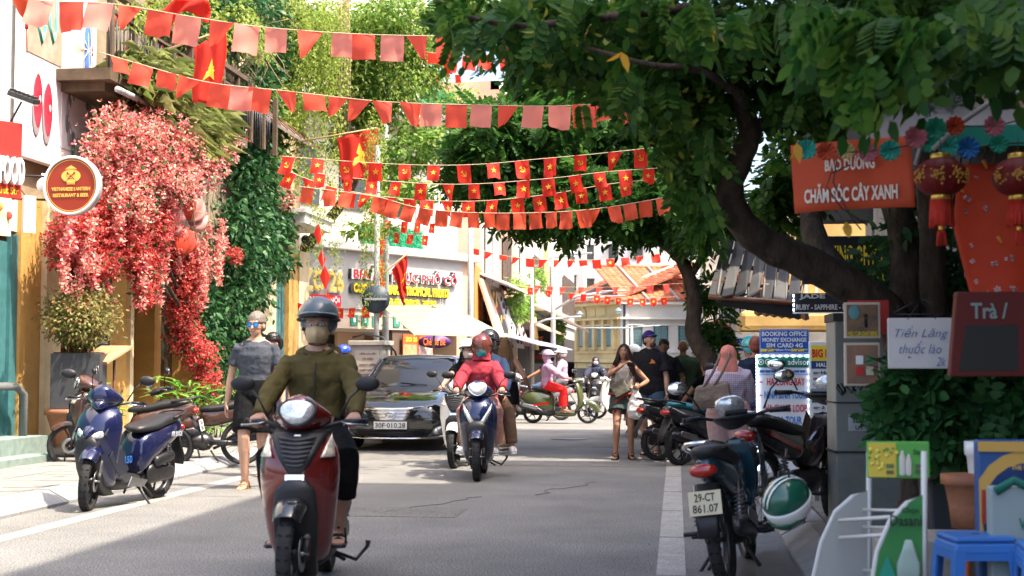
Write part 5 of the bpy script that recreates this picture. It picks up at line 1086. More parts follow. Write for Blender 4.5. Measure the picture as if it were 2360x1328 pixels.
# ivy pole with round back of a traffic sign
RSn = thing('traffic_sign', 'back of a round blue grey traffic sign on a creeper covered post', 'traffic sign', (*gp(868, 1020)[:2], 0)); q = at(868, 690, 24.5); RSn.location = (q.x, q.y, 0)
b = MB(); b.tube([(0, 0, 0), (0, 0, 5.2)], .05, 10); b.build('post', grey_metal, RSn); b = MB(); b.lathe([(.25, -.01), (.25, .01)], 36, c=(0, -.07, q.z), axis='y'); b.build('disc', mat('sign_back', (.035, .05, .075), .5, var=.1), RSn); b = MB(); b.bx(-.2, .2, -.1, -.085, q.z-.02, q.z+.02); b.build('strap', grey_metal, RSn)
tag(vines('hanging_creeper', [(q.x+rnd.uniform(-.18, .10), q.y+rnd.uniform(-.25, .1), 5.3+rnd.random()*.7, rnd.uniform(2.2, 3.7)) for _ in range(16)], 60, .045, leafmat('lime_creeper', [(.16, .24, .03), (.28, .36, .06), (.38, .42, .12)], .5)), 'curtain of pale creeper trailing down over the round sign post', 'creeper')
# utility cabinet near the pole
q = gp(853, 1000); q = at(855, 900, 24); UC = thing('utility_cabinet', 'beige electrical cabinet with a danger notice in front of the restaurant', 'cabinet', (q.x, q.y, 0), R(-8))
b = MB(); b.bx(-.28, .28, -.2, .2, 0, 1.66); b.build('body', mat('beige_metal', (.42, .40, .34), .6, var=.12, vs=4), UC, bevel=.01); b = MB(); b.bx(-.33, .33, -.25, .25, 1.66, 1.74); b.build('cap', mat('beige_metal'), UC, bevel=.01)
b = MB(); b.bx(-.22, .22, -.215, -.2, 1.18, 1.58); o = b.build('notice', mat('notice_cream', (.52, .50, .42), .6), UC); 
for i, s in enumerate(('CẤM LẠI GẦN', 'CÓ ĐIỆN', 'NGUY HIỂM', 'CHẾT NGƯỜI')): write(s, o, mat('brown_ink', (.14, .07, .04), .7), (.02, -.218, 1.52-.09*i), width=.3 if i != 1 else .2, height=.05)
b = MB(); b.bx(-.2, -.05, -.215, -.2, .9, 1.1); b.bx(.02, .22, -.215, -.2, .92, 1.12); b.build('small_notice', mat('notice_cream'), UC)
b = MB(); b.tube([(-.35, .1, 1.80), (-.1, .05, 1.86), (.2, 0, 1.8), (.42, 0, 1.55), (.5, 0, 1.2)], .018, 6); tag(b.build('cable_loop', black, None, loc=(q.x, q.y, 0)), 'thick black cable arching over the beige cabinet', 'cable')
# beige umbrella
um = thing('market_umbrella', 'square beige umbrella tilted over the pavement behind the black car', 'umbrella', (0, 0, 0)); cs = [at(878, 704, 31), at(1035, 704, 35), at(1178, 778, 31), at(955, 772, 27)]; ctr = at(1000, 722, 31)
um.location = (ctr.x, ctr.y, 0); canv = mat('beige_canvas', (.38, .32, .215), .8, var=.04, trans=.25)
b = MB(); b.add([Vector((v.x, v.y, v.z)) for v in cs]+[ctr+Vector((0, 0, .12))], [(0, 1, 4), (1, 2, 4), (2, 3, 4), (3, 0, 4)]); part(b, 'canopy', canv, um, solid=.01)
b = MB(); b.tube([ctr, (ctr.x, ctr.y, 0)], .025, 8); part(b, 'pole', steel, um); b = MB(); b.ell(ctr+Vector((0, 0, .14)), (.06, .06, .05)); part(b, 'cap', canv, um)
for v in cs: b = MB(); b.tube([ctr+Vector((0, 0, .08)), v-Vector((0, 0, .02))], .012, 5); part(b, 'rib', steel, um)

# ------------------------------------------------------------------ colonial building far down
YC = 100; yp = mat('stained_yellow_plaster', (.60, .45, .22), .85, c2=(.42, .30, .14), vs=.55, bump=.3, bs=8); wp = mat('stained_white_plaster', (.68, .64, .58), .85, c2=(.50, .45, .38), vs=.5, bump=.3, bs=8)
cA, cB, cC = at(1262, 800, 108), at(1430, 800, YC), at(1640, 800, YC+2)
CB = thing('colonial_building', 'long colonial building with red tile roof yellow wing and white wing with green shutters', 'building', (cB.x, cB.y, 0))
ze = at(1430, 698, YC).z; zs = at(1430, 805, YC).z
def wing(a, b_, m, wins, nm):
    a = Vector((a.x, a.y, 0)); b_ = Vector((b_.x, b_.y, 0)); U = (b_-a).normalized(); N2 = Vector((U.y, -U.x, 0)); L = (b_-a).length
    def bx(u0, u1, z0, z1, d0, d1, name, mm):
        q = MB(); c4 = [a+U*u+N2*d for u, d in ((u0, d0), (u1, d0), (u1, d1), (u0, d1))]; q.add([Vector((v.x, v.y, z)) for z in (z0, z1) for v in c4], [(0, 1, 2, 3), (4, 5, 6, 7), (0, 1, 5, 4), (1, 2, 6, 5), (2, 3, 7, 6), (3, 0, 4, 7)]); return part(q, name, mm, CB)
    bx(0, L, 0, ze, -6, 0, 'wall', m); bx(-.1, L+.1, ze-1.15, ze-1.0, 0, .35, 'cornice', m); bx(-.1, L+.1, ze-.1, ze+.12, -.1, .45, 'eaves', m); bx(0, L, zs-.9, zs-.7, 0, .2, 'string_course', m); bx(0, L, zs-.25, zs-.12, 0, .15, 'string_course', m)
    for u, w_, z0, z1, gm in wins:
        bx(u-w_/2-.14, u+w_/2+.14, z1, z1+.12, 0, .22, 'window_hood', m); f = bx(u-w_/2-.06, u+w_/2+.06, z0-.06, z1+.03, 0, .06, 'window', mat('green_frame', (.02, .09, .085), .6)); 
        for s in (-1, 1):
            lo = bx(u+s*w_*.25-w_*.21, u+s*w_*.25+w_*.21, z0, z1, .06, .09, 'shutter', gm)
        q = MB()
        for i in range(14):
            z = z0+.05+(z1-z0-.1)*i/13; c4 = [a+U*uu+N2*d for uu, d in ((u-w_*.44, .09), (u+w_*.44, .09), (u+w_*.44, .12), (u-w_*.44, .12))]
            for s in (0,): q.add([Vector((v.x, v.y, zz)) for zz in (z, z+.03) for v in c4], [(0, 1, 2, 3), (4, 5, 6, 7), (0, 1, 5, 4), (1, 2, 6, 5), (2, 3, 7, 6), (3, 0, 4, 7)])
        part(q, 'louvre', mat('grey_green_louvre', (.26, .34, .33), .6), CB)
    return a, U, N2, L, bx
def umid(px, a, b_):
    U = (b_-a); d = ray(px, 800); k = d.x/d.y; t = (a.x-k*a.y)/(k*U.y-U.x); return t*U.length
zw0, zw1 = at(1430, 796, YC).z, at(1430, 750, YC).z
gsh = mat('green_shutter', (.05, .15, .15), .6); gysh = mat('grey_shutter', (.28, .26, .23), .7)
fa, fb = Vector((cA.x, cA.y, 0)), Vector((cB.x, cB.y, 0)); fc = Vector((cC.x, cC.y, 0))
W_ = [(umid(px, fa, fb), .62 if px > 1350 else .55, zw0, zw1, gsh if px > 1350 else gysh) for px in (1303, 1323, 1342, 1364, 1385, 1406)]
a, U_, N2, L_, bx = wing(cA, cB, yp, W_, 'y')
for px in (1293, 1313, 1333, 1353, 1374, 1395, 1418): u = umid(px, fa, fb); bx(u-.14, u+.14, zs, ze-1.1, 0, .28, 'pilaster', yp)
for px in (1300, 1322, 1345, 1368, 1392): u = umid(px, fa, fb); bx(u-.45, u+.45, zs-1.6, zs-1.05, 0, .05, 'panel', yp); bx(u-.3, u+.3, ze-.85, ze-.3, .0, .07, 'panel', yp)
a, U_, N2, L_, bx = wing(cB, cC, wp, [(umid(px, fb, fc), .95, zw0, zw1, gsh) for px in (1463, 1523, 1580)], 'w')
bx(.05, .55, 0, ze, 0, .2, 'corner_pilaster', wp); u = umid(1437, fb, fc); bx(u-.08, u+.08, 1.5, ze, .2, .3, 'drain_pipe', darkmetal)
# roof tiles: rows of tiles as real ridges
tile = mat('clay_roof_tile', (.50, .15, .07), .85, c2=(.34, .10, .05), vs=1.2, isl=.2)
rz1 = at(1400, 622, YC+8).z
def roof(a, b_, name):
    a, b_ = Vector((a.x, a.y, ze+.12)), Vector((b_.x, b_.y, ze+.12)); U = (b_-a).normalized(); N2 = Vector((U.y, -U.x, 0)); L = (b_-a).length; dp = 7.5; up = Vector((0, 0, rz1-ze))-N2*dp; q = MB()
    q.add([a+N2*.5, b_+N2*.5, b_+up, a+up], [(0, 1, 2, 3)]); rf = part(q, 'roof', tile, CB, solid=.05)
    rows, cols = 17, int(L/.42); V = []; F = []; sl = up.normalized(); nn = U.cross(sl).normalized(); 
    if nn.z < 0: nn = -nn
    for i in range(rows):
        for j in range(cols):
            o = a+N2*.5+(up-N2*.5)*(i/rows)+U*(j*L/cols); w_ = L/cols; dl = (up-N2*.5).length/rows*1.12; k = len(V); h = rnd.uniform(.05, .09)
            for s, q_ in ((0, h*.35), (.3, h), (.62, h), (.95, h*.35)): V.append(o+U*w_*s+nn*(q_+.06)); V.append(o+U*w_*s+nn*(q_-.01)+sl*dl)
            F += [(k, k+2, k+3, k+1), (k+2, k+4, k+5, k+3), (k+4, k+6, k+7, k+5)]
            V += [o+nn*-.02, o+U*w_*.95-nn*.02]; F += [(k+8, k+9, k+6, k+4), (k+8, k+4, k+2, k)]
    V = np.array([tuple(v) for v in V]); o = np_obj('roof_tiles', V, np.array(F), tile); tag(o, kind='stuff'); o.parent = CB; o.matrix_parent_inverse = Matrix.Translation(CB.location).inverted()
    for t in (.28, .62): 
        q = MB(); p = a+U*L*t+N2*.5; q.tube([p+nn*.12, p+up-N2*.5+nn*.12+U*.0], [(.14, .12)]*2, 6); part(q, 'roof_ridge', concrete, CB)
    q = MB(); q.tube([a+up+nn*.1, b_+up+nn*.1], .14, 6); part(q, 'ridge_cap', tile, CB)
roof(cA, cB, 'l'); roof(cB, cC, 'r')
# wall lamps on it
for px, py, s in ((1336, 722, 'yellow'), (1425, 714, 'white')):
    c = at(px, py, YC-1.5); T_ = thing('wall_lantern', 'blue grey wall lantern on a curved arm on the %s wing' % s, 'lamp', c); T_.scale = (.6,)*3; b = MB(); b.lathe([(.05, .25), (.12, .18), (.42, -.1), (.44, -.14)], 12); b.build('lamp_shade', mat('blue_grey_enamel', (.16, .24, .27), .5), T_); b = MB(); b.ell((0, 0, -.28), (.18, .18, .2)); b.build('globe', white_plastic, T_); b = MB(); b.tube([(0, 0, .25), (.2, .2, .75), (.55, .7, .7), (.7, 1.2, .2), (.7, 1.3, -.6)], .035, 6); b.build('arm', darkmetal, T_)
# tall blocks behind
for (px0, px1, pyt, Y, cc, lab) in ((1230, 1345, 380, 125, (.50, .48, .46), 'tall weathered grey block behind the tile roof'), (1330, 1500, 300, 130, (.58, .55, .56), 'pale lilac grey block above the red roof'), (1500, 1620, 440, 118, (.66, .62, .52), 'cream block partly hidden by the tree'), (1620, 1760, 520, 95, (.60, .48, .36), 'pinkish building far right beyond the tree trunk')):
    a, b_ = at(px0, 800, Y), at(px1, 800, Y); z = at(px0, pyt, Y).z; T_ = thing('apartment_block', lab, 'building', (a.x, a.y, 0)); m_ = mat('block_'+lab[:6]+lab[-5:], cc, .85, c2=tuple(q*.75 for q in cc), vs=.3)
    b = MB(); b.bx(a.x, b_.x, a.y, a.y+8, 0, z); part(b, 'wall', m_, T_); b = MB(); b.bx(a.x-.2, b_.x+.2, a.y-.2, a.y+8.2, z, z+.3); part(b, 'parapet', m_, T_)
    zz = 8
    while zz < z-2:
        n = max(1, int((b_.x-a.x)/2.2))
        for i in range(n):
            x = a.x+(i+.3)*(b_.x-a.x)/n; b = MB(); b.bx(x, x+.9, a.y-.06, a.y-.01, zz, zz+1.3); part(b, 'window', glass_d, T_); b = MB(); b.bx(x-.1, x+1.0, a.y-.3, a.y-.01, zz+1.35, zz+1.45); part(b, 'window_hood', m_, T_)
        zz += 3.1
# market canopy & dark stalls at the end of the street, under the colonial building
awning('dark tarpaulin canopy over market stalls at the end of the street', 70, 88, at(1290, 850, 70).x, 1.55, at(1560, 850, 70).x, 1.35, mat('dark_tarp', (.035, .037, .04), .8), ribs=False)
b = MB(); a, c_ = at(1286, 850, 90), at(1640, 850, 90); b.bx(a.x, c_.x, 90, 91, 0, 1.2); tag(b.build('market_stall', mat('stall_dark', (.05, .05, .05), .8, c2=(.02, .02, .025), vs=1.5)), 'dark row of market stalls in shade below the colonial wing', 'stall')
def stripes(label, p0, p1, Y0, Y1, m): pass
awning('black and white striped awning sloping left of the tree trunk', 24.5, 30, at(1650, 790, 26).x, at(1600, 800, 26).z, at(1535, 890, 26).x, at(1535, 870, 26).z, mat('black_canvas', (.025, .028, .03), .8), ribs=False)
o = awning('second dark blue awning with a pale valance lower left of the trunk', 26, 33, at(1680, 850, 28).x, at(1680, 855, 28).z, at(1560, 890, 28).x, at(1560, 903, 28).z, mat('navy_canvas', (.05, .055, .09), .8, c2=(.3, .3, .38), vs=3, stretch=(1, 12, 1)), ribs=False)
# ================================================================== right side
dark_wall = mat('dark_shop_wall', (.10, .085, .07), .8, c2=(.05, .045, .04), vs=1.5)
RB = thing('shop_building', 'dark fronted shop building on the right with a yellow lettered booking office sign', 'building', (4.2, 8, 0))
b = MB(); b.bx(3.9, 12, -9, 12.6, 0, 15); part(b, 'wall', dark_wall, RB)  # unseen upper height shaped so its shadow covers the near road
b = MB(); b.bx(2.6, 3.9, 1, 13.2, 3.4, 3.5); b.bx(2.55, 2.62, 1, 13.2, 3.2, 3.55); part(b, 'canopy', roofm, RB)
for i in range(5): b = MB(); b.bx(3.84, 3.9, 1+i*2.4, 2.8+i*2.4, .3, 2.8); part(b, 'shutter', mat('brown_shutter', (.09, .06, .045), .6), RB)
RB2 = thing('shop_building', 'narrow tall building behind the big travel signs on the right', 'building', (4, 17, 0))  # height raised to throw more shade across the road
b = MB(); b.bx(3.4, 12, 13.0, 17.4, 0, 11); part(b, 'wall', mat('dim_tan_wall', (.22, .15, .10), .8), RB2); b = MB(); b.bx(3.3, 3.4, 13.5, 15.2, .1, 2.8); b.bx(3.3, 3.4, 15.5, 17.2, .1, 2.8); part(b, 'dark_door_sheet', interior, RB2)  # dark sheets on the wall, doorway shade put into their colour
b = MB(); b.bx(1.75, 3.4, 12.75, 13.3, 2.75, 8); b.bx(1.12, 1.75, 12.85, 13.2, 2.6, 4.4); part(b, 'dark_screen', dark_wall, RB2)  # added dark screen that hides the bright yellow wall behind the signs
for i in range(5): b = MB(); b.bx(1.8, 3.38, 12.7, 12.75, 2.9+i*.9, 2.96+i*.9); part(b, 'screen_rib', wood, RB2)  # ribs on the added dark screen
RB3 = thing('shop_building', 'yellow building with a rounded balcony beyond the travel signs', 'building', (3.2, 30, 0)); yel = mat('yellow_plaster', (.62, .42, .15), .85, c2=(.45, .28, .10), vs=1.5, bump=.2)
b = MB(); b.bx(2.6, 10, 33, 46, 0, 4.6); part(b, 'wall', yel, RB3); b = MB(); b.bx(3.5, 10, 19.0, 26.8, 0, 13); part(b, 'side_wall', concrete, RB3)  # detached concrete block, placed and raised to shade the road
a, c_ = at(1698, 700, 33), at(1765, 700, 33); z0, z1 = at(1700, 765, 32).z, at(1700, 718, 32).z
b = MB(); b.bx(a.x, a.x+3, 31.5, 33, z0, z1); part(b, 'balcony', yel, RB3, bevel=.12); b = MB(); b.bx(a.x-.1, a.x+3, 31.4, 33, z0-.35, z0-.02); part(b, 'balcony_slab', concrete, RB3)
b = MB()
for i in range(9): b.bx(a.x+.1+i*.22, a.x+.16+i*.22, 31.6, 31.65, z1, z1+.9)
b.bx(a.x, a.x+2, 31.58, 31.67, z1+.9, z1+.96); part(b, 'railing', white_paint, RB3)
for i in range(3): b = MB(); b.bx(2.55, 2.6, 34+i*3.5, 35.3+i*3.5, 3.2, 4.9); part(b, 'window', glass_d, RB3)
RB4 = thing('shop_building', 'grey plain building further along the right side of the street', 'building', (2.6, 56, 0)); b = MB(); b.bx(2.4, 12, 46.2, 90, 0, 6.5); part(b, 'wall', concrete, RB4); b = MB(); 
for i in range(8): b = MB(); b.bx(2.34, 2.4, 48+i*5, 50+i*5, 3, 4.8); part(b, 'window', glass_d, RB4)
# tattered awning: frame with separate panels
AW = thing('awning', 'large dark tattered awning with grey panels and struts behind the near trunk', 'awning', (1.5, 20, 3)); pan = mat('torn_grey_sheet', (.085, .08, .078), .7, c2=(.05, .05, .05), vs=3)
tL, tR, bL, bR = at(1690, 545, 19), at(1905, 560, 19), at(1632, 684, 19), at(1845, 700, 19)
for i in range(7):
    t0_, t1_ = i/7, (i+.86)/7; b = MB(); dy = rnd.uniform(-.1, .2); q = [tL.lerp(tR, t0_)+Vector((0, 2.6, .3)), tL.lerp(tR, t1_)+Vector((0, 2.6, .3)), bL.lerp(bR, t1_)+Vector((0, dy, rnd.uniform(-.05, .12))), bL.lerp(bR, t0_)+Vector((0, dy, 0))]
    b.add(q, [(0, 1, 2, 3)]); part(b, 'panel', pan if i % 2 else mat('dark_sheet', (.03, .03, .032), .7), AW, solid=.02)
for i in range(9):
    b = MB(); t = i/8; b.tube([tL.lerp(tR, t)+Vector((0, 2.5, .2)), bL.lerp(bR, min(1, t+.1))+Vector((0, .1, -.02))], [(.05, .02)]*2, 6); part(b, 'strut', mat('pale_strut', (.13, .125, .12), .6), AW)
for t in (0, .35, .7, 1): b = MB(); b.tube([tL.lerp(bL, t)+Vector((0, 2.4*(1-t), 0)), tR.lerp(bR, t)+Vector((0, 2.4*(1-t), 0))], .035, 6); part(b, 'beam', wood, AW)
b = MB(); b.add([bL+Vector((.2, .1, -.03)), bR+Vector((0, .1, -.03)), bR+Vector((0, .12, -.2)), bL+Vector((.1, .12, -.1))], [(0, 1, 2, 3)]); part(b, 'valance', black, AW, solid=.02)
# brown striped cloth awning
SA = thing('awning', 'brown and orange striped cloth awning under the tattered one', 'awning', at(1800, 700, 24))
l, r_ = at(1738, 700, 24), at(1865, 712, 24)
for i in range(14):
    t = i/14; b = MB(); p, q = l.lerp(r_, t), l.lerp(r_, (i+1)/14); b.add([p+Vector((0, .6, .28)), q+Vector((0, .6, .28)), q+Vector((0, 0, -.2+.03*(i % 2))), p+Vector((0, 0, -.2+.03*((i+1) % 2)))], [(0, 1, 2, 3)]); part(b, 'stripe', mat('brown_cloth', (.055, .03, .02), .9) if i % 2 else mat('orange_brown_cloth', (.22, .09, .03), .9), SA, solid=.01)
# --- signs on the right pavement
def panel_sign(name, label, px0, px1, py0, py1, Y, m, cat='sign', t=.08, post=True, edge=None):
    a, c_ = at(px0, (py0+py1)/2, Y), at(px1, (py0+py1)/2, Y); z1, z0 = at(px0, py0, Y).z, at(px0, py1, Y).z; W = (c_-a).x; T_ = thing(name, label, cat, ((a.x+c_.x)/2, Y, z0)); b = MB(); b.bx(-W/2, W/2, 0, t, 0, z1-z0); b.build('board', m, T_, bevel=.008)
    if post: b = MB(); b.bx(-W/2+.04, -W/2+.08, t, t+.04, .12-z0, z1-z0-.05); b.bx(W/2-.08, W/2-.04, t, t+.04, .12-z0, z1-z0-.05); b.build('post', steel, T_)
    def f(s, mm, px, py, wpx, hpx, bold=.02, shear=0):
        k = W/(px1-px0); return write(s, T_, mm, ((px-(px0+px1)/2)*k, -.004, (py1-py)*k), width=wpx*k if wpx else None, height=hpx*k, depth=.004, bold=bold, shear=shear)
    def bar(x0, x1, y0_, y1_, mm, nm='band', off=.003):
        k = W/(px1-px0); q = MB(); q.bx((x0-(px0+px1)/2)*k, (x1-(px0+px1)/2)*k, -off, 0, (py1-y1_)*k, (py1-y0_)*k); return q.build(nm, mm, T_)
    return T_, f, bar, W/(px1-px0)
blue_s = mat('blue_sign', (.02, .11, .48), .4); signw = mat('sign_white', (.66, .67, .70), .45); wl = mat('white_print', (.78, .78, .76), .5); redpr = mat('red_print', (.55, .03, .03), .5); bluepr = mat('blue_print', (.02, .16, .50), .5); ylp = mat('yellow_print2', (.80, .60, .04), .5); greenb = mat('green_band', (.01, .13, .085), .45)
T_, f, bar, k = panel_sign('street_sign', 'blue street name plate reading Phố Hàng Bạc with white border', 1692, 1750, 779, 810, 27, blue_s, t=.03)
f('PHỐ', wl, 1724, 788, 20, 8); f('HÀNG BẠC', wl, 1721, 800, 52, 14, .03); b = MB()
for s in (1, -1): b.bx(-29*k, 29*k, -.004, 0, (15.5+s*14.2)*k, (15.5+s*14.9)*k); b.bx(s*28*k, s*28.7*k, -.004, 0, 1*k, 30*k)
b.build('border', wl, T_); b = MB(); b.lathe([(.04, -.006), (.034, -.006)], 16, c=(-19*k, 0, 22*k), axis='y', caps=False); b.build('crest', wl, T_)
T_, f, bar, k = panel_sign('booking_sign', 'blue sign reading Booking Office Money Exchange Sim Card 4G', 1751, 1865, 759, 815, 14.2, blue_s)
f('BOOKING OFFICE', wl, 1808, 769, 104, 11, .03); f('MONEY EXCHANGE', wl, 1808, 783, 102, 10, .03); f('SIM CARD 4G', wl, 1808, 796, 84, 10, .03); f('(Best Price)', wl, 1808, 807, 38, 6)
for px in (1764, 1780, 1834, 1850):
    b = MB(); x = (px-1808)*k; z = (815-807)*k; b.bx(x-.03, x+.01, -.006, 0, z-.012, z+.012); b.bx(x+.01, x+.045, -.006, 0, z, z+.01); b.bx(x-.045, x-.03, -.006, 0, z-.014, z+.014); b.build('pointing_hand', ylp, T_)
b = MB()
for s in (1, -1): b.bx(-56*k, 56*k, -.004, 0, (28+s*27)*k, (28+s*26)*k); b.bx(s*55*k, s*56*k, -.004, 0, 1*k, 55*k)
b.build('border', mat('pale_blue_print', (.35, .5, .7), .5), T_)
T_, f, bar, k = panel_sign('travel_sign', 'white tour sign with green tripadvisor header edged with lit white bulbs', 1744, 1868, 816, 1090, 14.2, signw)
bar(1746, 1866, 819, 844, greenb); f('trip', mat('dark_print', (.02, .07, .06), .5), 1798, 832, 30, 15, .01); f('advisor', wl, 1842, 831, 50, 14, .012)
for s in (-8, 8):
    b = MB(); b.lathe([(7*k, -.008), (5*k, -.008)], 20, c=((1763+s-1806)*k, 0, (1090-831)*k), axis='y', caps=False); b.lathe([(.001, -.009), (2.4*k, -.009)], 14, c=((1763+s-1806)*k, 0, (1090-831)*k), axis='y', caps=False); b.build('owl_eye', wl, T_)
f('(Best Price)', redpr, 1806, 853, 48, 7, .01, .2)
for px in (1756, 1770, 1784, 1836, 1850):
    b = MB(); x = (px-1806)*k; z = (1090-853)*k; b.bx(x-.02, x+.025, -.006, 0, z-.012, z+.012); b.bx(x+.02, x+.045, -.006, 0, z, z+.01); b.build('pointing_hand', bluepr, T_)
bar(1748, 1864, 860, 861, bluepr, 'rule')
for s, mm, py, w_ in (('HA LONG BAY', redpr, 877, 88), ('NINH BINH TOURS', bluepr, 908, 100), ('HA GIANG LOOP', redpr, 939, 96), ('SAPA TOUR', bluepr, 967, 72), ('- PHONG NHA KHANG', redpr, 994, 98), ('MAI CHAU TOUR', bluepr, 1022, 96), ('MOTORBIKE', redpr, 1050, 84)): f(s, mm, 1812, py, w_, 18, .02)
for py in (877, 908): bar(1750, 1758, py, py+2, redpr, 'dash')
ledm = mat('white_led', (.75, .85, 1), .5, emit=3)
me = None
for i in range(33):
    q = MB(); q.bx(-.014, .014, -.015, 0, -.006, .006)
    if me is None: me = q.mesh('led_bulb', ledm)
    for side in (0, 1, 2):
        if side == 2 and i > 7: continue
        if side == 1 and i % 2: continue
        o = bpy.data.objects.new('led_bulb', me); COL.objects.link(o); o.parent = T_
        o.location = ((-61*k, -.004, (272-i*8.2)*k) if side == 0 else (61*k, -.004, (272-i*8.2)*k) if side == 1 else ((-54+i*15.5)*k, -.004, 272*k)); o.scale = (.5, 1, 2) if side < 2 else (1, 1, .5)
T_, f, bar, k = panel_sign('travel_sign', 'white tour price list with yellow header reading BIG HALONG SAPA beside the cabinet', 1867, 1945, 787, 1090, 12.6, signw)
bar(1871, 1941, 791, 828, ylp); f('BIG HOT', redpr, 1906, 810, 66, 20, .04); bar(1871, 1941, 828, 846, mat('navy_band', (.02, .05, .18), .5)); f('HALONG', wl, 1908, 837, 50, 10)
bar(1871, 1941, 910, 926, greenb); f('SAPA', wl, 1904, 918, 44, 11); bar(1871, 1941, 962, 978, redpr); f('DALAT', wl, 1908, 970, 44, 11); bar(1893, 1941, 1024, 1038, mat('orange_band', (.6, .15, .03), .5)); f('HA', wl, 1912, 1031, 24, 9)
for s, py, mm in (('Halong', 856, ink), ('1 day', 870, ink), ('2 days', 883, ink), ('3 days', 896, ink), ('2 days', 938, ink), ('3 days', 952, ink), ('HOA LU', 990, redpr), ('NINH', 1003, redpr), ('TRANG', 1015, redpr), ('3 days', 1050, ink)):
    f(s, mm, 1914, py, 42, 9, .015)
    b = MB(); x = (1880-1906)*k; z = (1090-py)*k; b.bx(x-.02, x+.015, -.006, 0, z-.01, z+.01); b.bx(x+.015, x+.035, -.006, 0, z, z+.007); b.build('pointing_hand', mat('grey_print', (.2, .17, .15), .5), T_)
T_, f, bar, k = panel_sign('gem_shop_sign', 'black sign reading Jade Ruby Sapphire Emerald with lit bulbs on its left edge', 1827, 1990, 676, 722, 15.5, ink, t=.05, post=False)
f('RUBY - SAPPHIRE - EMERALD', mat('pale_grey_print', (.42, .42, .40), .5), 1915, 708, 160, 13, .03); f('JADE', mat('pale_grey_print', (.42, .42, .40), .5), 1872, 684, 60, 14, .04); bar(1827, 1990, 720, 723, white_plastic)
for i in range(4): b = MB(); b.bx(-81*k, -78*k, -.02, -.004, (5+11*i)*k, (11+11*i)*k); b.build('led_bulb', ledm, T_)
b = MB(); b.tube([(0, .05, .3), (1.2, .5, .8)], .02, 6); b.build('bracket', steel, T_)
T_, f, bar, k = panel_sign('office_sign', 'black shop sign with tall yellow letters reading Booking Office in deep shade', 1850, 2090, 545, 655, 11.5, ink, t=.06, post=False)
f('BOOKING OFFICE', ylp, 1955, 588, 170, 48, .02); f('TOUR & TRAVEL', ylp, 1985, 640, 110, 18, .02)
# no cars sign
NC = thing('traffic_sign', 'round red and white no cars sign partly behind the tree trunk', 'traffic sign', (at(1650, 800, 25.5).x, 25.5, 0)); zc = at(1650, 785, 25.5).z; r0 = .35
b = MB(); b.lathe([(r0, 0), (r0, .02)], 36, c=(0, 0, zc), axis='y'); b.build('disc', mat('sign_red', (.6, .03, .02), .4), NC); b = MB(); b.lathe([(.001, -.004), (r0*.76, -.004)], 32, c=(0, 0, zc), axis='y', caps=False); b.build('face', white_plastic, NC); b = MB(); b.bx(-.15, .15, -.012, -.006, zc-.02, zc+.06); b.bx(-.09, .09, -.012, -.006, zc+.06, zc+.12); b.lathe([(.03, -.012), (.03, -.006)], 10, c=(-.09, 0, zc-.03), axis='y'); b.lathe([(.03, -.012), (.03, -.006)], 10, c=(.09, 0, zc-.03), axis='y'); b.build('car_symbol', ink, NC); b = MB(); b.box((0, -.016, zc), (.56, .006, .06), rot=(0, R(45), 0)); b.build('slash', mat('sign_red'), NC); b = MB(); b.tube([(0, .05, 0), (0, .05, zc+.6)], .035, 8); b.build('post', grey_metal, NC)
# utility cabinet on the right
RC = thing('utility_cabinet', 'tall grey green street cabinet with black graffiti and posters stuck on it', 'cabinet', (at(1918, 900, 10.55).x+.27, 10.75, .115), R(3)); cg = mat('cabinet_grey', (.30, .31, .28), .6, c2=(.22, .225, .20), vs=3, bump=.1)
zt_ = at(1950, 725, 10.55).z-.115
b = MB(); b.bx(-.26, .46, -.2, .2, 0, zt_); b.build('body', cg, RC, bevel=.01)
b = MB(); b.bx(-.27, .47, -.21, .21, .56, .575); b.bx(-.27, .47, -.21, .21, .92, .93); b.bx(-.27, .47, -.21, .21, zt_-.05, zt_+.01); b.build('door_seam', mat('seam_dark', (.05, .05, .045), .7), RC)
b = MB()
for i in range(5):
    x = -.22+i*.075; pts = [(x+math.sin(j*1.3+i)*.035, -.205, 1.02+.018*i+math.cos(j*1.9+i*2)*.045) for j in range(7)]; b.tube(pts, .005, 4)
b.build('graffiti', ink, RC)
b = MB(); b.bx(-.17, .16, -.206, -.2, .72, .84); o = b.build('paper_notice', mat('paper_grey', (.5, .5, .5), .7), RC); write('SỬA XE MÁY', o, ink, (0, -.208, .80), width=.28, height=.042, depth=.002); write('LH: 0369 0398', o, ink, (0, -.208, .745), width=.24, height=.028, depth=.002)
write('HÀ', RC, redpr, (.20, -.204, .40), width=.07, height=.05, depth=.002); write('0793', RC, redpr, (.24, -.204, .20), width=.13, height=.05, depth=.002)
# picture frames and whiteboard hung on the tree
def framed(label, px0, px1, py0, py1, Y, pic, text=None, frame=mat('pale_frame', (.55, .45, .36), .6)):
    a, c_ = at(px0, py0, Y), at(px1, py1, Y); T_ = thing('framed_poster', label, 'poster', (a.x, Y, c_.z)); W, H = c_.x-a.x, a.z-c_.z
    b = MB(); b.bx(0, W, 0, .03, 0, H); b.build('frame', frame, T_, bevel=.006); b = MB(); b.bx(.015, W-.015, -.004, 0, .015, H-.015); o = b.build('picture', pic, T_)
    if text: write(text, o, ylp, (W*.5, -.008, H*.13), width=W*.8, height=H*.12, depth=.002)
    return T_, W, H
pic1 = mat('poster_picture_dark', (.30, .15, .06), .5, c2=(.02, .035, .05), vs=6); pic2 = mat('poster_picture_warm', (.35, .16, .08), .5, c2=(.14, .10, .09), vs=5)
T_, W, H = framed('upper framed dark picture poster with yellow letters and a glowing figure', 1945, 2030, 697, 780, 8.9, pic1, 'HIEU CUM CHAT RENG')
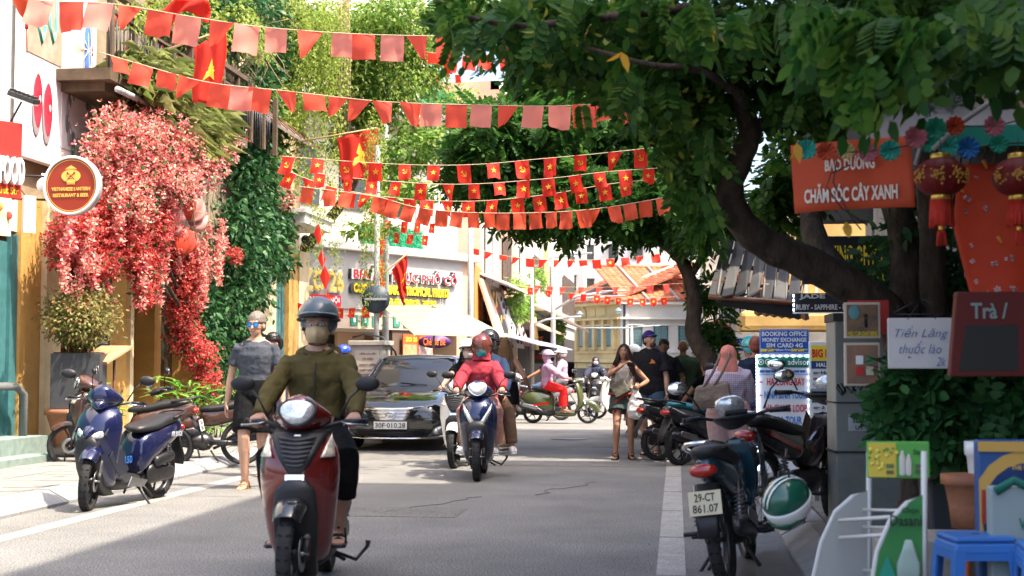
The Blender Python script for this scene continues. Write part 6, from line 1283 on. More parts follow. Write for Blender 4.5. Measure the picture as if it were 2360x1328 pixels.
b = MB(); b.tube([(W*.6, -.01, H*.3), (W*.58, -.01, H*.55)], [(.008, .002)]*2, 6); b.ell((W*.58, -.01, H*.62), (.012, .003, .012)); b.build('figure', ink, T_); b = MB(); b.ell((W*.28, -.008, H*.72), (.035, .003, .045)); b.build('moon', mat('teal_moon', (.1, .25, .25), .5), T_)
T_, W, H = framed('lower framed poster with small red white boxes below the dark one', 1945, 2030, 790, 890, 8.9, pic2)
for i, (u, v, mm) in enumerate(((.42, .35, redpr), (.42, .6, white_plastic), (.70, .35, mat('cream_box', (.6, .5, .35), .5)), (.7, .6, mat('green_box', (.08, .2, .1), .5)))): b = MB(); b.bx(W*(u-.1), W*(u+.1), -.01, -.004, H*(v-.1), H*(v+.1)); b.build('printed_box', mm, T_)
RD = thing('red_board', 'red painted board edge behind the upper picture frame', 'board', at(2000, 740, 9.1)); b = MB(); b.prism([(-.12, -.08), (.13, -.08), (.13, .13), (-.12, .13)], (0, .02, 0)); b.build('board', redp, RD)
a, c_ = at(2045, 733, 8.2), at(2203, 850, 8.2); T_ = thing('whiteboard', 'white hand written board hanging on a wire hanger in the leaves', 'board', (a.x, 8.2, c_.z)); W, H = c_.x-a.x, a.z-c_.z
b = MB(); b.bx(0, W, 0, .012, 0, H); b.build('board', mat('whiteboard', (.58, .54, .53), .5, var=.06), T_, bevel=.02); inkb = mat('blue_pen', (.08, .15, .35), .6)
for tx, u, z, w_, h_ in (('Tiến Lăng', .5, .70, .78, .075), ('thuốc lào', .48, .42, .62, .07), ('2k', .78, .14, .14, .05)): write(tx, T_, inkb, (W*u, -.003, H*z), width=W*w_, height=h_, depth=.002, bold=-.012, shear=.35, name='handwriting')
b = MB(); b.tube([(W*.5, 0, H+.11), (W*.1, 0, H+.03), (W*.12, 0, H+.02), (W*.9, 0, H+.02), (W*.92, 0, H+.03), (W*.5, 0, H+.11)], .003, 5); b.tube([(W*.3, 0, H-.01), (W*.5, 0, H+.10), (W*.72, 0, H-.01)], .002, 5); b.tube([(W*.5, 0, H+.11), (W*.51, 0, H+.15)], .003, 5); b.build('wire_hanger', darkmetal, T_)
# red banner
def sheet(fn, n=16, mth=8): 
    vs = [Vector(fn(i/n, j/mth)) for j in range(mth+1) for i in range(n+1)]; fs = [(j*(n+1)+i, j*(n+1)+i+1, (j+1)*(n+1)+i+1, (j+1)*(n+1)+i) for j in range(mth) for i in range(n)]; return vs, fs
bredm = mat('red_orange_cloth', (.58, .085, .03), .7, var=.05, trans=.3)
a, c_ = at(1822, 340, 8.0), at(2104, 476, 7.6); T_ = thing('banner', 'red cloth banner with white Vietnamese lettering hung between the branches', 'banner', a); W, H = c_.x-a.x, a.z-c_.z
fn = lambda u, v: (u*W+.02*v, -u*.35+.012*math.sin(u*9+v*3), -.02*math.sin(u*PI)*0-v*(H-.01*math.sin(u*PI))+.012*(1-u)); vs, fs = sheet(fn, 24, 8); b = MB(); b.add(vs, fs, 0, True); b.build('cloth', bredm, T_, solid=.003)
Xd = Vector((W, -.35, -.012)).normalized(); wl2 = mat('cream_print', (.62, .58, .50), .6)
for s, v, h_, w_ in (('BẢO DƯỠNG', .30, .085, .48), ('CHĂM SÓC CÂY XANH', .72, .105, .9)): write(s, T_, wl2, (W*.5, -.175-.02, -H*v), width=W*w_, height=h_, X=Xd, depth=.002, bold=.025)
# paper flower garland
cols = [(.03, .30, .24), (.45, .07, .03), (.02, .13, .35), (.45, .38, .15), (.42, .13, .17), (.02, .25, .16)]
fl_m = [mat('paper_flower_%d' % i, c, .8, var=.2, vs=30, trans=.2) for i, c in enumerate(cols)]
def paper_flower(p, r, m, par):
    b = MB(); n = 10
    for kk in range(2):
        for i in range(n):
            a_ = 2*PI*i/n+kk*.3; d = Vector((math.cos(a_), -.35-.4*kk, math.sin(a_))); s = Vector((-math.sin(a_), 0, math.cos(a_))); b.add([p, p+d*r*.7+s*r*.28, p+d*r+Vector((0, .02, 0)), p+d*r*.7-s*r*.28], [(0, 1, 2, 3)])
    return b.build('paper_flower', m, par, recalc=False)
def garland(label, pts, m0=0, r=.055):
    T_ = thing('paper_garland', label, 'garland', pts[0]); b = MB(); o0 = Vector(pts[0]); b.tube([Vector(p)-o0 for p in pts], .004, 5); b.build('string', black, T_)
    L = 0
    for i in range(len(pts)-1):
        p, q = Vector(pts[i])-o0, Vector(pts[i+1])-o0; n = max(1, int((q-p).length/(r*1.75)))
        for j in range(n): paper_flower(p.lerp(q, j/n)+Vector((0, 0, rnd.uniform(-.01, .01))), r*rnd.uniform(.85, 1.15), fl_m[(m0+i*3+j) % 6], T_)
garland('colourful paper flower garland along the top of the red banner', [at(1858, 342, 7.75), at(1950, 352, 7.7), at(2050, 345, 7.6), at(2115, 330, 7.5)])
garland('colourful paper flower garland behind the red lanterns', [at(2110, 312, 7.2), at(2200, 290, 7.2), at(2290, 292, 7.2), at(2370, 272, 7.2)], 4)
garland('upper paper garland with green ribbon at the far right', [at(2140, 330, 7.5), at(2230, 345, 7.5), at(2300, 330, 7.5), at(2380, 330, 7.5)], 5)
T_ = thing('ribbon', 'flat green ribbon stretched behind the lantern tops', 'ribbon', at(2180, 325, 7.6)); b = MB(); W = (at(2380, 325, 7.6)-at(2180, 325, 7.6)).x; b.bx(0, W, 0, .01, -.03, .08); b.build('cloth', mat('green_ribbon', (.01, .2, .13), .6), T_)
# lanterns
lan_m = mat('lantern_silk', (.16, .008, .008), .5, trans=.2); tas = mat('tassel_red', (.5, .03, .015), .7, var=.2, vs=60); goldp = mat('lantern_gold', (.5, .24, .04), .45)
def lantern(px, py, Y, rpx, label, g='red silk lanterns'):
    c = at(px, py, Y); kk = Y/FPX*1.0; r = rpx*kk; T_ = thing('lantern', label, 'lantern', c, 0, g)
    b = MB(); n = 16
    for i in range(n):
        a0_, a1_ = 2*PI*i/n, 2*PI*(i+1)/n; rs = []
        for j in range(9):
            ph = -PI/2*.8+PI*.8*j/8; R_ = r*math.cos(ph); z = r*.72*math.sin(ph)/math.sin(PI/2*.8)
            rs.append([Vector((math.cos(a)*R_*q, math.sin(a)*R_*q, z)) for a, q in ((a0_, 1), ((a0_+a1_)/2, .965), (a1_, 1))])
        vs = [p for q in rs for p in q]; b.add(vs, [(j*3+s, j*3+s+1, j*3+4+s, j*3+3+s) for j in range(8) for s in range(2)], 0, True)
    b.build('silk_globe', lan_m, T_)
    for s in (1, -1): b = MB(); b.lathe([(r*.36, s*r*.66), (r*.38, s*r*.72), (r*.38, s*r*.86), (r*.33, s*r*.88)], 20); b.build('collar', mat('brass', (.65, .42, .08), .3, m=.8), T_)
    b = MB()
    for i in range(34): a = 2*PI*i/34; b.tube([(math.cos(a)*r*.36, math.sin(a)*r*.36, -r*.86), (math.cos(a)*r*.42+rnd.uniform(-.004, .004), math.sin(a)*r*.42, -r*1.85+rnd.uniform(-.01, .01))], [(.006, .002)]*2, 4)
    b.build('fringe', tas, T_, recalc=False)
    b = MB(); b.tube([(0, 0, -r*.8), (0, 0, -r*1.9)], .003, 5); b.ell((0, 0, -r*1.92), (.016, .016, .02)); b.build('cord', mat('brass'), T_)
    b = MB()
    for i in range(14): a = 2*PI*i/14; b.tube([(0, 0, -r*1.95), (math.cos(a)*.016, math.sin(a)*.016, -r*2.05), (math.cos(a)*.024, math.sin(a)*.024, -r*2.6)], [(.004, .002)]*3, 4)
    b.build('tassel', tas, T_, recalc=False)
    b = MB()
    for a in [R(q) for q in (-150, -105, -60, -20)]:
        for i in range(26):
            u, v = rnd.gauss(0, .16), rnd.gauss(0, .22); aa = a+u; ph = v; R_ = r*1.005*math.cos(ph*.9); p = Vector((math.cos(aa)*R_, math.sin(aa)*R_, r*.72*math.sin(ph))); b.ell(p, (.007, .007, .006), 5, 3)
    tag(b.build('gold_pattern', goldp, T_), kind='stuff'); b = MB(); b.tube([(0, 0, r*.8), (0, 0, r*1.6)], .003, 4); b.build('hanger', darkmetal, T_)
lantern(2168, 408, 7.1, 60, 'left red and gold lantern with tassel hanging beside the red banner'); lantern(2348, 408, 7.1, 60, 'right red and gold lantern cut by the edge of the picture')
# red flowered cloth and boards at the far right
rc_ = mat('red_poster_cloth', (.60, .06, .015), .6, c2=(.48, .035, .01), vs=2, trans=.2)
a = at(2208, 378, 7.9); T_ = thing('hanging_cloth', 'large glossy red cloth printed with blossoms and swallows at the right edge', 'cloth', a); kk = 7.9/FPX
poly = [(0, 0), (200*kk, -5*kk), (200*kk, -320*kk), (28*kk, -312*kk), (12*kk, -200*kk), (-12*kk, -140*kk)]
def fn(u, v): x0 = (-12*kk*min(1, v/.45) if v < .45 else -12*kk+40*kk*(v-.45)/.55); return (x0+u*(215*kk-x0), .015*math.sin(u*7+v*2), -v*318*kk)
vs, fs = sheet(fn, 20, 14); b = MB(); b.add(vs, fs, 0, True); b.build('cloth', rc_, T_, solid=.004)
for i in range(60):
    u, v = rnd.random(), rnd.random()
    if v < .3 and rnd.random() < .3 or .35 < v < .5: continue
    p = Vector(fn(u*.9+.06, v))+Vector((0, -.008, 0)); b = MB(); sc_ = rnd.uniform(.006, .013)
    if i % 6 == 0: b.tube([p, p+Vector((rnd.uniform(-.04, .04), 0, rnd.uniform(-.05, .05)))], [(sc_*.8, .002), (sc_*1.4, .002)], 7, round_=True); b.build('printed_blossom', mat('orange_print', (.65, .20, .03), .5), T_)
    else:
        for q in range(3): a_ = rnd.random()*6; b.box(p, (sc_*3.2, .002, sc_*.7), rot=(0, a_, 0))
        b.build('printed_swallow', mat('pale_pink_print', (.62, .42, .42), .5), T_)
T_ = thing('tea_sign', 'dark red box sign with white lettering Trà at the right edge', 'sign', at(2270, 770, 7.4)); kk = 7.4/FPX
b = MB(); b.prism([(-60*kk, 95*kk), (110*kk, 95*kk), (110*kk, -95*kk), (-78*kk, -95*kk)], (0, .08, 0)); b.build('board', mat('deep_red_board', (.10, .008, .006), .5), T_, bevel=.006)
b = MB(); b.prism([(-42*kk, 20*kk), (70*kk, 20*kk), (70*kk, -82*kk), (-58*kk, -82*kk)], (0, -.005, 0)); b.build('window', glass_d, T_); write('Trà /', T_, mat('dull_teal_print', (.20, .26, .24), .6), (10*kk, -.004, 52*kk), width=80*kk, height=36*kk, bold=.02)
# drink rack
DR = thing('drink_rack', 'metal drink display rack with curved sides and a bottled water header', 'display rack', (0, 0, 0)); Yd = 6.6
g = lambda px, py, Y=Yd: at(px, py, Y)
whm = mat('white_rack_metal', (.55, .55, .53), .5)
def side_panel(Y, pxs, mm, nm):
    pts = [at(px, py, Y) for px, py in pxs]; b = MB(); b.add(pts, [tuple(range(len(pts)))]); o = b.build(nm, mm, DR, solid=.018); q = MB(); q.tube(pts+[pts[0]], .011, 6); q.build('side_edge', whm, o); return o
side_panel(6.9, [(1868, 1420), (1875, 1330), (1893, 1250), (1925, 1180), (1965, 1145), (2003, 1130), (2003, 1420)], mat('grey_side', (.32, .32, .30), .6), 'side_panel')
o = side_panel(6.2, [(2004, 1440), (2010, 1340), (2022, 1270), (2052, 1200), (2090, 1160), (2130, 1140), (2130, 1440)], mat('green_side', (.03, .17, .05), .5, c2=(.05, .26, .06), vs=2), 'side_panel')
c = at(2088, 1200, 6.17); write('Dasani', o, ink, c, width=.13, height=.045, depth=.002); c = at(2098, 1178, 6.17); write('Chọn', o, ink, c, width=.07, height=.028, depth=.002)
b = MB(); c = at(2095, 1300, 6.17); b.tube([c+Vector((0, 0, -.16)), c, c+Vector((0, 0, .05)), c+Vector((0, 0, .1))], [(.05, .003), (.05, .003), (.03, .003), (.014, .003)], 8, side=(1, 0, 0)); b.build('printed_bottle', mat('pale_bottle_print', (.3, .4, .35), .5), DR)
b = MB(); c = at(2045, 1330, 6.17); b.prism([(0, .09), (.035, 0), (.03, -.05), (-.03, -.05), (-.035, 0)], (0, .002, 0), o=c); o = b.build('printed_drop', mat('teal_drop', (.02, .25, .18), .5), DR)
b = MB()
for px, Y in ((2003, 6.9), (2130, 6.2)): b.tube([at(px, 1040, Y), at(px, 1420, Y)], .013, 6)
for py in (1190, 1230, 1330): b.tube([at(1935, py+10, 6.85), at(2080, py, 6.3)], .009, 6); b.tube([at(1990, py-15, 6.85), at(2110, py-12, 6.3)], .007, 6)
b.build('shelf_bar', whm, DR)
a, c_ = at(1997, 1017, 6.5), at(2143, 1103, 6.5); W, H = c_.x-a.x, a.z-c_.z
b = MB(); b.bx(a.x, a.x+W, 6.49, 6.51, c_.z, a.z); hd = b.build('header', mat('header_green', (.10, .36, .07), .5), DR, bevel=.006); b = MB(); b.bx(a.x+.006, a.x+W*.46, 6.484, 6.489, c_.z+.006, a.z-.006); b.build('yellow_half', mat('header_yellow', (.62, .46, .06), .5), hd)
write('Dasani', hd, mat('dark_green_ink', (.01, .08, .03), .5), (a.x+W*.84, 6.484, a.z-H*.28), width=W*.2, height=H*.14, depth=.002); 
for i, x in enumerate((.56, .66)): b = MB(); z = c_.z+H*.12; b.tube([(a.x+W*x, 6.484, z), (a.x+W*x, 6.484, z+H*(.45-.1*i)), (a.x+W*x, 6.484, z+H*(.62-.1*i))], [(.014, .002), (.014, .002), (.005, .002)], 8, side=(1, 0, 0), round_=True); b.build('printed_bottle', wl2, hd)
b = MB(); 
for i in range(14): b.ell((a.x+W*.2+rnd.gauss(0, .022), 6.482, c_.z+H*(.15+.7*rnd.random())), (.009, .002, .009), 6, 4)
b.build('printed_lemons', mat('lemon_print', (.75, .62, .1), .5), hd); b = MB()
for i in range(10): b.ell((a.x+W*.2+rnd.gauss(0, .024), 6.480, c_.z+H*(.15+.7*rnd.random())), (.007, .002, .005), 6, 4)
b.build('printed_leaves', mat('leaf_print', (.05, .3, .06), .5), hd)
for i, (x, z_) in enumerate(((.36, .35), (.36, .18), (.82, .35), (.82, .2))): b = MB(); b.bx(a.x+W*(x-.06), a.x+W*(x+.06), 6.480, 6.484, c_.z+H*(z_-.06), c_.z+H*(z_+.04)); b.build('printed_bar', mat('grey_print2', (.1, .12, .08), .5), hd)
# cardboard / crates behind rack, yellow blue display, stools
T_ = thing('coffee_display', 'blue and gold cardboard coffee display standing at the lower right edge', 'display', (at(2320, 1180, 6.6).x, 6.6, .115)); kk = 6.6/FPX
H = at(2300, 1015, 6.6).z-.115; b = MB(); b.bx(-.12, .35, 0, .1, 0, H); b.build('board', mat('display_blue', (.03, .09, .25), .5), T_, bevel=.01)
for r_, m_, dz in ((.25, mat('display_gold', (.58, .34, .08), .45), .0), (.20, mat('display_navy', (.015, .04, .14), .5), -.01), (.13, mat('display_blue2', (.04, .13, .32), .5), -.02)):
    b = MB(); n = 22; pts = [(.09+math.cos(a)*r_, -.004+dz*.5, H-.33+math.sin(a)*r_*1.15) for a in [2*PI*i/n for i in range(n)]]; pts = [(min(.348, max(-.118, x)), y, z) for x, y, z in pts]; b.add(pts, [tuple(range(n))]); b.build('printed_swirl', m_, T_)
b = MB(); b.bx(-.11, -.01, -.02, -.015, H-.37, H-.22); b.build('printed_pack', mat('pack_red', (.4, .05, .03), .5), T_); b = MB(); b.lathe([(.045, -.02), (.018, -.02)], 20, c=(-.06, 0, H-.43), axis='y', caps=False); b.build('printed_ring', mat('cyan_ring', (.03, .3, .38), .5), T_)
b = MB(); b.bx(-.12, .35, -.012, -.004, H-.05, H-.005); b.build('band', mat('display_gold'), T_); write('THE MAN COFFEE', T_, gold, (.12, -.02, H-.12), width=.2, height=.02, depth=.002); write('PREMIUM', T_, gold, (.16, -.02, H-.15), width=.1, height=.018, depth=.002)
b = MB(); b.bx(-.1, .35, -.14, -.05, .0, .66); b.build('lower_box', mat('grey_green_box', (.28, .34, .33), .6), T_, bevel=.01); b = MB(); b.tube([(-.08, -.15, .64), (.0, -.15, .69), (.1, -.15, .64), (.2, -.15, .69), (.34, -.15, .64)], [(.02, .01)]*5, 6); b.build('scalloped_top', greenb, T_); write('VIET NAM', T_, greenb, (.12, -.145, .5), width=.2, height=.05)
blue_p = mat('blue_stool_plastic', (.045, .17, .50), .4, var=.05, vs=3)
def stool(x, y, z, rz, label):
    T_ = thing('stool', label, 'stool', (x, y, z), rz, 'blue plastic stools'); h = .45
    b = MB(); b.box((0, 0, h-.012), (.27, .27, .024)); b.box((0, 0, h-.05), (.285, .285, .05), taper=.95); b.build('seat', blue_p, T_, bevel=.012); b = MB(); b.lathe([(.001, h+.001), (.02, h+.001)], 12, caps=False); b.build('seat_hole', ink, T_)
    for sx in (1, -1):
        for sy in (1, -1): b = MB(); b.rings([[Vector((sx*(q+dx), sy*(q+dy), zz)) for dx, dy in ((.016, .016), (-.035, .016), (-.035, 0), (0, 0), (0, -.035), (.016, -.035))] for q, zz in ((.155, 0), (.125, h-.05))], smooth=False); b.build('leg', blue_p, T_, bevel=.003)
    for sx, sy in ((1, 0), (-1, 0), (0, 1), (0, -1)): b = MB(); b.box((sx*.138, sy*.138, h-.085), (.010 if sx else .20, .010 if sy else .20, .03)); b.build('apron', blue_p, T_)
q = at(2248, 1252, 6.5); stool(q.x, 6.5, .115, .15, 'whole blue plastic stool in the bottom right corner'); q = at(2430, 1262, 6.2); stool(q.x, 6.2, .115, -.1, 'blue plastic stool mostly cut off by the right edge')
b = MB(); q = at(2228, 1240, 7.15); b.ell((q.x, 7.15, q.z), (.10, .10, .010), 20, 6); b.tube([(q.x, 7.15, q.z), (q.x, 7.18, .115)], .02, 8); tag(b.build('orange_table', mat('orange_plastic', (.7, .16, .03), .4)), 'small round orange plastic table top behind the blue stool', 'table')
# pots and planters right
terra = mat('terracotta', (.38, .15, .07), .8, c2=(.28, .12, .07), vs=5, bump=.3)
def pot(name, label, px, Y, r, h, m_, z=.115, sq=False, prof=None):
    x = at(px, 900, Y).x; T_ = thing(name, label, 'plant pot', (x, Y, z)); b = MB()
    if sq: b.box((0, 0, h/2), (r*1.8, r*1.8, h), taper=1.12); b.build('pot', m_, T_, bevel=.015); b = MB(); b.box((0, 0, h+.002), (r*1.85, r*1.85, .02))
    else: b.lathe([(r*.7, 0), (r*.78, h*.4), (r*.92, h*.8), (r*1.05, h*.82), (r*1.06, h), (r*.96, h)], 28); b.build('pot', m_, T_); b = MB(); b.lathe([(.01, h-.03), (r*.93, h-.03)], 20, caps=False)
    b.build('soil', mat('soil', (.05, .035, .025), .95), T_); return T_
pot('planter', 'dark square planter under the green shrubs on the right', 2210, 9.0, .22, .5, mat('dark_planter', (.05, .055, .06), .6), sq=True)
pot('flower_pot', 'pink terracotta bowl behind the drink rack', 2045, 8.4, .24, .2, terra); pot('flower_pot', 'stacked terracotta pot near the coffee display', 2235, 7.8, .15, .28, terra, .45); pot('flower_pot', 'white fluted pot beside the dark planter', 2262, 7.9, .09, .4, white_plastic, .5)
b = MB(); q = at(2165, 1200, 7.2); b.bx(q.x-.3, q.x+.5, 7.2, 7.7, .115, .45); tag(b.build('stone_block', concrete, None, bevel=.01), 'brown stone block carrying the flower pots', 'block')
# ================================================================== TREES
bark = mat('tree_bark', (.085, .06, .042), .9, c2=(.025, .018, .014), vs=11, stretch=(1, 1, .4), bump=1, bs=30)
def limbs(T_, chains, name='trunk'):
    o0 = Vector(T_.location)
    for i, (pts, r0, r1) in enumerate(chains):
        b = MB(); n = len(pts); P = []
        for j in range(n-1):    # smooth subdivide
            p0, p1, p2, p3 = [Vector(pts[max(0, min(n-1, j+q))]) for q in (-1, 0, 1, 2)]
            for s in range(5): t = s/5; P.append(.5*((2*p1)+(p2-p0)*t+(2*p0-5*p1+4*p2-p3)*t*t+(3*p1-p0-3*p2+p3)*t**3))
        P.append(Vector(pts[-1])); K = len(P); b.tube([p-o0 for p in P], [(r0+(r1-r0)*(q/K))*(1+.05*math.sin(q*1.7+i)) for q in range(K)], 12, round_=True); b.build(name if i == 0 else 'branch', bark, T_)
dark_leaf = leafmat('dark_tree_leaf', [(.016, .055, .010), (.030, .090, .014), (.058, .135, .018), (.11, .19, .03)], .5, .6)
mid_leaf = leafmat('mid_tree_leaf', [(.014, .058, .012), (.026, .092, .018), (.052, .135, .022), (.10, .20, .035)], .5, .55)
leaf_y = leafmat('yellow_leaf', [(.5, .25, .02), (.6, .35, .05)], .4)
CP = compound(7, .34, .13, .3, .4); CPb = compound(5, .42, .22, .2, .3)
# near tree
yt = 9.4; T1 = thing('tree', 'near dark leaning tree with curving trunk and large compound leaves at the right', 'tree', (at(2130, 1100, 9.8).x, 9.8, .115))
tp = [(T1.location.x, 9.8, .0), at(2110, 900, 9.7), at(2060, 745, 9.6), at(1960, 660, 9.5), at(1850, 602, 9.4), at(1760, 560, 9.3), at(1700, 500, 9.2), at(1683, 430, 9.1), at(1712, 355, 9.0), at(1728, 300, 8.95), at(1705, 210, 8.9), at(1690, 90, 8.8), at(1660, -120, 8.7)]
limbs(T1, [(tp, .15, .04), ([at(1985, 690, 9.6), at(1900, 590, 9.9), at(1870, 500, 10.2), at(1900, 380, 10.4), at(1980, 150, 10.5), at(2000, -100, 10.6)], .10, .05),
  ([at(1728, 300, 8.95), at(1700, 215, 8.5), at(1600, 160, 8.2), at(1500, 150, 8), at(1350, 110, 7.9)], .035, .01), ([at(1700, 170, 8.9), at(1780, 120, 8.6), at(1900, 60, 8.3), at(2050, 20, 8)], .05, .02),
  ([at(1722, 320, 9), at(1800, 250, 8.9), at(1900, 200, 8.8), at(2000, 150, 8.7)], .04, .015), ([at(1690, 60, 8.8), at(1600, 20, 8.4), at(1400, 40, 8), at(1200, 60, 7.8), at(1080, 40, 7.7)], .04, .01), ([at(2080, 760, 9.7), at(2090, 600, 9.9), at(2060, 400, 10), at(2090, 200, 10.1), at(2120, -60, 10.2)], .12, .08), ([at(2150, 900, 9.8), at(2150, 600, 9.7), at(2135, 300, 9.6), at(2150, -60, 9.5)], .10, .06)])
def frond_pts(regions, n, sp=.15):
    """regions: (px, py, Y, rpx, rpy, rY, weight)"""
    Rg = regions; wts = np.array([q[6] for q in Rg], float); wts /= wts.sum(); out = []
    for i in nr.choice(len(Rg), size=n, p=wts):
        px, py, Y, rx, ry, rY, _ = Rg[i]; a = nr.normal(size=3)*.55; out.append(tuple(at(px+a[0]*rx, py+a[1]*ry, max(5.2, Y+a[2]*rY))))
    return np.array(out)
# big near fronds: objects sharing a few meshes
FT = []
for i in range(4):
    V_, F_ = compound(6+i % 3, .34, .20, .25+.1*i, .35); me = bpy.data.meshes.new('leaf'); me.from_pydata([tuple(v) for v in V_], [], [tuple(f_) for f_ in F_]); me.materials.append([dark_leaf, mid_leaf][i % 2]); FT.append(me)
near = frond_pts([(1990, 50, 6.6, 130, 60, .5, 3.0), (2030, 160, 6.4, 50, 50, .3, .6), (1700, 10, 7.4, 260, 60, .5, 1.8), (1400, 10, 7.8, 240, 45, .5, 1.6), (1120, 35, 7.9, 130, 35, .4, 1.4), (1260, 90, 8.0, 110, 40, .4, .8), (1480, 180, 8.2, 130, 70, .4, 1.5), (1620, 330, 8.6, 25, 90, .3, .7), (1620, 480, 8.8, 25, 40, .3, .2), (2230, 40, 6.6, 150, 50, .5, 1.5)], 200)
for p in near:
    o = bpy.data.objects.new('leaf', FT[rnd.randrange(4)]); COL.objects.link(o); o.parent = T1; o.location = Vector(p)-Vector(T1.location); o.rotation_euler = (rnd.uniform(-1.1, 1.1), rnd.uniform(.1, 1.3), rnd.uniform(0, 6.3)); s = rnd.uniform(.24, .38) if p[0] > .4 else rnd.uniform(.17, .28); o.scale = (s, s, s)
P = frond_pts([(1300, 10, 8.6, 220, 40, .6, .7), (1120, 40, 8.4, 110, 30, .4, .35), (1620, 60, 8.8, 230, 70, .6, 1.9), (1830, 400, 10.8, 60, 90, .3, .5), (1560, 190, 9.2, 130, 80, .5, 1.3), (1300, 140, 9, 120, 40, .5, .5), (1590, 350, 9.3, 40, 90, .5, .6), (1785, 450, 10.6, 35, 55, .3, .5), (2000, 60, 9.4, 300, 80, .8, 3.2), (1850, 200, 9.2, 110, 60, .6, 1.3), (1900, -180, 8.8, 400, 90, 1.0, 2), (2150, 130, 9.9, 160, 90, .5, 1.2)], 3400)
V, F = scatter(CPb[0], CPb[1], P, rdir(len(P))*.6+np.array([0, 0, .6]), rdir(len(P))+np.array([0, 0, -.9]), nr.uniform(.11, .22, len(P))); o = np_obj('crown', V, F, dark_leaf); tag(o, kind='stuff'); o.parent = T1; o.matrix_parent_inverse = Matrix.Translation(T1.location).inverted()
P = frond_pts([(1300, 80, 8.3, 240, 60, .6, 1), (1600, 250, 8.7, 110, 140, .4, 1)], 300); V, F = scatter(LEAF, LEAF_F, P, rdir(len(P)), rdir(len(P)), nr.uniform(.05, .09, len(P))); o = np_obj('yellow_leaves', V, F, mat('x', (.3, .3, .1)) if False else leafmat('pale_leaf', [(.12, .2, .02), (.3, .28, .04), (.05, .14, .02)], .5)); tag(o, kind='stuff'); o.parent = T1; o.matrix_parent_inverse = Matrix.Translation(T1.location).inverted()
for px, py in ((1655, 60), (1950, 510), (1835, 330), (1432, 120)):
    p = at(px, py, 6.9); Vv, Ff = scatter(LEAF, LEAF_F, np.array([tuple(p)]*2), rdir(2), np.array([[.1, 0, -1], [-.5, 0, -1]]), [.11, .09]); o = np_obj('yellow_leaf', Vv, Ff, leaf_y); o.parent = T1; o.matrix_parent_inverse = Matrix.Translation(T1.location).inverted()
# second tree
T2 = thing('tree', 'middle tree with bent dark trunk and feathery crown over the right half of the street', 'tree', (at(1712, 900, 20.5).x, 20.5, .115))
limbs(T2, [([(T2.location.x, 20.5, 0), at(1665, 890, 20.5), at(1632, 830, 20.6), at(1598, 770, 20.7), at(1600, 700, 20.8), at(1585, 630, 20.9), at(1555, 580, 21), at(1500, 545, 21.2), at(1420, 500, 21.5), at(1350, 420, 21.8), at(1300, 300, 22)], .145, .05),
  ([at(1560, 585, 21), at(1590, 500, 21.2), at(1560, 380, 21.4), at(1500, 220, 21.6)], .11, .04), ([at(1500, 545, 21.2), at(1400, 540, 21), at(1300, 520, 20.8), at(1180, 480, 20.6)], .06, .02), ([at(1590, 640, 20.9), at(1640, 560, 20.8), at(1700, 480, 20.5)], .06, .03)])
def reg(b): return [(*at(px, py, Y), rx*Y/FPX, rY, ry*Y/FPX) for px, py, Y, rx, ry, rY in b]
bl = reg([(1150, 320, 21, 90, 70, .9), (1110, 390, 21, 60, 60, .8), (1280, 330, 21.5, 130, 90, 1.1), (1420, 360, 22, 130, 110, 1.1), (1560, 330, 22, 110, 110, 1.1), (1350, 440, 21, 130, 50, .9), (1240, 470, 20.8, 80, 40, .7), (1500, 455, 21, 90, 60, .9), (1610, 460, 20.5, 60, 90, .8), (1460, 505, 20.8, 45, 24, .5), (1330, 495, 20.6, 50, 20, .5), (1190, 490, 20.8, 35, 22, .4), (1650, 745, 21.6, 24, 45, .3), (1640, 665, 21.6, 24, 28, .3), (1450, 120, 23, 200, 90, 1.2), (1270, 230, 22, 90, 50, .8)])
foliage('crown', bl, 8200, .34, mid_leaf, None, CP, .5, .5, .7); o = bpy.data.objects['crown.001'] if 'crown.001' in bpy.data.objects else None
tag(o, kind='stuff'); o.parent = T2; o.matrix_parent_inverse = Matrix.Translation(T2.location).inverted()
# lit foliage patch right of trunk
# background trees left/middle (bright)
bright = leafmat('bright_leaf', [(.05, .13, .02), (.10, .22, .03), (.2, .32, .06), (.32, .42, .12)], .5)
T3 = thing('tree', 'bright sunlit leafy tree between the ivy building and the corner restaurant', 'tree', (at(900, 800, 33).x, 33, 0))
T3.location = (-9.4, 32.6, 0)
limbs(T3, [([(-9.4, 32.6, 0), (-9.3, 32.6, 3), at(800, 450, 33), at(830, 330, 33), at(850, 200, 33), at(880, 0, 33)], .16, .06), ([at(820, 340, 33), at(900, 330, 32), at(960, 400, 31.5)], .06, .02), ([at(835, 300, 33), at(760, 230, 32.5), at(700, 150, 32)], .06, .02)])
bl = reg([(850, 100, 33, 130, 100, 1.5), (930, 60, 32, 110, 90, 1.5), (840, 230, 32.5, 110, 70, 1.2), (900, 200, 32, 90, 60, 1), (930, 360, 31.5, 80, 50, .8), (900, 420, 31.5, 60, 40, .8), (760, 120, 32, 80, 120, 1.2), (980, 150, 33, 60, 80, 1), (960, 300, 32, 60, 40, .6), (800, 330, 33, 50, 60, .8), (850, 530, 31, 70, 22, .5), (1010, 330, 31, 50, 40, .6), (960, 440, 30.5, 60, 28, .6), (880, 470, 30, 50, 26, .5), (1060, 250, 32, 50, 50, .6), (700, 100, 31, 70, 90, 1), (1090, 40, 34, 90, 70, 1)])
o = foliage('crown', bl, 31000, .13, bright, None, None, .6, .3, .5); tag(o, kind='stuff'); o.parent = T3; o.matrix_parent_inverse = Matrix.Translation(T3.location).inverted()
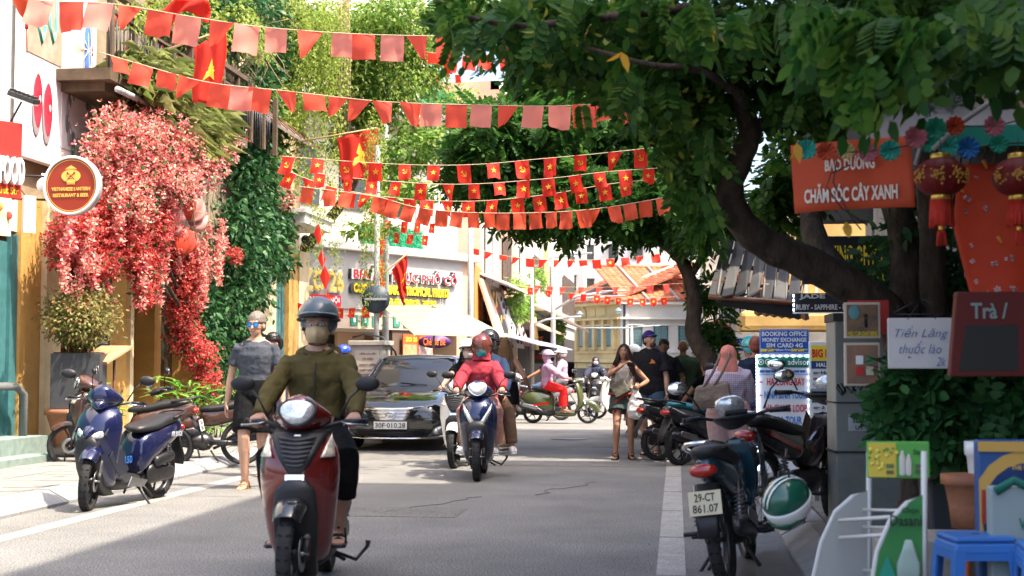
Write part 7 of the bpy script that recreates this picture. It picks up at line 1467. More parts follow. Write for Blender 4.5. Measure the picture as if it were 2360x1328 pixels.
# hanging creeper curtains
lime = leafmat('lime_creeper')  if False else MC['lime_creeper']
tops = []
for px in range(640, 800, 5):
    for _ in range(3): p = at(px+rnd.uniform(-4, 4), rnd.uniform(-60, 60), 29.5+rnd.uniform(-.6, .6)); tops.append((p.x, p.y, p.z, rnd.uniform(1.5, 4.2)))
for px in range(700, 800, 12): p = at(px, 350, 30.2); tops.append((p.x, p.y, p.z, rnd.uniform(1.2, 3.2)))
for px in range(780, 1000, 9): p = at(px, rnd.uniform(-40, 60), 31); tops.append((p.x, p.y, p.z, rnd.uniform(1, 3)))
tag(vines('hanging_creeper', tops, 34, .07, lime, sway=.1), 'long curtains of yellow green creeper hanging from the roof behind the bunting', 'creeper')
tops = []
for px in (768, 772, 778, 784): p = at(px, 420, 29.6); tops.append((p.x, p.y, p.z, rnd.uniform(1.6, 2.4)))
for px in range(715, 745, 4): p = at(px, 470, 29.6); tops.append((p.x, p.y, p.z, rnd.uniform(.8, 1.6)))
tag(vines('hanging_creeper', tops, 50, .05, lime), 'two thin strands of lime creeper in front of the grey sign numbers', 'creeper')
b = MB()
for i in range(60):
    p = at(rnd.uniform(480, 620), rnd.uniform(30, 190), 26); q = p+Vector((rnd.uniform(-.6, .6), rnd.uniform(-.3, .3), rnd.uniform(-.9, .2))); m_ = p.lerp(q, .5)+Vector((rnd.uniform(-.2, .2), .1, rnd.uniform(-.2, .2))); b.tube([p, m_, q], .008, 4)
for i in range(14): p = at(790+rnd.uniform(-14, 14), -20, 30.5); b.tube([p, p+Vector((.05, 0, -1.5)), p+Vector((rnd.uniform(-.1, .1), 0, -3.6))], .012, 4)
tag(b.build('dry_vines', mat('dry_vine', (.24, .17, .11), .9)), 'tangle of bare brown vine stems on the wall by the top flag', None, None, 'stuff')
# ivy mass on building 2
ivy = leafmat('ivy_leaf', [(.012, .05, .02), (.02, .08, .025), (.04, .12, .035), (.08, .16, .07)], .25, .35)
def xr(b): return [(*atx(px, py, X), rX, rY, rz) for px, py, X, rX, rY, rz in b]
bl = xr([(570, 320, -8.3, .35, 1.3, 1.0), (590, 430, -8.2, .4, 1.3, .8), (560, 540, -8.2, .45, 1.2, .8), (610, 560, -8.2, .4, 1.0, .7), (570, 650, -8.2, .4, 1.0, .7), (530, 720, -8.2, .4, .8, .6), (545, 800, -8.2, .4, .6, .5), (640, 520, -8.2, .3, .8, .5), (600, 220, -8.3, .35, 1.4, .9), (640, 130, -8.4, .35, 1.4, .9), (600, 40, -8.5, .4, 1.4, .9), (520, 30, -8.3, .5, 1.3, .7), (650, 610, -8.0, .25, .5, .3), (500, 850, -8.1, .35, .5, .5), (470, 620, -8.2, .2, .5, .8), (480, 760, -8.15, .25, .5, .8), (430, 60, -7.9, .4, .8, .5), (680, 60, -8.4, .3, .9, .7), (560, 900, -8.0, .3, .6, .4)])
tag(foliage('ivy', bl, 17000, .15, ivy, None, None, .2, .4, .9, loose=.3), 'dense dark ivy covering the wall between the red blossoms and the corner', 'ivy')
bl = xr([(640, 250, -8.1, .2, .8, .6), (680, 250, -8.0, .2, .6, .6), (560, 60, -7.9, .3, 1, .5), (470, 60, -7.8, .3, 1.2, .6), (380, 30, -7.7, .3, .8, .3), (310, 40, -7.6, .2, .6, .25), (650, 370, -8, .2, .5, .4), (590, 100, -8, .2, 1, .4)])
tag(foliage('creeper', bl, 5200, .085, lime, None, None, .3, .2, .9), 'light green creeper spilling over the balcony and around the top flag', 'creeper')
# ferns / grass tuft on the balcony
V = []; F = []
gr = leafmat('straw_green_frond', [(.28, .32, .10), (.38, .40, .17), (.18, .26, .06)], .4)
BL = np.array([(0, 0, 0), (.5, .010, .12), (.5, -.010, .12), (1, 0, -.2)], float); BF = np.array([(0, 2, 3), (0, 3, 1)])
c = [atx(px, py, X) for px, py, X in ((375, 215, -7.5), (415, 230, -7.45), (450, 250, -7.4), (345, 190, -7.5), (400, 270, -7.4), (430, 290, -7.4))]; k = 5200
P = np.array([tuple(c[i % 6]) for i in range(k)])+nr.normal(size=(k, 3))*np.array([.12, .3, .16]); U = rdir(k)+np.array([.5, -.3, -.5]); V, F = scatter(BL, BF, P, rdir(k)*.4+np.array([0, 0, 1]), U, nr.uniform(.3, .65, k)); tag(np_obj('asparagus_fern', V, F, gr), 'straw green asparagus fern hanging over the balcony above the blossoms', 'plant')
# bougainvillea
boug = leafmat('bougainvillea_bract', [(.50, .03, .06), (.66, .14, .12), (.74, .30, .24), (.80, .48, .38), (.82, .58, .48), (.74, .30, .26), (.66, .10, .20)], .45, .6)
bougd = leafmat('bougainvillea_deep', [(.34, .016, .02), (.52, .05, .04), (.66, .13, .10), (.66, .10, .12), (.76, .32, .26)], .45, .6)
def star_bract():
    V = []; F = []
    for i in range(3):
        a = 2*PI*i/3; d = np.array([math.cos(a), math.sin(a), .45]); s = np.array([-math.sin(a), math.cos(a), 0]); b_ = len(V); V += [np.zeros(3), d*.55+s*.36, d*.55-s*.36, d*1.0+np.array([0, 0, .15])]; F += [(b_, b_+1, b_+3), (b_, b_+3, b_+2)]
    return np.array(V), np.array(F)
SBT = star_bract()
pale = xr([(300, 330, -7.5, .35, .8, .40), (380, 330, -7.3, .4, .9, .45), (450, 360, -7.3, .35, .7, .45), (400, 420, -7.2, .35, .7, .35), (330, 400, -7.4, .35, .6, .4), (500, 320, -7.5, .3, .6, .4), (250, 380, -7.7, .3, .6, .4), (460, 300, -7.4, .3, .6, .3), (270, 300, -7.6, .25, .5, .25), (350, 290, -7.5, .25, .6, .22), (660, 460, -8.0, .15, .4, .25), (300, 460, -7.4, .3, .5, .35)])
deep = xr([(180, 540, -7.8, .3, .5, .35), (240, 560, -7.7, .3, .5, .4), (300, 560, -7.5, .3, .5, .4), (150, 580, -7.9, .2, .35, .25), (340, 620, -7.4, .2, .3, .35), (330, 680, -7.35, .14, .2, .18), (270, 500, -7.6, .3, .5, .35), (350, 520, -7.4, .3, .4, .4), (430, 600, -7.9, .3, .4, .35), (420, 700, -7.9, .25, .35, .45), (430, 780, -7.9, .25, .35, .3), (460, 820, -7.8, .25, .4, .25), (230, 610, -7.6, .25, .35, .2), (200, 480, -7.8, .25, .4, .3), (440, 650, -7.8, .2, .3, .3), (480, 880, -7.7, .2, .3, .2), (540, 590, -8.0, .12, .25, .15)])
T_ = thing('bougainvillea', 'cascade of pink and red bougainvillea blossoms over the restaurant front', 'flowering plant', (XF+.3, 23.6, .1))
for nm, bl, n, m_, s in (('blossoms', pale, 19000, boug, .042), ('blossoms', deep, 19000, bougd, .042)):
    o = foliage(nm, bl, n, s, m_, None, SBT, .2, .3, .3, loose=.28); tag(o, kind='stuff'); o.parent = T_; o.matrix_parent_inverse = Matrix.Translation(T_.location).inverted()
tops = []
for px, py, X in [(rnd.uniform(130, 520), rnd.uniform(430, 600), rnd.uniform(-7.9, -7.3)) for _ in range(46)]:
    if px > 370 and py < 500: continue
    p = atx(px, py, X); tops.append((p.x, p.y, p.z, rnd.uniform(.3, .95)))
o = vines('trailing_sprays', tops, 95, .05, boug, None, .05, SBT, .035); tag(o, kind='stuff'); o.parent = T_; o.matrix_parent_inverse = Matrix.Translation(T_.location).inverted()
o = foliage('foliage', pale+deep, 8500, .075, ivy, None, None, .3, .1, .4, loose=.25); tag(o, kind='stuff'); o.parent = T_; o.matrix_parent_inverse = Matrix.Translation(T_.location).inverted()
b = MB(); base = Vector((XF+.3, 23.6, .1)); o0 = Vector(T_.location)
for tgt in ((430, 700, -7.9), (430, 600, -7.9), (400, 420, -7.3), (300, 500, -7.5), (330, 650, -7.4), (240, 560, -7.7)):
    e = atx(*tgt); b.tube([base-o0, (base+Vector((.1, .1, 1.6)))-o0, e.lerp(base+Vector((0, 0, 2.6)), .4)-o0, e-o0], [.05, .04, .025, .01], 8)
b.build('stem', bark, T_)
# big pink fabric flower (anthurium like petals)
PF = thing('fabric_flower', 'giant pale red fabric flower hanging under the bougainvillea', 'ornament', atx(425, 500, -7.2)); pk = mat('pink_satin', (.60, .22, .19), .4, c2=(.72, .42, .38), vs=3, trans=.3)
for i, (dy, dz, a, s) in enumerate(((.0, .1, .3, .55), (-.25, -.08, 1.5, .45), (.3, .15, -.7, .5), (.05, -.28, 2.9, .45), (-.3, .12, .9, .4), (.45, .0, -1.2, .42), (.1, .3, .1, .4))):
    b = MB(); vs, fs = sheet(lambda u, v: (.12*math.sin(v*PI)-.1*(2*u-1)**2+.04*math.sin(u*11+i), (2*u-1)*.5*math.sin(PI*(.12+.86*v))**.7, v-.3), 10, 8); Mx = Euler((a, .2*math.sin(i*2), -.5)).to_matrix(); b.add([Vector((0, dy, dz))+Mx @ (v*s) for v in vs], fs, 0, True); b.build('petal', pk if i % 3 else mat('red_satin', (.55, .07, .04), .4, trans=.3), PF, solid=.006)
b = MB(); b.tube([(.1, 0, .6), (.12, .15, -.3)], .008, 5); b.build('stem', mat('straw', (.5, .38, .2), .7), PF)
# shrub in planter + terracotta pot at left
q = gp(195, 1003, .38); q = Vector((XF+.75, fy(185, XF+.75), .25)); T_ = thing('planter', 'dark square planter standing on a terracotta pot by the ochre pillars', 'plant pot', q)
kq = q.y/FPX; b = MB(); b.lathe([(.30, 0), (.33, .2), (.40, .42), (.43, .43), (.43, .5), (.38, .5)], 32); b.build('terracotta_base', terra, T_); b = MB(); b.box((0, 0, .5+.36), (.62, .62, .72), rot=(0, 0, .25)); b.build('planter_box', mat('slate_planter', (.045, .045, .05), .55, var=.2), T_, bevel=.01); b = MB(); b.box((0, 0, 1.225), (.56, .56, .02), rot=(0, 0, .25)); b.build('soil', mat('soil'), T_)
T_2 = thing('shrub', 'round thin leaved olive green shrub growing in the dark planter', 'shrub', q+Vector((0, 0, 1.23))); b = MB()
for i in range(16): a = rnd.random()*6.3; b.tube([(0, 0, 0), (math.cos(a)*.12, math.sin(a)*.12, .3), (math.cos(a)*.42, math.sin(a)*.42, rnd.uniform(.4, .85))], [.012, .008, .003], 5)
b.build('stem', bark, T_2); oliv = leafmat('olive_leaf', [(.10, .12, .03), (.2, .2, .06), (.32, .3, .12), (.3, .14, .05)], .4)
foliage('leaves', [(0, 0, .5, .5, .5, .38), (.1, -.2, .35, .4, .3, .3), (0, .2, .62, .35, .3, .25)], 6500, .06, oliv, T_2, None, .4, .2, .1)
# strap leaved palms (dracaena) by the scooters
SL = np.array([(0, 0, 0), (.3, .05, .1), (.3, -.05, .1), (.7, .045, .12), (.7, -.045, .12), (1, 0, .0)], float); SLF = np.array([(0, 2, 1), (1, 2, 4), (1, 4, 3), (3, 4, 5)])
strap = leafmat('strap_leaf', [(.03, .12, .02), (.08, .24, .03), (.2, .4, .06), (.35, .48, .12)], .5, .35)
def strap_plant(label, px, py, X, h, n, s):
    p = atx(px, py, X); T_ = thing('leafy_plant', label, 'plant', (p.x, p.y, .115)); P = []; U = []
    for i in range(n): a = rnd.random()*6.3; z = rnd.uniform(.2, 1)*h; P.append((math.cos(a)*.1+rnd.gauss(0, .12), rnd.gauss(0, .22), z)); U.append((math.cos(a), math.sin(a), rnd.uniform(.3, 1.6)))
    P = np.array(P); U = np.array(U); V, F = scatter(SL, SLF, P, np.array([0, 0, 1.])+rdir(n)*.3, U, nr.uniform(.6, 1.1, n)*s); np_obj('leaves', V, F, strap, T_)
    b = MB(); 
    for i in range(6): b.tube([(rnd.gauss(0, .05), rnd.gauss(0, .1), 0), (rnd.gauss(0, .1), rnd.gauss(0, .2), h*.9)], .012, 5)
    b.build('stem', bark, T_)
strap_plant('tall bright green strap leaved plant behind the parked scooters', 425, 900, -7.3, .95, 120, .5); strap_plant('smaller strap leaved plant beside the dark planter', 235, 880, -7.9, .95, 60, .42); strap_plant('dark green strap leaved plant at the foot of the ivy', 500, 900, -7.6, .8, 80, .45); strap_plant('lush green strap leaved plant just left of the walking man', 470, 910, -7.0, .6, 70, .4)
T_ = thing('bench_top', 'pale wooden table top tilted behind the blue parked scooter', 'table', atx(240, 818, -7.6)); b = MB(); b.box((0, 0, 0), (.45, .9, .04), rot=(.25, 0, 0)); b.build('top', mat('pale_wood', (.5, .32, .18), .6, c2=(.38, .2, .1), vs=6, stretch=(1, .2, 1)), T_, bevel=.005)
for y in (-.35, .35): b = MB(); b.tube([(0, y, 0), (0, y, .115-T_.location.z)], .02, 6); b.build('leg', wood, T_)
# right shrubs
shr = leafmat('shade_shrub_leaf', [(.02, .075, .025), (.035, .12, .035), (.06, .17, .05)], .35, .4)
x = at(2200, 900, 9).x; T_ = thing('shrub', 'large dark green shrub with hand shaped leaves on the right pavement', 'shrub', (x, 9, .6)); bl = [(q[0]-x, q[1]-9, q[2]-.6, q[3], q[4], q[5]) for q in reg([(2150, 910, 8.7, 80, 70, .35), (2240, 910, 8.9, 110, 90, .4), (2310, 860, 8.9, 80, 90, .4), (2090, 960, 8.6, 50, 45, .3), (2180, 980, 8.6, 90, 50, .3), (2300, 980, 8.6, 80, 80, .3), (2130, 880, 8.5, 40, 35, .2), (2062, 850, 8.4, 14, 30, .1)])]
foliage('leaves', bl, 3000, .15, shr, T_, compound(3, .55, .3, .2, .3), .3, .2, .5); b = MB()
for i in range(14): b.tube([(rnd.gauss(0, .1), rnd.gauss(0, .08), -.1), (rnd.gauss(0, .35), rnd.gauss(0, .15), .9)], .012, 5)
b.build('stem', bark, T_)
T_ = thing('shrub', 'thicket of bare thin stems and small leaves between trunk and lanterns', 'shrub', (at(2100, 900, 9.9).x, 9.9, .1)); b = MB(); o0 = Vector(T_.location)
for i in range(26): p = at(rnd.uniform(2050, 2340), 900, 10.2); q = at(rnd.uniform(2040, 2330), rnd.uniform(250, 560), 10.2); b.tube([p-o0, p.lerp(q, .5)+Vector((rnd.gauss(0, .08), 0, 0))-o0, q-o0], [.016, .012, .006], 5)
b.build('stem', bark, T_); o = foliage('leaves', reg([(2000, 620, 10.1, 60, 60, .3), (2230, 600, 10.1, 100, 150, .4), (2100, 540, 10, 100, 40, .3), (2120, 650, 10.2, 100, 100, .3)]), 900, .10, shr, None, None, .3, .2, .5); o.parent = T_; o.matrix_parent_inverse = Matrix.Translation(T_.location).inverted()
# dusty garlands top right and rod frame
b = MB(); 
for pts in ([at(2100, 80, 7.6), at(2130, 160, 7.5), at(2110, 230, 7.5), at(2150, 250, 7.5)], [at(2200, 90, 7.6), at(2190, 180, 7.5), at(2200, 250, 7.5)], [at(2150, 120, 7.6), at(2260, 140, 7.5), at(2380, 190, 7.5)]):
    for i in range(len(pts)-1):
        for j in range(70): p = pts[i].lerp(pts[i+1], j/70); d = Vector((rnd.gauss(0, 1), rnd.gauss(0, 1), rnd.gauss(0, 1))).normalized()*.05; b.tube([p-d, p+d], [(.003, .001)]*2, 3)
tag(b.build('tinsel_garland', mat('dusty_tinsel', (.14, .15, .13), .8), recalc=False), 'dusty grey green tinsel garlands looped at the upper right', 'garland')
b = MB(); b.tube([at(2135, 250, 7.5), at(2120, 345, 7.5), at(2110, 380, 7.5)], .012, 6); b.tube([at(2380, 205, 7.2), at(2290, 230, 7.2), at(2220, 280, 7.3), at(2150, 345, 7.4)], .013, 6); b.tube([at(1990, 300, 8.5), at(2080, 120, 8.4)], .008, 5); tag(b.build('cable', mat('grey_cable', (.25, .25, .24), .6)), 'thick grey cables bending down behind the paper garlands', 'cable')
b = MB(); b.tube([at(1960, 380, 7.5), at(1915, 400, 7.5), at(1905, 430, 7.5), at(1940, 480, 7.5), at(2000, 520, 7.5)], .004, 5); b.tube([at(1930, 360, 7.5), at(1920, 420, 7.5), at(1960, 500, 7.5), at(1985, 530, 7.5)], .004, 5); tag(b.build('cable', black), 'thin black wires looping down in front of the red banner', 'cable')
b = MB(); b.add([at(2060, 240, 8.8), at(2400, 260, 8.8), at(2400, 330, 7.6), at(1990, 330, 8.2)], [(0, 1, 2, 3)]); tag(b.build('tarpaulin', mat('grey_tarp', (.22, .2, .19), .8), None, solid=.02), 'grey tarpaulin roof edge above the paper garlands', 'tarpaulin')
# ================================================================== FLAGS (each flag a mesh child of its string)
flag_red = mat('flag_red', (.66, .035, .02), .75, trans=.4); flag_pink = mat('sunlit_thin_red_nylon', (.80, .27, .21), .7, trans=.45); star_y = mat('flag_yellow', (.85, .60, .06), .7, trans=.3); cordm = mat('cord', (.55, .45, .3), .8)  # pale tone of the thin nylon holds the sunlight shining through it
def star_poly(r): return [(math.sin(PI*i/5)*(r if i % 2 == 0 else r*.4), math.cos(PI*i/5)*(r if i % 2 == 0 else r*.4)) for i in range(10)]
def warpf(kind, W, H, amp, seed):
    s = seed*1.7
    def f(u, v):     # u 0..1 across, v 0..1 down
        x = (u-.5)*W; z = -v*H; y = amp*H*math.sin(u*4+s)*v+amp*.5*H*math.sin(v*5+s+u*3)*v+.05*H*math.sin(u*13+s)*v
        if kind == 1: x += .10*W*v*math.sin(s); 
        if kind == 2: t = u*v; x -= .75*W*t*.9; y += .35*H*t; z += .15*H*t         # corner folded back
        if kind == 3: t = (1-u)*v; x += .8*W*t*.9; y += .3*H*t; z += .1*H*t
        if kind == 4: z *= .75; y += .45*H*v
        return Vector((x, y, z))
    return f
FM = {}
def flag_mesh(kind, emblem, W, H, m_, amp=.17, seed=0):
    key = (kind, emblem, round(W, 3), round(H, 3), m_.name, seed)
    if key in FM: return FM[key]
    f = warpf(kind, W, H, amp, seed); n = 6; b = MB(); vs = [f(i/n, j/n) for j in range(n+1) for i in range(n+1)]; b.add(vs, [(j*(n+1)+i, j*(n+1)+i+1, (j+1)*(n+1)+i+1, (j+1)*(n+1)+i) for j in range(n) for i in range(n)], 0, True); me = b.mesh('flag', m_); em = None
    if emblem:
        b = MB()
        for sg in (-.004, .004):
            def w(p): q = f(.5+p[0]/W, .47-p[1]/H); return q+Vector((0, sg*1.4, 0))
            r = min(W, H)*.26
            if emblem == 's': pts = star_poly(r); b.add([w((0, 0))]+[w(p) for p in pts], [(0, i+1, (i+1) % 10+1) for i in range(10)])
            else:
                o_ = [(math.cos(a)*r*.85, math.sin(a)*r*.85) for a in [R(-150+i*26) for i in range(9)]]; i_ = [(math.cos(a)*r*.62+.06*r, math.sin(a)*r*.62+.1*r) for a in [R(-140+i*24) for i in range(9)]]; b.add([w(p) for p in o_+i_], [(i, i+1, 10+i, 9+i) for i in range(8)])
                for (x0, y0, x1, y1, t) in ((-.75, -.75, -.5, -.5, .12), (-.1, .45, .85, -.75, .11)) if False else ((-.55, .5, .75, -.75, .11), (-.75, .25, -.2, .8, .17)):
                    d = Vector((x1-x0, y1-y0)).normalized(); nn = Vector((-d.y, d.x))*t; b.add([w((p[0]*r, p[1]*r)) for p in ((x0+nn.x, y0+nn.y), (x1+nn.x, y1+nn.y), (x1-nn.x, y1-nn.y), (x0-nn.x, y0-nn.y))], [(0, 1, 2, 3)])
        em = b.mesh('star' if emblem == 's' else 'hammer_and_sickle', star_y)
    FM[key] = (me, em); return FM[key]
def bunting(label, pts, Y, flags, fw, fh, m_, em=None, cord=.004, group=None, fx=None):
    """pts: photo points of the cord; flags: list of (t or px, kind)"""
    P = [at(px, py, Y[i] if isinstance(Y, (list, tuple)) else Y) for i, (px, py) in enumerate(pts)]; T_ = thing('bunting', label, 'bunting', P[0], 0, group); o0 = P[0]
    # smooth cord
    n = len(P); C = []
    for j in range(n-1):
        p0, p1, p2, p3 = [P[max(0, min(n-1, j+q))] for q in (-1, 0, 1, 2)]
        for s in range(8): t = s/8; C.append(.5*((2*p1)+(p2-p0)*t+(2*p0-5*p1+4*p2-p3)*t*t+(3*p1-p0-3*p2+p3)*t**3))
    C.append(P[-1]); b = MB(); b.tube([p-o0 for p in C], cord, 4); b.build('cord', cordm, T_)
    def px_of(p): d = CM.transposed() @ (p-Vector((0, 0, CAM_H))); return 1180-d.x/d.z*FPX
    X = [px_of(p) for p in C]
    for i, fl in enumerate(flags):
        px, kind = fl[:2]; e = fl[2] if len(fl) > 2 else em; sc_ = fl[3] if len(fl) > 3 else 1
        j = next((q for q in range(len(X)-1) if X[q] <= px <= X[q+1]), None)
        if j is None: continue
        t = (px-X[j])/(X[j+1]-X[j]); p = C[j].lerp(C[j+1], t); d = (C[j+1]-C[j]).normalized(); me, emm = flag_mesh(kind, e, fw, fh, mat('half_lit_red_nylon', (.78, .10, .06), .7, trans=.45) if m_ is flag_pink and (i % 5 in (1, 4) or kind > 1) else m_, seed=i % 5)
        o = bpy.data.objects.new('flag', me); COL.objects.link(o); o.parent = T_; o.location = p-o0; a = math.atan2(d.y, d.x); o.rotation_euler = (rnd.uniform(-.4, .4), -math.asin(max(-1, min(1, d.z)))+rnd.uniform(-.05, .05), a+rnd.uniform(-.4, .4)); o.scale = (sc_*rnd.uniform(.88, 1.1),)*3
        if emm: q = bpy.data.objects.new(emm.name.split('.')[0], emm); COL.objects.link(q); q.parent = o
    return T_
U_ = 1/FPX
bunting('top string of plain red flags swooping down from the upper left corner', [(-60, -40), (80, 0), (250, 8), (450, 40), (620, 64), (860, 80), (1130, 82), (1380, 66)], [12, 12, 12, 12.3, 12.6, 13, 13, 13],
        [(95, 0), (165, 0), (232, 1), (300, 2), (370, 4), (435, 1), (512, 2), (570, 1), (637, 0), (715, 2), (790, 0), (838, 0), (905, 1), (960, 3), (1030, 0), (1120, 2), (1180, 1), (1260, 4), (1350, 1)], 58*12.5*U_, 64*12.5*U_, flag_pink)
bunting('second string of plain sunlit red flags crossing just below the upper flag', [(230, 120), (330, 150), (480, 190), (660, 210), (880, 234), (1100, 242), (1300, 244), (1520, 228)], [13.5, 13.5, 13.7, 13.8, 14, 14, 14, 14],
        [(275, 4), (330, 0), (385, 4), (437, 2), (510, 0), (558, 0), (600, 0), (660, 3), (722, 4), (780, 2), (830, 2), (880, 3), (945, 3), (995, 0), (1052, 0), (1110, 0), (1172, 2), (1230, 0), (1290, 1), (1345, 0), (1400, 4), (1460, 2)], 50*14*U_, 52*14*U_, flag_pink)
fr = flag_red
bunting('string of small star and hammer flags highest of the red rows', [(645, 360), (900, 378), (1080, 380), (1250, 366), (1400, 352), (1600, 330)], [17, 17, 17, 17, 17, 17],
        [(666, 1, 'h'), (733, 0, 's'), (799, 0, 'h'), (865, 1, 's'), (933, 1, 'h'), (1000, 0, 's'), (1068, 0, 'h'), (1136, 1, 's'), (1202, 0, 'h'), (1268, 0, 's'), (1338, 0, 'h'), (1418, 2, 's'), (1476, 0, 'h'), (1534, 2, 's')], 32*17*U_, 42*17*U_, fr)
bunting('string of small yellow star flags second from the highest red row', [(720, 398), (860, 415), (1060, 425), (1260, 412), (1400, 396), (1560, 385)], 17.4,
        [(738, 0), (802, 0), (858, 1), (914, 0), (971, 0), (1032, 3), (1092, 0), (1150, 0), (1206, 0), (1262, 0), (1324, 1), (1380, 1), (1440, 0), (1495, 4)], 29*17.4*U_, 38*17.4*U_, fr, 's')
bunting('string of small star flags third row partly hidden behind the others', [(640, 385), (760, 430), (900, 455), (1080, 464), (1250, 450), (1400, 425), (1520, 412)], 17.8,
        [(672, 0), (712, 3), (765, 0), (808, 0), (845, 2), (900, 0), (945, 0), (984, 0), (1030, 3), (1080, 0), (1135, 1), (1192, 0), (1242, 0), (1290, 0), (1338, 0), (1392, 1), (1440, 0)], 29*17.8*U_, 36*17.8*U_, fr, 's')
bunting('lowest long string of plain orange red flags across the street', [(690, 430), (860, 452), (960, 478), (1080, 490), (1250, 490), (1400, 478), (1600, 442)], 16.4,
        [(710, 0), (760, 1), (800, 0), (875, 0), (910, 0), (945, 0), (982, 0), (1018, 0), (1054, 0), (1090, 0), (1127, 0), (1160, 0), (1198, 1), (1233, 0), (1270, 1), (1305, 0), (1342, 0), (1370, 2), (1414, 0), (1450, 0), (1487, 0), (1525, 1), (1565, 2)], 30*16.4*U_, 38*16.4*U_, mat('orange_red_flag', (.66, .09, .04), .7, trans=.4))
bunting('short string of tiny flags in front of the green hedge mat', [(868, 525), (920, 538), (1010, 545)], 33, [(884, 0, 'h'), (915, 0, 's'), (947, 1, 'h'), (981, 1, 's'), (1010, 1, 'h')], 16*33*U_, 26*33*U_, fr)
bunting('tiny flag string just above the other one by the hedge mat', [(860, 505), (940, 512), (1010, 516)], 34, [(895, 1), (933, 0, 's'), (963, 0, 's'), (997, 1, 'h')], 14*34*U_, 24*34*U_, fr)
bunting('string of small flags dipping below the grey sign on the left', [(660, 690), (720, 706), (780, 710), (850, 708), (910, 700)], 31, [(690, 2), (735, 2), (783, 0, 's'), (812, 0, 'h'), (842, 1, 'h'), (880, 2)], 18*31*U_, 26*31*U_, fr)
bunting('far string of small flags crossing below the tree crown', [(1090, 572), (1180, 592), (1300, 600), (1420, 596), (1560, 580)], 42, [(1097, 4), (1128, 2), (1160, 4), (1190, 2), (1222, 1), (1252, 2), (1284, 2), (1315, 2), (1343, 4), (1374, 1), (1406, 0, 's'), (1440, 1), (1475, 2), (1510, 0)], 20*42*U_, 20*42*U_, fr)
bunting('far string of pale red flags before the tiled roof', [(1180, 650), (1260, 660), (1400, 662), (1540, 655), (1640, 650)], 50, [(1196, 0), (1222, 0, 's'), (1240, 2), (1268, 1), (1298, 2), (1340, 2), (1382, 2), (1420, 2), (1458, 2), (1498, 0), (1535, 1)], 16*50*U_, 20*50*U_, mat('pale_far_flag', (.7, .10, .07), .7, trans=.45))
bunting('far string of star flags in front of the white wing', [(1180, 655), (1280, 672), (1370, 680), (1460, 688), (1560, 684)], 46, [(1222, 1, 's'), (1262, 1, 's'), (1318, 2), (1345, 1), (1376, 1, 's'), (1402, 0, 's'), (1426, 1, 's'), (1453, 0, 's'), (1480, 0, 's'), (1506, 0, 's'), (1530, 0, 's')], 14*46*U_, 18*46*U_, fr)
bunting('string of flags high between the leaves at the upper centre', [(980, 120), (1080, 128), (1180, 120), (1240, 100)], 28, [(1000, 4), (1040, 0), (1082, 1), (1118, 0), (1165, 0), (1210, 2)], 36*28*U_, 44*28*U_, fr)
bunting('small flags hung on the upper balcony above the green mat', [(960, 160), (1010, 172), (1060, 172)], 37, [(970, 1), (990, 0), (1010, 0), (1032, 2), (1055, 1)], 14*37*U_, 20*37*U_, fr)
bunting('vertical chain of red diamond shaped flags left of the grey sign', [(738, 520), (742, 560), (750, 660), (758, 730)], 26, [], .1, .1, fr)
ch = [o for o in bpy.data.objects if o.name.startswith('bunting')][-1]
for px, py, s in ((733, 540, 26), (741, 598, 22), (748, 640, 30), (755, 690, 18)):
    b = MB(); kk = 26*U_; b.add([Vector((0, 0, s*kk)), Vector((s*.45*kk, .02, 0)), Vector((.1*s*kk, -.02, -s*1.0*kk)), Vector((-s*.4*kk, 0, .1*s*kk))], [(0, 1, 2, 3)]); o = b.build('flag', fr, ch, solid=.002); o.location = at(px, py, 26)-Vector(ch.location)
bunting('vertical chain of red flags beside the creeper covered post', [(876, 540), (877, 600), (880, 660), (878, 720)], 25, [], .1, .1, fr)
ch = [o for o in bpy.data.objects if o.name.startswith('bunting') and o.type == 'EMPTY'][-1]
for px, py, s in ((878, 570, 26), (874, 620, 34), (876, 668, 34), (870, 688, 30)):
    b = MB(); kk = 25*U_; b.add([Vector((-.1*s*kk, 0, s*kk)), Vector((s*.4*kk, .02, .1)), Vector((.1*s*kk, -.02, -s*1.0*kk)), Vector((-s*.35*kk, 0, -.3*s*kk))], [(0, 1, 2, 3)]); o = b.build('flag', fr, ch, solid=.002); o.location = at(px, py, 25)-Vector(ch.location)
# flags on poles
def pole_flag(label, p0, p1, corners, Y, star_c, star_r, pole_pts):
    """corners: photo points TL TR BR BL of the cloth"""
    kk = Y*U_; T_ = thing('national_flag', label, 'flag', at(*pole_pts[1], Y)); o0 = Vector(T_.location); b = MB(); b.tube([at(*pole_pts[0], Y)+Vector((-.3, 0, 0))-o0, at(*pole_pts[1], Y)-o0], .016, 6); b.build('pole', mat('bamboo', (.45, .3, .15), .6), T_)
    A, B, C, D_ = [at(px, py, Y)-o0 for px, py in corners]
    f = lambda u, v: (A.lerp(B, u)).lerp(D_.lerp(C, u), v)+Vector((.02*math.sin(v*6), .05*math.sin(u*9+v*2)*v+.02*math.sin(u*15), 0))
    vs, fs = sheet(f, 18, 14); b = MB(); b.add(vs, fs, 0, True); c = b.build('cloth', flag_red, T_, solid=.003); b = MB()
    Wd = (B-A).length; Hd = (D_-A).length; u0, v0 = star_c
    for sg in (-.006, .006):
        pts = [Vector(f(u0+x*star_r, v0-y*star_r*Wd/Hd))+Vector((0, sg, 0)) for x, y in star_poly(1)]; b.add([Vector(f(u0, v0))+Vector((0, sg, 0))]+pts, [(0, i+1, (i+1) % 10+1) for i in range(10)])
    b.build('star', star_y, c)
pole_flag('large red flag with yellow star hanging upright over the bougainvillea', 0, 0, [(446, 110), (520, 70), (514, 242), (443, 236)], 17.5, (.55, .5), .28, [(440, 112), (520, 68)])
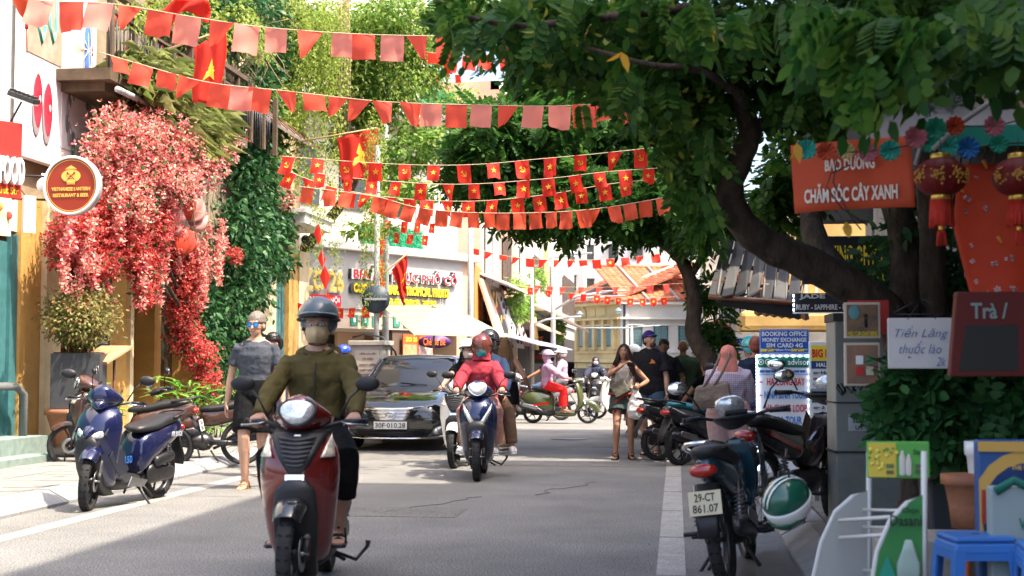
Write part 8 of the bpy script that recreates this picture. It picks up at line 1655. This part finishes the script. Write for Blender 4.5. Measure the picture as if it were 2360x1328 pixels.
pole_flag('big red flag with yellow star on a pole below the dark canopy', 0, 0, [(776, 318), (868, 296), (874, 408), (788, 422)], 26, (.52, .5), .32, [(728, 326), (868, 295)])
pole_flag('red star flag hanging diagonally in front of the corner sign', 0, 0, [(902, 622), (936, 588), (938, 655), (931, 708)], 27, (.72, .62), .35, [(872, 668), (945, 580)])
T_ = thing('red_lantern_cloth', 'red orange cloth lantern at the very top left beside the poster wall', 'lantern', at(62, 10, 15)); b = MB(); b.lathe([(.02, -.18), (.08, -.12), (.14, 0), (.15, .2), (.1, .3)], 16); b.build('shade', mat('orange_red_silk', (.6, .07, .02), .6, trans=.3), T_); b = MB(); b.tube([(0, 0, -.18), (0, 0, -.28)], .02, 6); b.tube([(0, 0, -.28), (.01, 0, -.55)], .008, 5); b.build('tassel', tas, T_)
T_ = thing('red_cloth', 'crumpled bright red banner cloth at the top behind the first string', 'cloth', at(420, 20, 18)); b = MB(); vs, fs = sheet(lambda u, v: ((u-.5)*.75, .06*math.sin(u*12+v*5), -.05+.12*math.sin(u*3.1)-v*(.24+.06*math.sin(u*8))+.12*u), 16, 6); b.add(vs, fs, 0, True); b.build('cloth', flag_red, T_, solid=.004)
# ================================================================== ACTORS
FACE = -PI/2
def place(px, Y): d = ray(px, 800); return d.x/d.y*Y
red_paint = mat('dark_red_pearl', (.14, .010, .008), .16, coat=1, spec=.6, m=.3); navy_paint = mat('navy_pearl', (.007, .014, .052), .16, coat=1, m=.3)
blue_paint = mat('violet_blue_pearl', (.011, .015, .062), .2, coat=1, m=.35); brown_paint = mat('brown_paint', (.07, .028, .018), .25, coat=.8); olive_paint = mat('olive_green_paint', (.06, .075, .025), .22, coat=1)
white_sc = mat('white_scooter_paint', (.72, .70, .66), .2, coat=1); grey_sc = mat('grey_lilac_paint', (.22, .20, .22), .25, coat=.8); black_sc = mat('gloss_black_paint', (.015, .016, .018), .2, coat=1)
dteal = mat('dark_blue_green_paint', (.015, .045, .065), .25, coat=.8); silver = mat('silver_trim', (.62, .60, .58), .2, m=.85)
hair_b = mat('dark_brown_hair', (.035, .018, .010), .45, var=.4, vs=30); hair_k = mat('black_hair', (.010, .009, .009), .4); hair_l = mat('light_brown_hair', (.20, .11, .05), .45, var=.35, vs=30); hair_g = mat('grey_hair', (.16, .13, .11), .6, var=.3, vs=40)
RIDE = dict(pel=(-.30, 0, .885), lean=.06, handL=(.24, .29, .99), handR=(.24, -.29, .99), footL=(.08, .17, .36), footR=(.08, -.17, .36), grip=True, kneepole=(1, .35, .6), elbowpole=(-.35, .8, -.5))
def ride(X, Y, rz, **kw):
    d = dict(RIDE); d.update(kw); lab = d.pop('label'); lx = d.pop('dx', 0); off = Vector((lx, 0, 0)); c, s = math.cos(rz), math.sin(rz); return person(lab, (X+c*lx, Y+s*lx, d.pop('dz', 0)), rz, **d)
# ---- main scooter and rider
mx, my = place(712, 7.95), 7.95; my += 0
msx = scooter('dark red scooter with black grille and clear headlight ridden towards the viewer', (mx-.07, my+.36, 0), FACE+.11, 'step', red_paint, black, fend=black_sc, stand='riding', steer=-.05)
olive_j = cloth('olive_jacket', (.075, .060, .022), .10, 12); blackc = cloth('black_cloth', (.006, .006, .007), .2, 20); maskm = cloth('beige_mask', (.50, .37, .22), .04, 20)
P, HM, K = ride(mx-.07, my+.36, FACE+.11, label='rider in olive zip jacket grey helmet beige face mask and glasses on red scooter', H=1.70, top=(olive_j, 2, -.06, .018, 'jacket'), bottom=(blackc, 1.55, .022, 1.5), vox=.0068, shoe=('sandal', black), torso_tex=.03, build=1.02, pel=(-.22, 0, .885), lean=-.02, hy=.02)
helm_g = mat('blue_grey_helmet', (.075, .10, .115), .35, coat=.5)
helmet(P, HM, helm_g, brim=helm_g, s=1.03); facemask(P, HM, maskm); glasses(P, HM, glassy('clear_spectacle', (.6, .6, .6), a=.12), mat('brass_wire', (.5, .35, .25), .3, m=.6), .028); hood(P, HM, olive_j, True, K)
b = MB(); T = K['T']; k_ = K['k']; b.tube([T(.44)+Vector((.135, 0, 0))*k_, T(.37)+Vector((.155, .0, 0))*k_, T(.25)+Vector((.152, 0, 0))*k_, T(.1)+Vector((.150, 0, 0))*k_], [(.006, .004)]*4, 6, side=(0, 1, 0)); b.build('zip', mat('dark_zip', (.02, .018, .01), .4), P)
b = MB(); b.tube([T(.505)+Vector((.075*math.cos(a), .085*math.sin(a), .02-.035*math.cos(a)))*k_ for a in [R(-80+i*16) for i in range(11)]], [(.012, .022)]*11, 8); b.build('collar', olive_j, P)
b = MB(); b.M = HM; b.tube([(-.02, -.07, .02), (-.0, -.085, -.03)], .02, 6); b.build('hair_edge', hair_k, P)
# ---- blue scooter with rider and pillion
bx_, by_ = place(1100, 16.1)-.05, 16.1
scooter('dark navy scooter with silver V trim ridden towards the viewer in mid street', (bx_, by_+.62, 0), FACE+.08, 'step', navy_paint, steel, fend=navy_paint, stand='riding', accent=navy_paint, grilles=False)

sc2 = [o for o in bpy.data.objects if o.get('label', '').startswith('dark navy scooter')][0]
for s in (1, -1):
    b = MB(); b.tube([(.635, s*.005, .60), (.645, s*.07, .68), (.62, s*.13, .78), (.565, s*.165, .875)], [(.030, .010), (.026, .010), (.022, .008), (.008, .006)], 8, side=(0, 1, -.6*s)); b.build('silver_trim', silver, sc2)
maroon = cloth('maroon_jacket', (.30, .035, .05), .12, 10); 
P, HM, K = ride(bx_, by_+.62, FACE+.08, label='rider in maroon hooded jacket with tinted visor and turquoise mask on navy scooter', H=1.62, fem=True, top=(maroon, 2, -.08, .035, 'jacket'), bottom=(cloth('patterned_trousers', (.30, .16, .15), .4, 40), 1.9, .02), vox=.010, shoe=('trainer', cloth('grey_trainer', (.45, .43, .42))), build=1.08)
helmet(P, HM, mat('maroon_helmet', (.14, .02, .02), .25, coat=1), s=1.14, visor=glassy('brown_visor', (.16, .05, .035), a=.55)); facemask(P, HM, cloth('turquoise_mask', (.03, .42, .48), .05)); hood(P, HM, maroon)
P, HM, K = ride(bx_, by_+.62, FACE+.08, label='pillion passenger in black helmet with raised visor behind the maroon rider', H=1.66, pel=(-.66, -.0, .93), handL=(-.25, .22, .95), handR=(-.25, -.2, .95), footL=(-.25, .30, .36), footR=(-.25, -.30, .36), grip=False, top=(cloth('dark_blue_vest', (.02, .035, .08)), 1.9, -.06, .03), bottom=(cloth('brown_trousers', (.12, .075, .05)), 1.95, .025), vox=.011, hy=-.35, shoe=('trainer', cloth('pale_trainer', (.5, .48, .46))), skin_m=skin, face=False); P.location.x += .07
helmet(P, HM, black_sc, brim=black_sc, s=1.12, visor=glassy('dark_visor', (.02, .02, .022)))
# ---- white scooter with woman behind-left
wx, wy = place(1062, 18.4), 18.4
scooter('white scooter half hidden behind the navy one beside the black car', (wx, wy+.3, 0), FACE-.05, 'step', white_sc, black, stand='riding')
P, HM, K = ride(wx, wy+.3, FACE-.05, label='woman in black t-shirt white cap helmet and mask on the white scooter', H=1.60, fem=True, top=(blackc, .55, -.08, .02), bottom=(cloth('dusty_pink_trousers', (.45, .25, .22)), 1.8, .025), vox=.011, skin_m=skin, shoe=('sandal', black), hy=.2)
helmet(P, HM, white_plastic, brim=white_plastic, s=1.05); hair_long(P, HM, hair_k, .32, n=80); facemask(P, HM, cloth('pale_mask', (.5, .4, .38)))
# ---- black saloon car
cx_ = place(925, 21.6); car('black saloon car with chrome grille facing the viewer and plate 30F-010.28', (cx_-.1, 23.9, 0), FACE-.02, '30F·010.28')
# ---- left parked scooters
g1, g2 = gp(186, 1172), gp(362, 1152); hd = R(-101); mid = (g1+g2)/2
sb_ = scooter('violet blue sporty scooter parked on its side stand at the left kerb', (mid.x, mid.y, 0), hd, 'sharp', blue_paint, black, stand='side', steer=.36, roll=-.10, accent=mat('dark_blue_graphite', (.02, .022, .035), .3, coat=.4), fend=blue_paint)
for s in (1, -1): write('AIR BLADE', sb_, mat('sticker_grey', (.4, .42, .48), .4), (-.62, s*.168, .66), width=.2, height=.05, X=(-s, 0, -.3 if s > 0 else .3) if False else (s, 0, 0) if s < 0 else (-1, 0, 0), Y=(0, 0, 1)); write('150', sb_, mat('sticker_blue', (.02, .12, .4), .4), (.25, s*.20, .46), width=.12, height=.07, X=(-s, 0, 0), Y=(0, 0, 1))
gb = gp(160, 1068, .115); scooter('brown scooter parked on the pavement behind the violet blue one', (gb.x+.62, gb.y+.15, .06), PI+.12, 'step', brown_paint, black, stand='side', plate=('29-X1', '234.17'), steer=.25, roll=-.05)
gq = gp(520, 1085, .05); scooter('dark maroon motorbike parked behind with its plate towards the walking man', (gq.x-.75, gq.y+1.0, .04), PI+.35, 'under', brown_paint, black, stand='side', plate=('29-H1', '417.07'), mirrors=True)
# ---- walking man, woman behind him
mw = gp(572, 1128); tee = cloth('charcoal_tshirt', (.062, .068, .085), .12, 12)
P, HM, K = person('man walking in charcoal t-shirt black shorts and blue mirrored sunglasses', (mw.x+.02, mw.y+.18, 0), FACE+.12, H=1.86, skin_m=mat('fair_skin', (.52, .30, .21), .5, var=.08), top=(tee, .60, -.03, .012), bottom=(blackc, .86, .02), vox=.0085, footL=(-.24, .09, .16), footR=(.10, -.09, .092), handL=(.12, .32, .86), handR=(-.06, -.34, .82), hy=-.25, build=1.04, shoe=('sandal', cloth('tan_sandal', (.35, .2, .08))), toes=.2, lean=.02)
hair_short(P, HM, hair_g); glasses(P, HM, glassy('blue_mirror', (.01, .22, .6)), black, .027)
P, HM, K = person('woman with dark tied hair and sunglasses on her head behind the walking man', (place(628, 16.6), 16.6, 0), FACE, H=1.68, fem=True, skin_m=skin_tan, top=(cloth('rust_top', (.25, .06, .04)), .5, -.05), bottom=(cloth('dark_skirt', (.03, .03, .05)), .9, .05), vox=.011, hy=-.5)
hair_short(P, HM, hair_k, .02); b = hm(HM); b.M = HM @ Matrix.Translation((.0, 0, .075)); 
for s in (1, -1): b.ell((.085, s*.034, .02), (.008, .028, .02))
b.tube([(-.02, .09, 0), (.08, .06, .02), (.08, -.06, .02), (-.02, -.09, 0)], .004, 5); b.build('sunglasses', black, P)
b = hm(HM); b.ell((-.13, 0, .0), (.05, .05, .09)); fuse(b, 'hair_bun', hair_k, P, .01, 1)
# helmeted person near the cabinet
P, HM, K = person('person in bright blue helmet walking away beside the beige cabinet', (place(792, 23.5), 23.5, 0), .6, H=1.60, skin_m=skin_tan, top=(cloth('orange_vest', (.40, .10, .05)), .3, -.05), bottom=(blackc, 1.9, .03), vox=.012, face=False); helmet(P, HM, mat('bright_blue_helmet', (.015, .06, .38), .25, coat=1), s=1.05, strap=False)
# ---- long haired woman walking away
P, HM, K = person('long haired woman in grey top and black shorts walking away behind the pillion rider', (place(1166, 21.6), 21.6, 0), PI/2-.25, H=1.72, fem=True, skin_m=skin_tan, top=(cloth('grey_tank', (.10, .12, .12)), .0, .02, .014), bottom=(blackc, .45, .03), vox=.011, footL=(.12, .09, .09), footR=(-.32, -.09, .17), kneepole=(1, 0, .1), shoe=('trainer', cloth('tan_boot', (.25, .16, .1))), face=False, handR=(.2, -.3, 1.0), toes=.3)
hair_long(P, HM, hair_l, .52, n=170)
# ---- olive scooter with lilac rider, going right
vx, vy = place(1290, 32.6), 32.6
sv_ = scooter('olive green retro scooter crossing to the right with a red stripe', (vx, vy, 0), 0.0, 'vespa', olive_paint, olive_paint, rim_m=darkmetal, fend=olive_paint, wheel_r=.245, stand='none')
lil = cloth('lilac_jacket', (.40, .24, .36), .1, 8); redt = cloth('bright_red_trousers', (.62, .02, .02), .08, 8)
P, HM, K = ride(vx, vy, 0.0, label='rider in lilac hooded jacket and bright red trousers on the olive scooter', H=1.62, fem=True, top=(lil, 2, -.10, .035, 'jacket'), bottom=(redt, 1.93, .03, 1.6), vox=.011, shoe=('sandal', cloth('tan_sandal', (.35, .2, .08))), skin_m=skin); hood(P, HM, lil); facemask(P, HM, blackc)
helmet(P, HM, mat('lilac_cap', (.45, .30, .42), .6), brim=mat('lilac_cap', (.45, .30, .42), .6), s=1.08, strap=False)
gx, gy = place(1235, 34.6), 34.6
scooter('grey lilac scooter heading left behind the olive one', (gx, gy, 0), PI, 'step', grey_sc, black, wheel_r=.265)
P, HM, K = ride(gx, gy, PI, label='man in black t-shirt and dark cap helmet riding the grey scooter left', H=1.68, top=(blackc, .6, -.08, .025), bottom=(cloth('blue_jeans', (.06, .10, .20)), 1.9, .02), vox=.012, skin_m=skin_tan); helmet(P, HM, mat('dark_grey_helmet', (.03, .035, .04), .3, coat=.5), brim=black, s=1.05)
P, HM, K = ride(gx, gy, PI, label='passenger in pale lilac jacket and white helmet facing left behind the black shirt rider', H=1.60, fem=True, pel=(-.66, 0, .97), handL=(-.35, .2, 1.15), handR=(-.35, -.2, 1.15), footL=(-.3, .22, .4), footR=(-.3, -.22, .4), grip=False, top=(cloth('pale_lilac_jacket', (.46, .30, .42)), 2, -.08, .03), bottom=(cloth('grey_trousers', (.12, .12, .13)), 1.9, .02), vox=.012, skin_m=skin); helmet(P, HM, white_plastic, brim=white_plastic, s=1.1); hair_short(P, HM, hair_b)
# ---- masked figure beyond
P, HM, K = ride(place(1372, 42), 42, FACE, label='person in dark blue hooded jacket white mask and sunglasses beyond the crossing', H=1.70, top=(cloth('dark_blue_jacket', (.03, .035, .06)), 2, -.08, .05), bottom=(blackc, 1.9, .03), vox=.014, face=False, pel=(-.3, 0, .80), grip=False); hood(P, HM, cloth('dark_blue_jacket', (.03, .035, .06))); facemask(P, HM, white_plastic); glasses(P, HM, glassy('dark_lens', (.01, .01, .01)), black, .03)
scooter('dark scooter under the hooded masked rider beyond the crossing', (place(1372, 42), 42, 0), FACE, 'step', black_sc, black, mirrors=False)
scooter('white scooter with round front partly behind the walking woman', (place(1432, 35.5), 35.5, 0), PI-.3, 'vespa', white_sc, white_sc, wheel_r=.26, rim_m=steel)
# ---- walking couple
kx = gp(1434, 1066); 
P, HM, K = person('curly haired woman in white tank top and green shorts walking with a plastic bag', (kx.x, 20.2, 0), FACE+.05, H=1.60, fem=True, skin_m=skin_tan, top=(cloth('white_tank', (.52, .46, .40), .06), .0, .05, .012, 'tank_top'), bottom=(cloth('dark_green_shorts', (.05, .07, .065), .15), .50, .035, 1, 'shorts'), vox=.0085, footL=(.03, .10, .088), footR=(.10, -.12, .088), handL=(.22, .22, 1.03), handR=(.26, -.02, 1.32), elbowpole=(-.3, .9, -.6), hy=-.15, hp=-.15, shoe=('sandal', cloth('dark_sandal', (.06, .03, .02))), curl=.6)
hair_long(P, HM, hair_b, .40, n=300, wave=.03, spread=.14)
bagm = cloth('grey_green_bag', (.16, .15, .11)); T, k_ = K['T'], K['k']
b = MB(); b.box(T(.13)+Vector((.17, -.06, 0)), (.09, .22, .20), rot=(.5, 0, 0)); sbg = tag(fuse(b, 'sling_bag', bagm, None, .01, 3), 'grey green sling bag worn across the curly haired woman', 'bag'); sbg.matrix_world = Matrix.Translation(P.location) @ Euler((0, 0, FACE+.05)).to_matrix().to_4x4()
b = MB(); b.tube([T(.17)+Vector((.16, .0, 0)), T(.35)+Vector((.15, .06, 0)), T(.49)+Vector((.02, .10, 0)), T(.3)+Vector((-.15, .0, 0))], [(.014, .003)]*4, 6); b.build('strap', mat('cream_strap', (.5, .45, .38), .7), sbg)
b = MB(); b.tube([T(.04)+Vector((math.cos(a)*.15, math.sin(a)*.19, 0)) for a in [2*PI*i/16 for i in range(17)]], [(.02, .05)]*17, 8); b.tube([T(.04)+Vector((.15, .03, 0)), T(-.1)+Vector((.17, .08, 0)), T(-.25)+Vector((.16, .09, 0))], [(.03, .008)]*3, 6); b.tube([T(.04)+Vector((.15, .0, 0)), T(-.1)+Vector((.16, -.12, 0)), T(-.28)+Vector((.15, -.13, 0))], [(.03, .008)]*3, 6); fuse(b, 'tied_shirt', cloth('rust_red_shirt', (.28, .05, .03)), P, .01, 2, .012, .05)
def bag(label, px, py, Y, s, m_, name='plastic_bag', lumps=None):
    c = at(px, py, Y); T_ = thing(name, label, 'bag', c); b = MB(); b.tube([(0, 0, .34*s), (0, 0, .2*s), (0, 0, .08*s), (0, 0, -.08*s), (0, 0, -.18*s), (0, 0, -.21*s)], [(.012*s, .012*s), (.05*s, .04*s), (.11*s, .08*s), (.15*s, .11*s), (.12*s, .09*s), (.04*s, .03*s)], 22); fuse(b, 'bag', m_, T_, .009, 0, .035, .05)
    if lumps:
        b = MB()
        for i in range(26): b.ell((rnd.gauss(0, .06)*s, rnd.gauss(0, .04)*s, -.10*s+rnd.random()*.09*s), .022*s, 6, 5)
        b.build('fruit', lumps, T_)
bag('crumpled white plastic carrier bag hanging from the curly haired woman\'s hand', 1466, 935, 20.0, .9, mat('white_film', (.72, .70, .70), .35, trans=.4))
bag('thin pink plastic bag of red fruit held by the man behind the couple', 1538, 972, 20.7, .80, mat('pink_film', (.55, .16, .14), .3, trans=.45), lumps=mat('red_fruit', (.4, .03, .02), .4))
P, HM, K = person('man in loose black t-shirt and purple cap looking up beside the curly haired woman', (gp(1498, 1055).x, 20.9, 0), FACE-.1, H=1.80, skin_m=mat('fair_skin', (.52, .30, .21), .5, var=.08), top=(cloth('faded_black_tshirt', (.022, .022, .026)), .75, -.20, .05), bottom=(cloth('denim_blue_shorts', (.06, .10, .15)), .72, .03, 1, 'shorts'), vox=.0085, footL=(.16, .10, .092), footR=(-.15, -.08, .12), handL=(.14, .27, .84), handR=(0, -.27, .85), hy=.65, hp=-.25, shoe=('sandal', cloth('dark_sandal', (.06, .03, .02))), toes=.2)
hair_short(P, HM, hair_b, .01); cap(P, HM, mat('purple_cap', (.07, .025, .22), .8), mat('turquoise_peak', (.05, .38, .45), .7)); b = hm(HM); b.ell((.06, 0, -.085), (.045, .048, .035)); fuse(b, 'beard', mat('stubble', (.10, .06, .04), .9), P, .009, 1)
T, k_ = K['T'], K['k']; b = MB(); b.prism([(-.05, 0), (.05, 0), (.04, .03), (0, .065), (-.035, .035)], (.006, 0, 0), o=T(.34)+Vector((.168, .05, 0)), U=(0, 1, 0)); b.build('chest_print', mat('orange_print'), P)
P, HM, K = person('person in dark shirt white socks and black shoes behind the couple carrying the pink bag', (place(1530, 22.6), 22.6, 0), FACE+.0, H=1.72, skin_m=skin_dark, top=(cloth('black_shirt2', (.015, .016, .02)), .65, -.10, .035), bottom=(cloth('dark_shorts2', (.02, .02, .025)), .8, .03), vox=.011, footL=(-.1, .12, .11), footR=(.15, -.1, .09), handL=(.10, .28, .92), shoe=('shoe', black), face=False); hair_short(P, HM, hair_k)
b = MB()
for nm in 'lr': hj, kn, an = K['G'][nm]; b.tube([kn.lerp(an, .68), an], [.043, .042], 10)
b.build('socks', white_plastic, P)
# ---- bikes and people on the right behind
scooter('black motorbike with white plate 3-CT 28.17 parked behind the couple', (place(1548, 24.0), 24.0, 0), PI/2-.15, 'under', black_sc, black, plate=('3-CT', '28.17'), stand='side', accent=None)
scooter('black scooter parked among others under the middle tree', (place(1590, 23.4), 23.2, 0), PI/2-.5, 'step', black_sc, black, stand='side')
scooter('dark scooter with orange panels parked left of the headscarf woman', (place(1600, 20.5), 20.2, 0), PI/2-1.0, 'sharp', black_sc, black, accent=mat('orange_panel_plastic', (.55, .12, .02), .35), stand='side', mirrors=False)
scooter('black scooter with turquoise seat beside the headscarf woman', (place(1632, 19.4), 19.4, 0), PI/2-.7, 'step', black_sc, black, seat_m=mat('turquoise_vinyl', (.02, .16, .20), .4), stand='side', mirrors=False)
scooter('grey scooter parked between the headscarf woman and the travel sign', (place(1722, 18), 18.2, .1), FACE-.4, 'step', grey_sc, black, stand='side')
P, HM, K = ride(place(1574, 23.2), 23.3, PI/2, label='bald man in green shirt sitting with his back to the viewer', H=1.72, skin_m=mat('brown_bald_skin', (.22, .11, .06), .45), top=(cloth('green_shirt', (.045, .075, .045), .08), 1.2, -.10, .05), bottom=(blackc, 1.9, .03), vox=.011, grip=False, pel=(-.35, 0, .93), face=False)
P, HM, K = ride(place(1522, 26), 26, PI/2-.3, label='person in dark purple hooded jacket and white helmet behind the couple', H=1.70, top=(cloth('dark_purple_jacket', (.06, .05, .07)), 2, -.1, .05), bottom=(blackc, 1.9, .03), vox=.012, face=False, grip=False); hood(P, HM, cloth('dark_purple_jacket', (.06, .05, .07)))
P, HM, K = ride(place(1462, 27), 27, PI/2, label='far rider in white round helmet showing between the couple heads', H=1.66, top=(blackc, 2, -.1, .04), bottom=(blackc, 1.9, .03), vox=.013, face=False, grip=False); helmet(P, HM, white_plastic, s=1.15, full=True)
scooter('dark scooter under the far rider with the white round helmet', (place(1462, 27), 27, 0), PI/2, 'step', black_sc, black, mirrors=False)
P, HM, K = ride(place(1606, 22), 22, FACE-2.6, label='woman with tied light hair in black top sitting low behind the tree', H=1.62, fem=True, skin_m=skin, top=(blackc, .4, -.08, .02), bottom=(blackc, 1.9, .03), vox=.011, pel=(-.3, 0, .66), handL=(.1, .35, .58), grip=False, face=False); hair_short(P, HM, hair_l, .014); b = hm(HM); b.ell((-.12, 0, .04), (.05, .055, .055)); fuse(b, 'hair_bun', hair_l, P, .01, 1, .015, .03)
# headscarf woman with bag
hx = place(1678, 15.4); checked = mat('checked_shirt', (.52, .42, .46), .8)
n = checked.node_tree; tc = n.nodes.new('ShaderNodeTexCoord'); mp = n.nodes.new('ShaderNodeMapping'); mp.inputs['Scale'].default_value = (34, 34, 34); n.links.new(tc.outputs['Object'], mp.inputs[0]); wv = []
for ax in ('Y', 'Z'):
    w_ = n.nodes.new('ShaderNodeTexWave'); w_.bands_direction = ax; w_.inputs['Scale'].default_value = .45; n.links.new(mp.outputs[0], w_.inputs[0]); wv.append(w_)
mxn = n.nodes.new('ShaderNodeMath'); mxn.operation = 'MAXIMUM'; n.links.new(wv[0].outputs[1], mxn.inputs[0]); n.links.new(wv[1].outputs[1], mxn.inputs[1]); rp = n.nodes.new('ShaderNodeValToRGB'); rp.color_ramp.elements[0].position = .72; rp.color_ramp.elements[1].position = .95; rp.color_ramp.elements[0].color = (.50, .38, .42, 1); rp.color_ramp.elements[1].color = (.20, .22, .34, 1); n.links.new(mxn.outputs[0], rp.inputs[0]); n.links.new(rp.outputs[0], n.nodes['Principled BSDF'].inputs['Base Color'])
P, HM, K = person('woman in pink headscarf and checked shirt seen from behind with a brown handbag', (hx, 15.4, 0), PI/2-.15, H=1.50, fem=True, build=1.30, top=(checked, 1.95, -.30, .04), bottom=(cloth('pink_check_skirt', (.40, .26, .26)), 1.9, .05), vox=.010, face=False, handL=(.3, .1, .95), handR=(.3, -.1, .95), shoe=('shoe', black))
scarf = cloth('salmon_scarf', (.52, .19, .15), .08, 6); b = hm(HM); b.ell((-.01, 0, .02), (.125, .108, .13), 20, 12); b.tube([(-.03, 0, -.02), (-.08, 0, -.15), (-.13, -.02, -.28), (-.15, -.05, -.42), (-.15, -.06, -.50)], [(.11, .09), (.13, .08), (.11, .05), (.06, .04), (.015, .02)], 16, side=(0, 1, 0)); b.tube([(.0, 0, -.08), (0, 0, -.17)], [(.1, .1), (.14, .12)], 14); fuse(b, 'headscarf', scarf, P, .010, 2, .022, .09)
c = Vector((hx-.17, 15.13, .98)); T_ = thing('handbag', 'brown slouchy handbag hanging on the headscarf woman\'s shoulder', 'bag', c, -.15); lea = mat('taupe_leather', (.13, .095, .07), .5, var=.12, bump=.3, bs=30)
b = MB(); b.rings([[Vector((x*s, y, z)) for x, y, z in ((-.19*q, -d, zz), (.17*q, -d, zz+.05), (.17*q, d, zz+.05), (-.19*q, d, zz))] for s, q, d, zz in ((1, 1.08, .05, -.14), (1, 1.1, .075, -.05), (1, .95, .055, .09), (1, .8, .02, .12))], smooth=False); fuse(b, 'bag_body', lea, T_, .01, 4, .015, .06)
for dx in (-.06, .04): b = MB(); b.tube([(dx-.03, -.05, .10), (dx+.06, -.04, .25), (dx+.12, .03, .40), (dx+.12, .12, .46)], [(.014, .004)]*4, 6); b.build('strap', lea, T_)
P, HM, K = ride(place(1716, 19.2), 19.4, PI/2+.3, label='rider in turquoise helmet and white shirt behind the headscarf woman', H=1.66, top=(cloth('white_shirt', (.62, .60, .58), .05), 2, -.1, .035), bottom=(cloth('blue_jeans', (.06, .10, .20)), 1.9, .03), vox=.011, face=False, grip=False, skin_m=skin_tan); helmet(P, HM, mat('turquoise_helmet', (.06, .42, .45), .25, coat=1), s=1.08)
P, HM, K = person('person in blue trousers and navy top standing at the left edge of the travel sign', (place(1742, 16.3), 16.3, .115), PI/2, H=1.50, top=(cloth('navy_top', (.012, .018, .04)), .6, -.05, .03), bottom=(cloth('royal_blue_trousers', (.06, .09, .22)), 1.9, .04), vox=.012, face=False, skin_m=skin_tan); hair_short(P, HM, mat('auburn_hair', (.2, .05, .03), .5))
# ---- near right motorbike (rear view) and the black one beside it
rp_ = at(1652, 1130, 8.3); hdg = R(79)
nb = scooter('dark blue green motorbike seen from behind with plate 29-CT 861.07', (rp_.x+.97*math.cos(hdg), 8.3+.97*math.sin(hdg), .0), hdg, 'under', dteal, black, plate=('29-CT', '861.07'), stand='side', steer=.3, roll=-.13, seat_m=mat('worn_seat', (.03, .03, .031), .5), mirrors=True, wheel_r=.28)
for o in list(nb.children):
    if o.name.startswith('number_plate'): o.data.materials[0] = mat('aged_plate', (.55, .48, .33), .5)
bm2 = scooter('black and red motorbike parked side on with a long black seat', (place(1843, 10.9), 10.9, .115), R(60), 'under', mat('black_red_paint', (.02, .012, .012), .25, coat=.8), black, stand='side', steer=.2, accent=None, wheel_r=.28)
for s in (1, -1): b = MB(); b.prism([(-.25, .56), (-.75, .70), (-.72, .73), (-.25, .60)], (0, .006, 0), o=(0, s*.125, 0)); b.build('side_stripe', lens_red, bm2)
# green and white helmet hung on the near bike
hp_ = at(1812, 1152, 7.75); T_ = thing('hanging_helmet', 'green helmet with white stripes and white lower shell hanging on the near motorbike', 'helmet', hp_, .5); T_.rotation_euler = (.3, -.55, .4)
b = MB(); b.ell((0, 0, 0), (.135, .12, .125), 28, 12, z0=-.1); sh_ = b.build('shell', mat('racing_green', (.008, .09, .055), .2, coat=1), T_); b = MB(); b.ell((0, 0, -.02), (.139, .124, .12), 28, 6, z0=-.62, z1=.12); b.build('white_band', white_plastic, T_); b = MB(); b.ell((-.02, 0, -.06), (.12, .11, .1), 20, 6, z0=-.95, z1=-.1); b.build('lining', mat('racing_green'), T_)
b = MB()
for y in (-.022, .012): b.tube([(math.cos(a)*.138, y, math.sin(a)*.128) for a in [R(12+15*i) for i in range(11)]], [(.007, .002)]*11, 6, side=(0, 1, 0))
b.build('stripe', white_plastic, T_)
b = MB(); b.tube([(0, 0, -.08), (.08, 0, .15), (.05, .02, .2)], .006, 5); b.build('strap', black, T_)
bpy.context.view_layer.update()
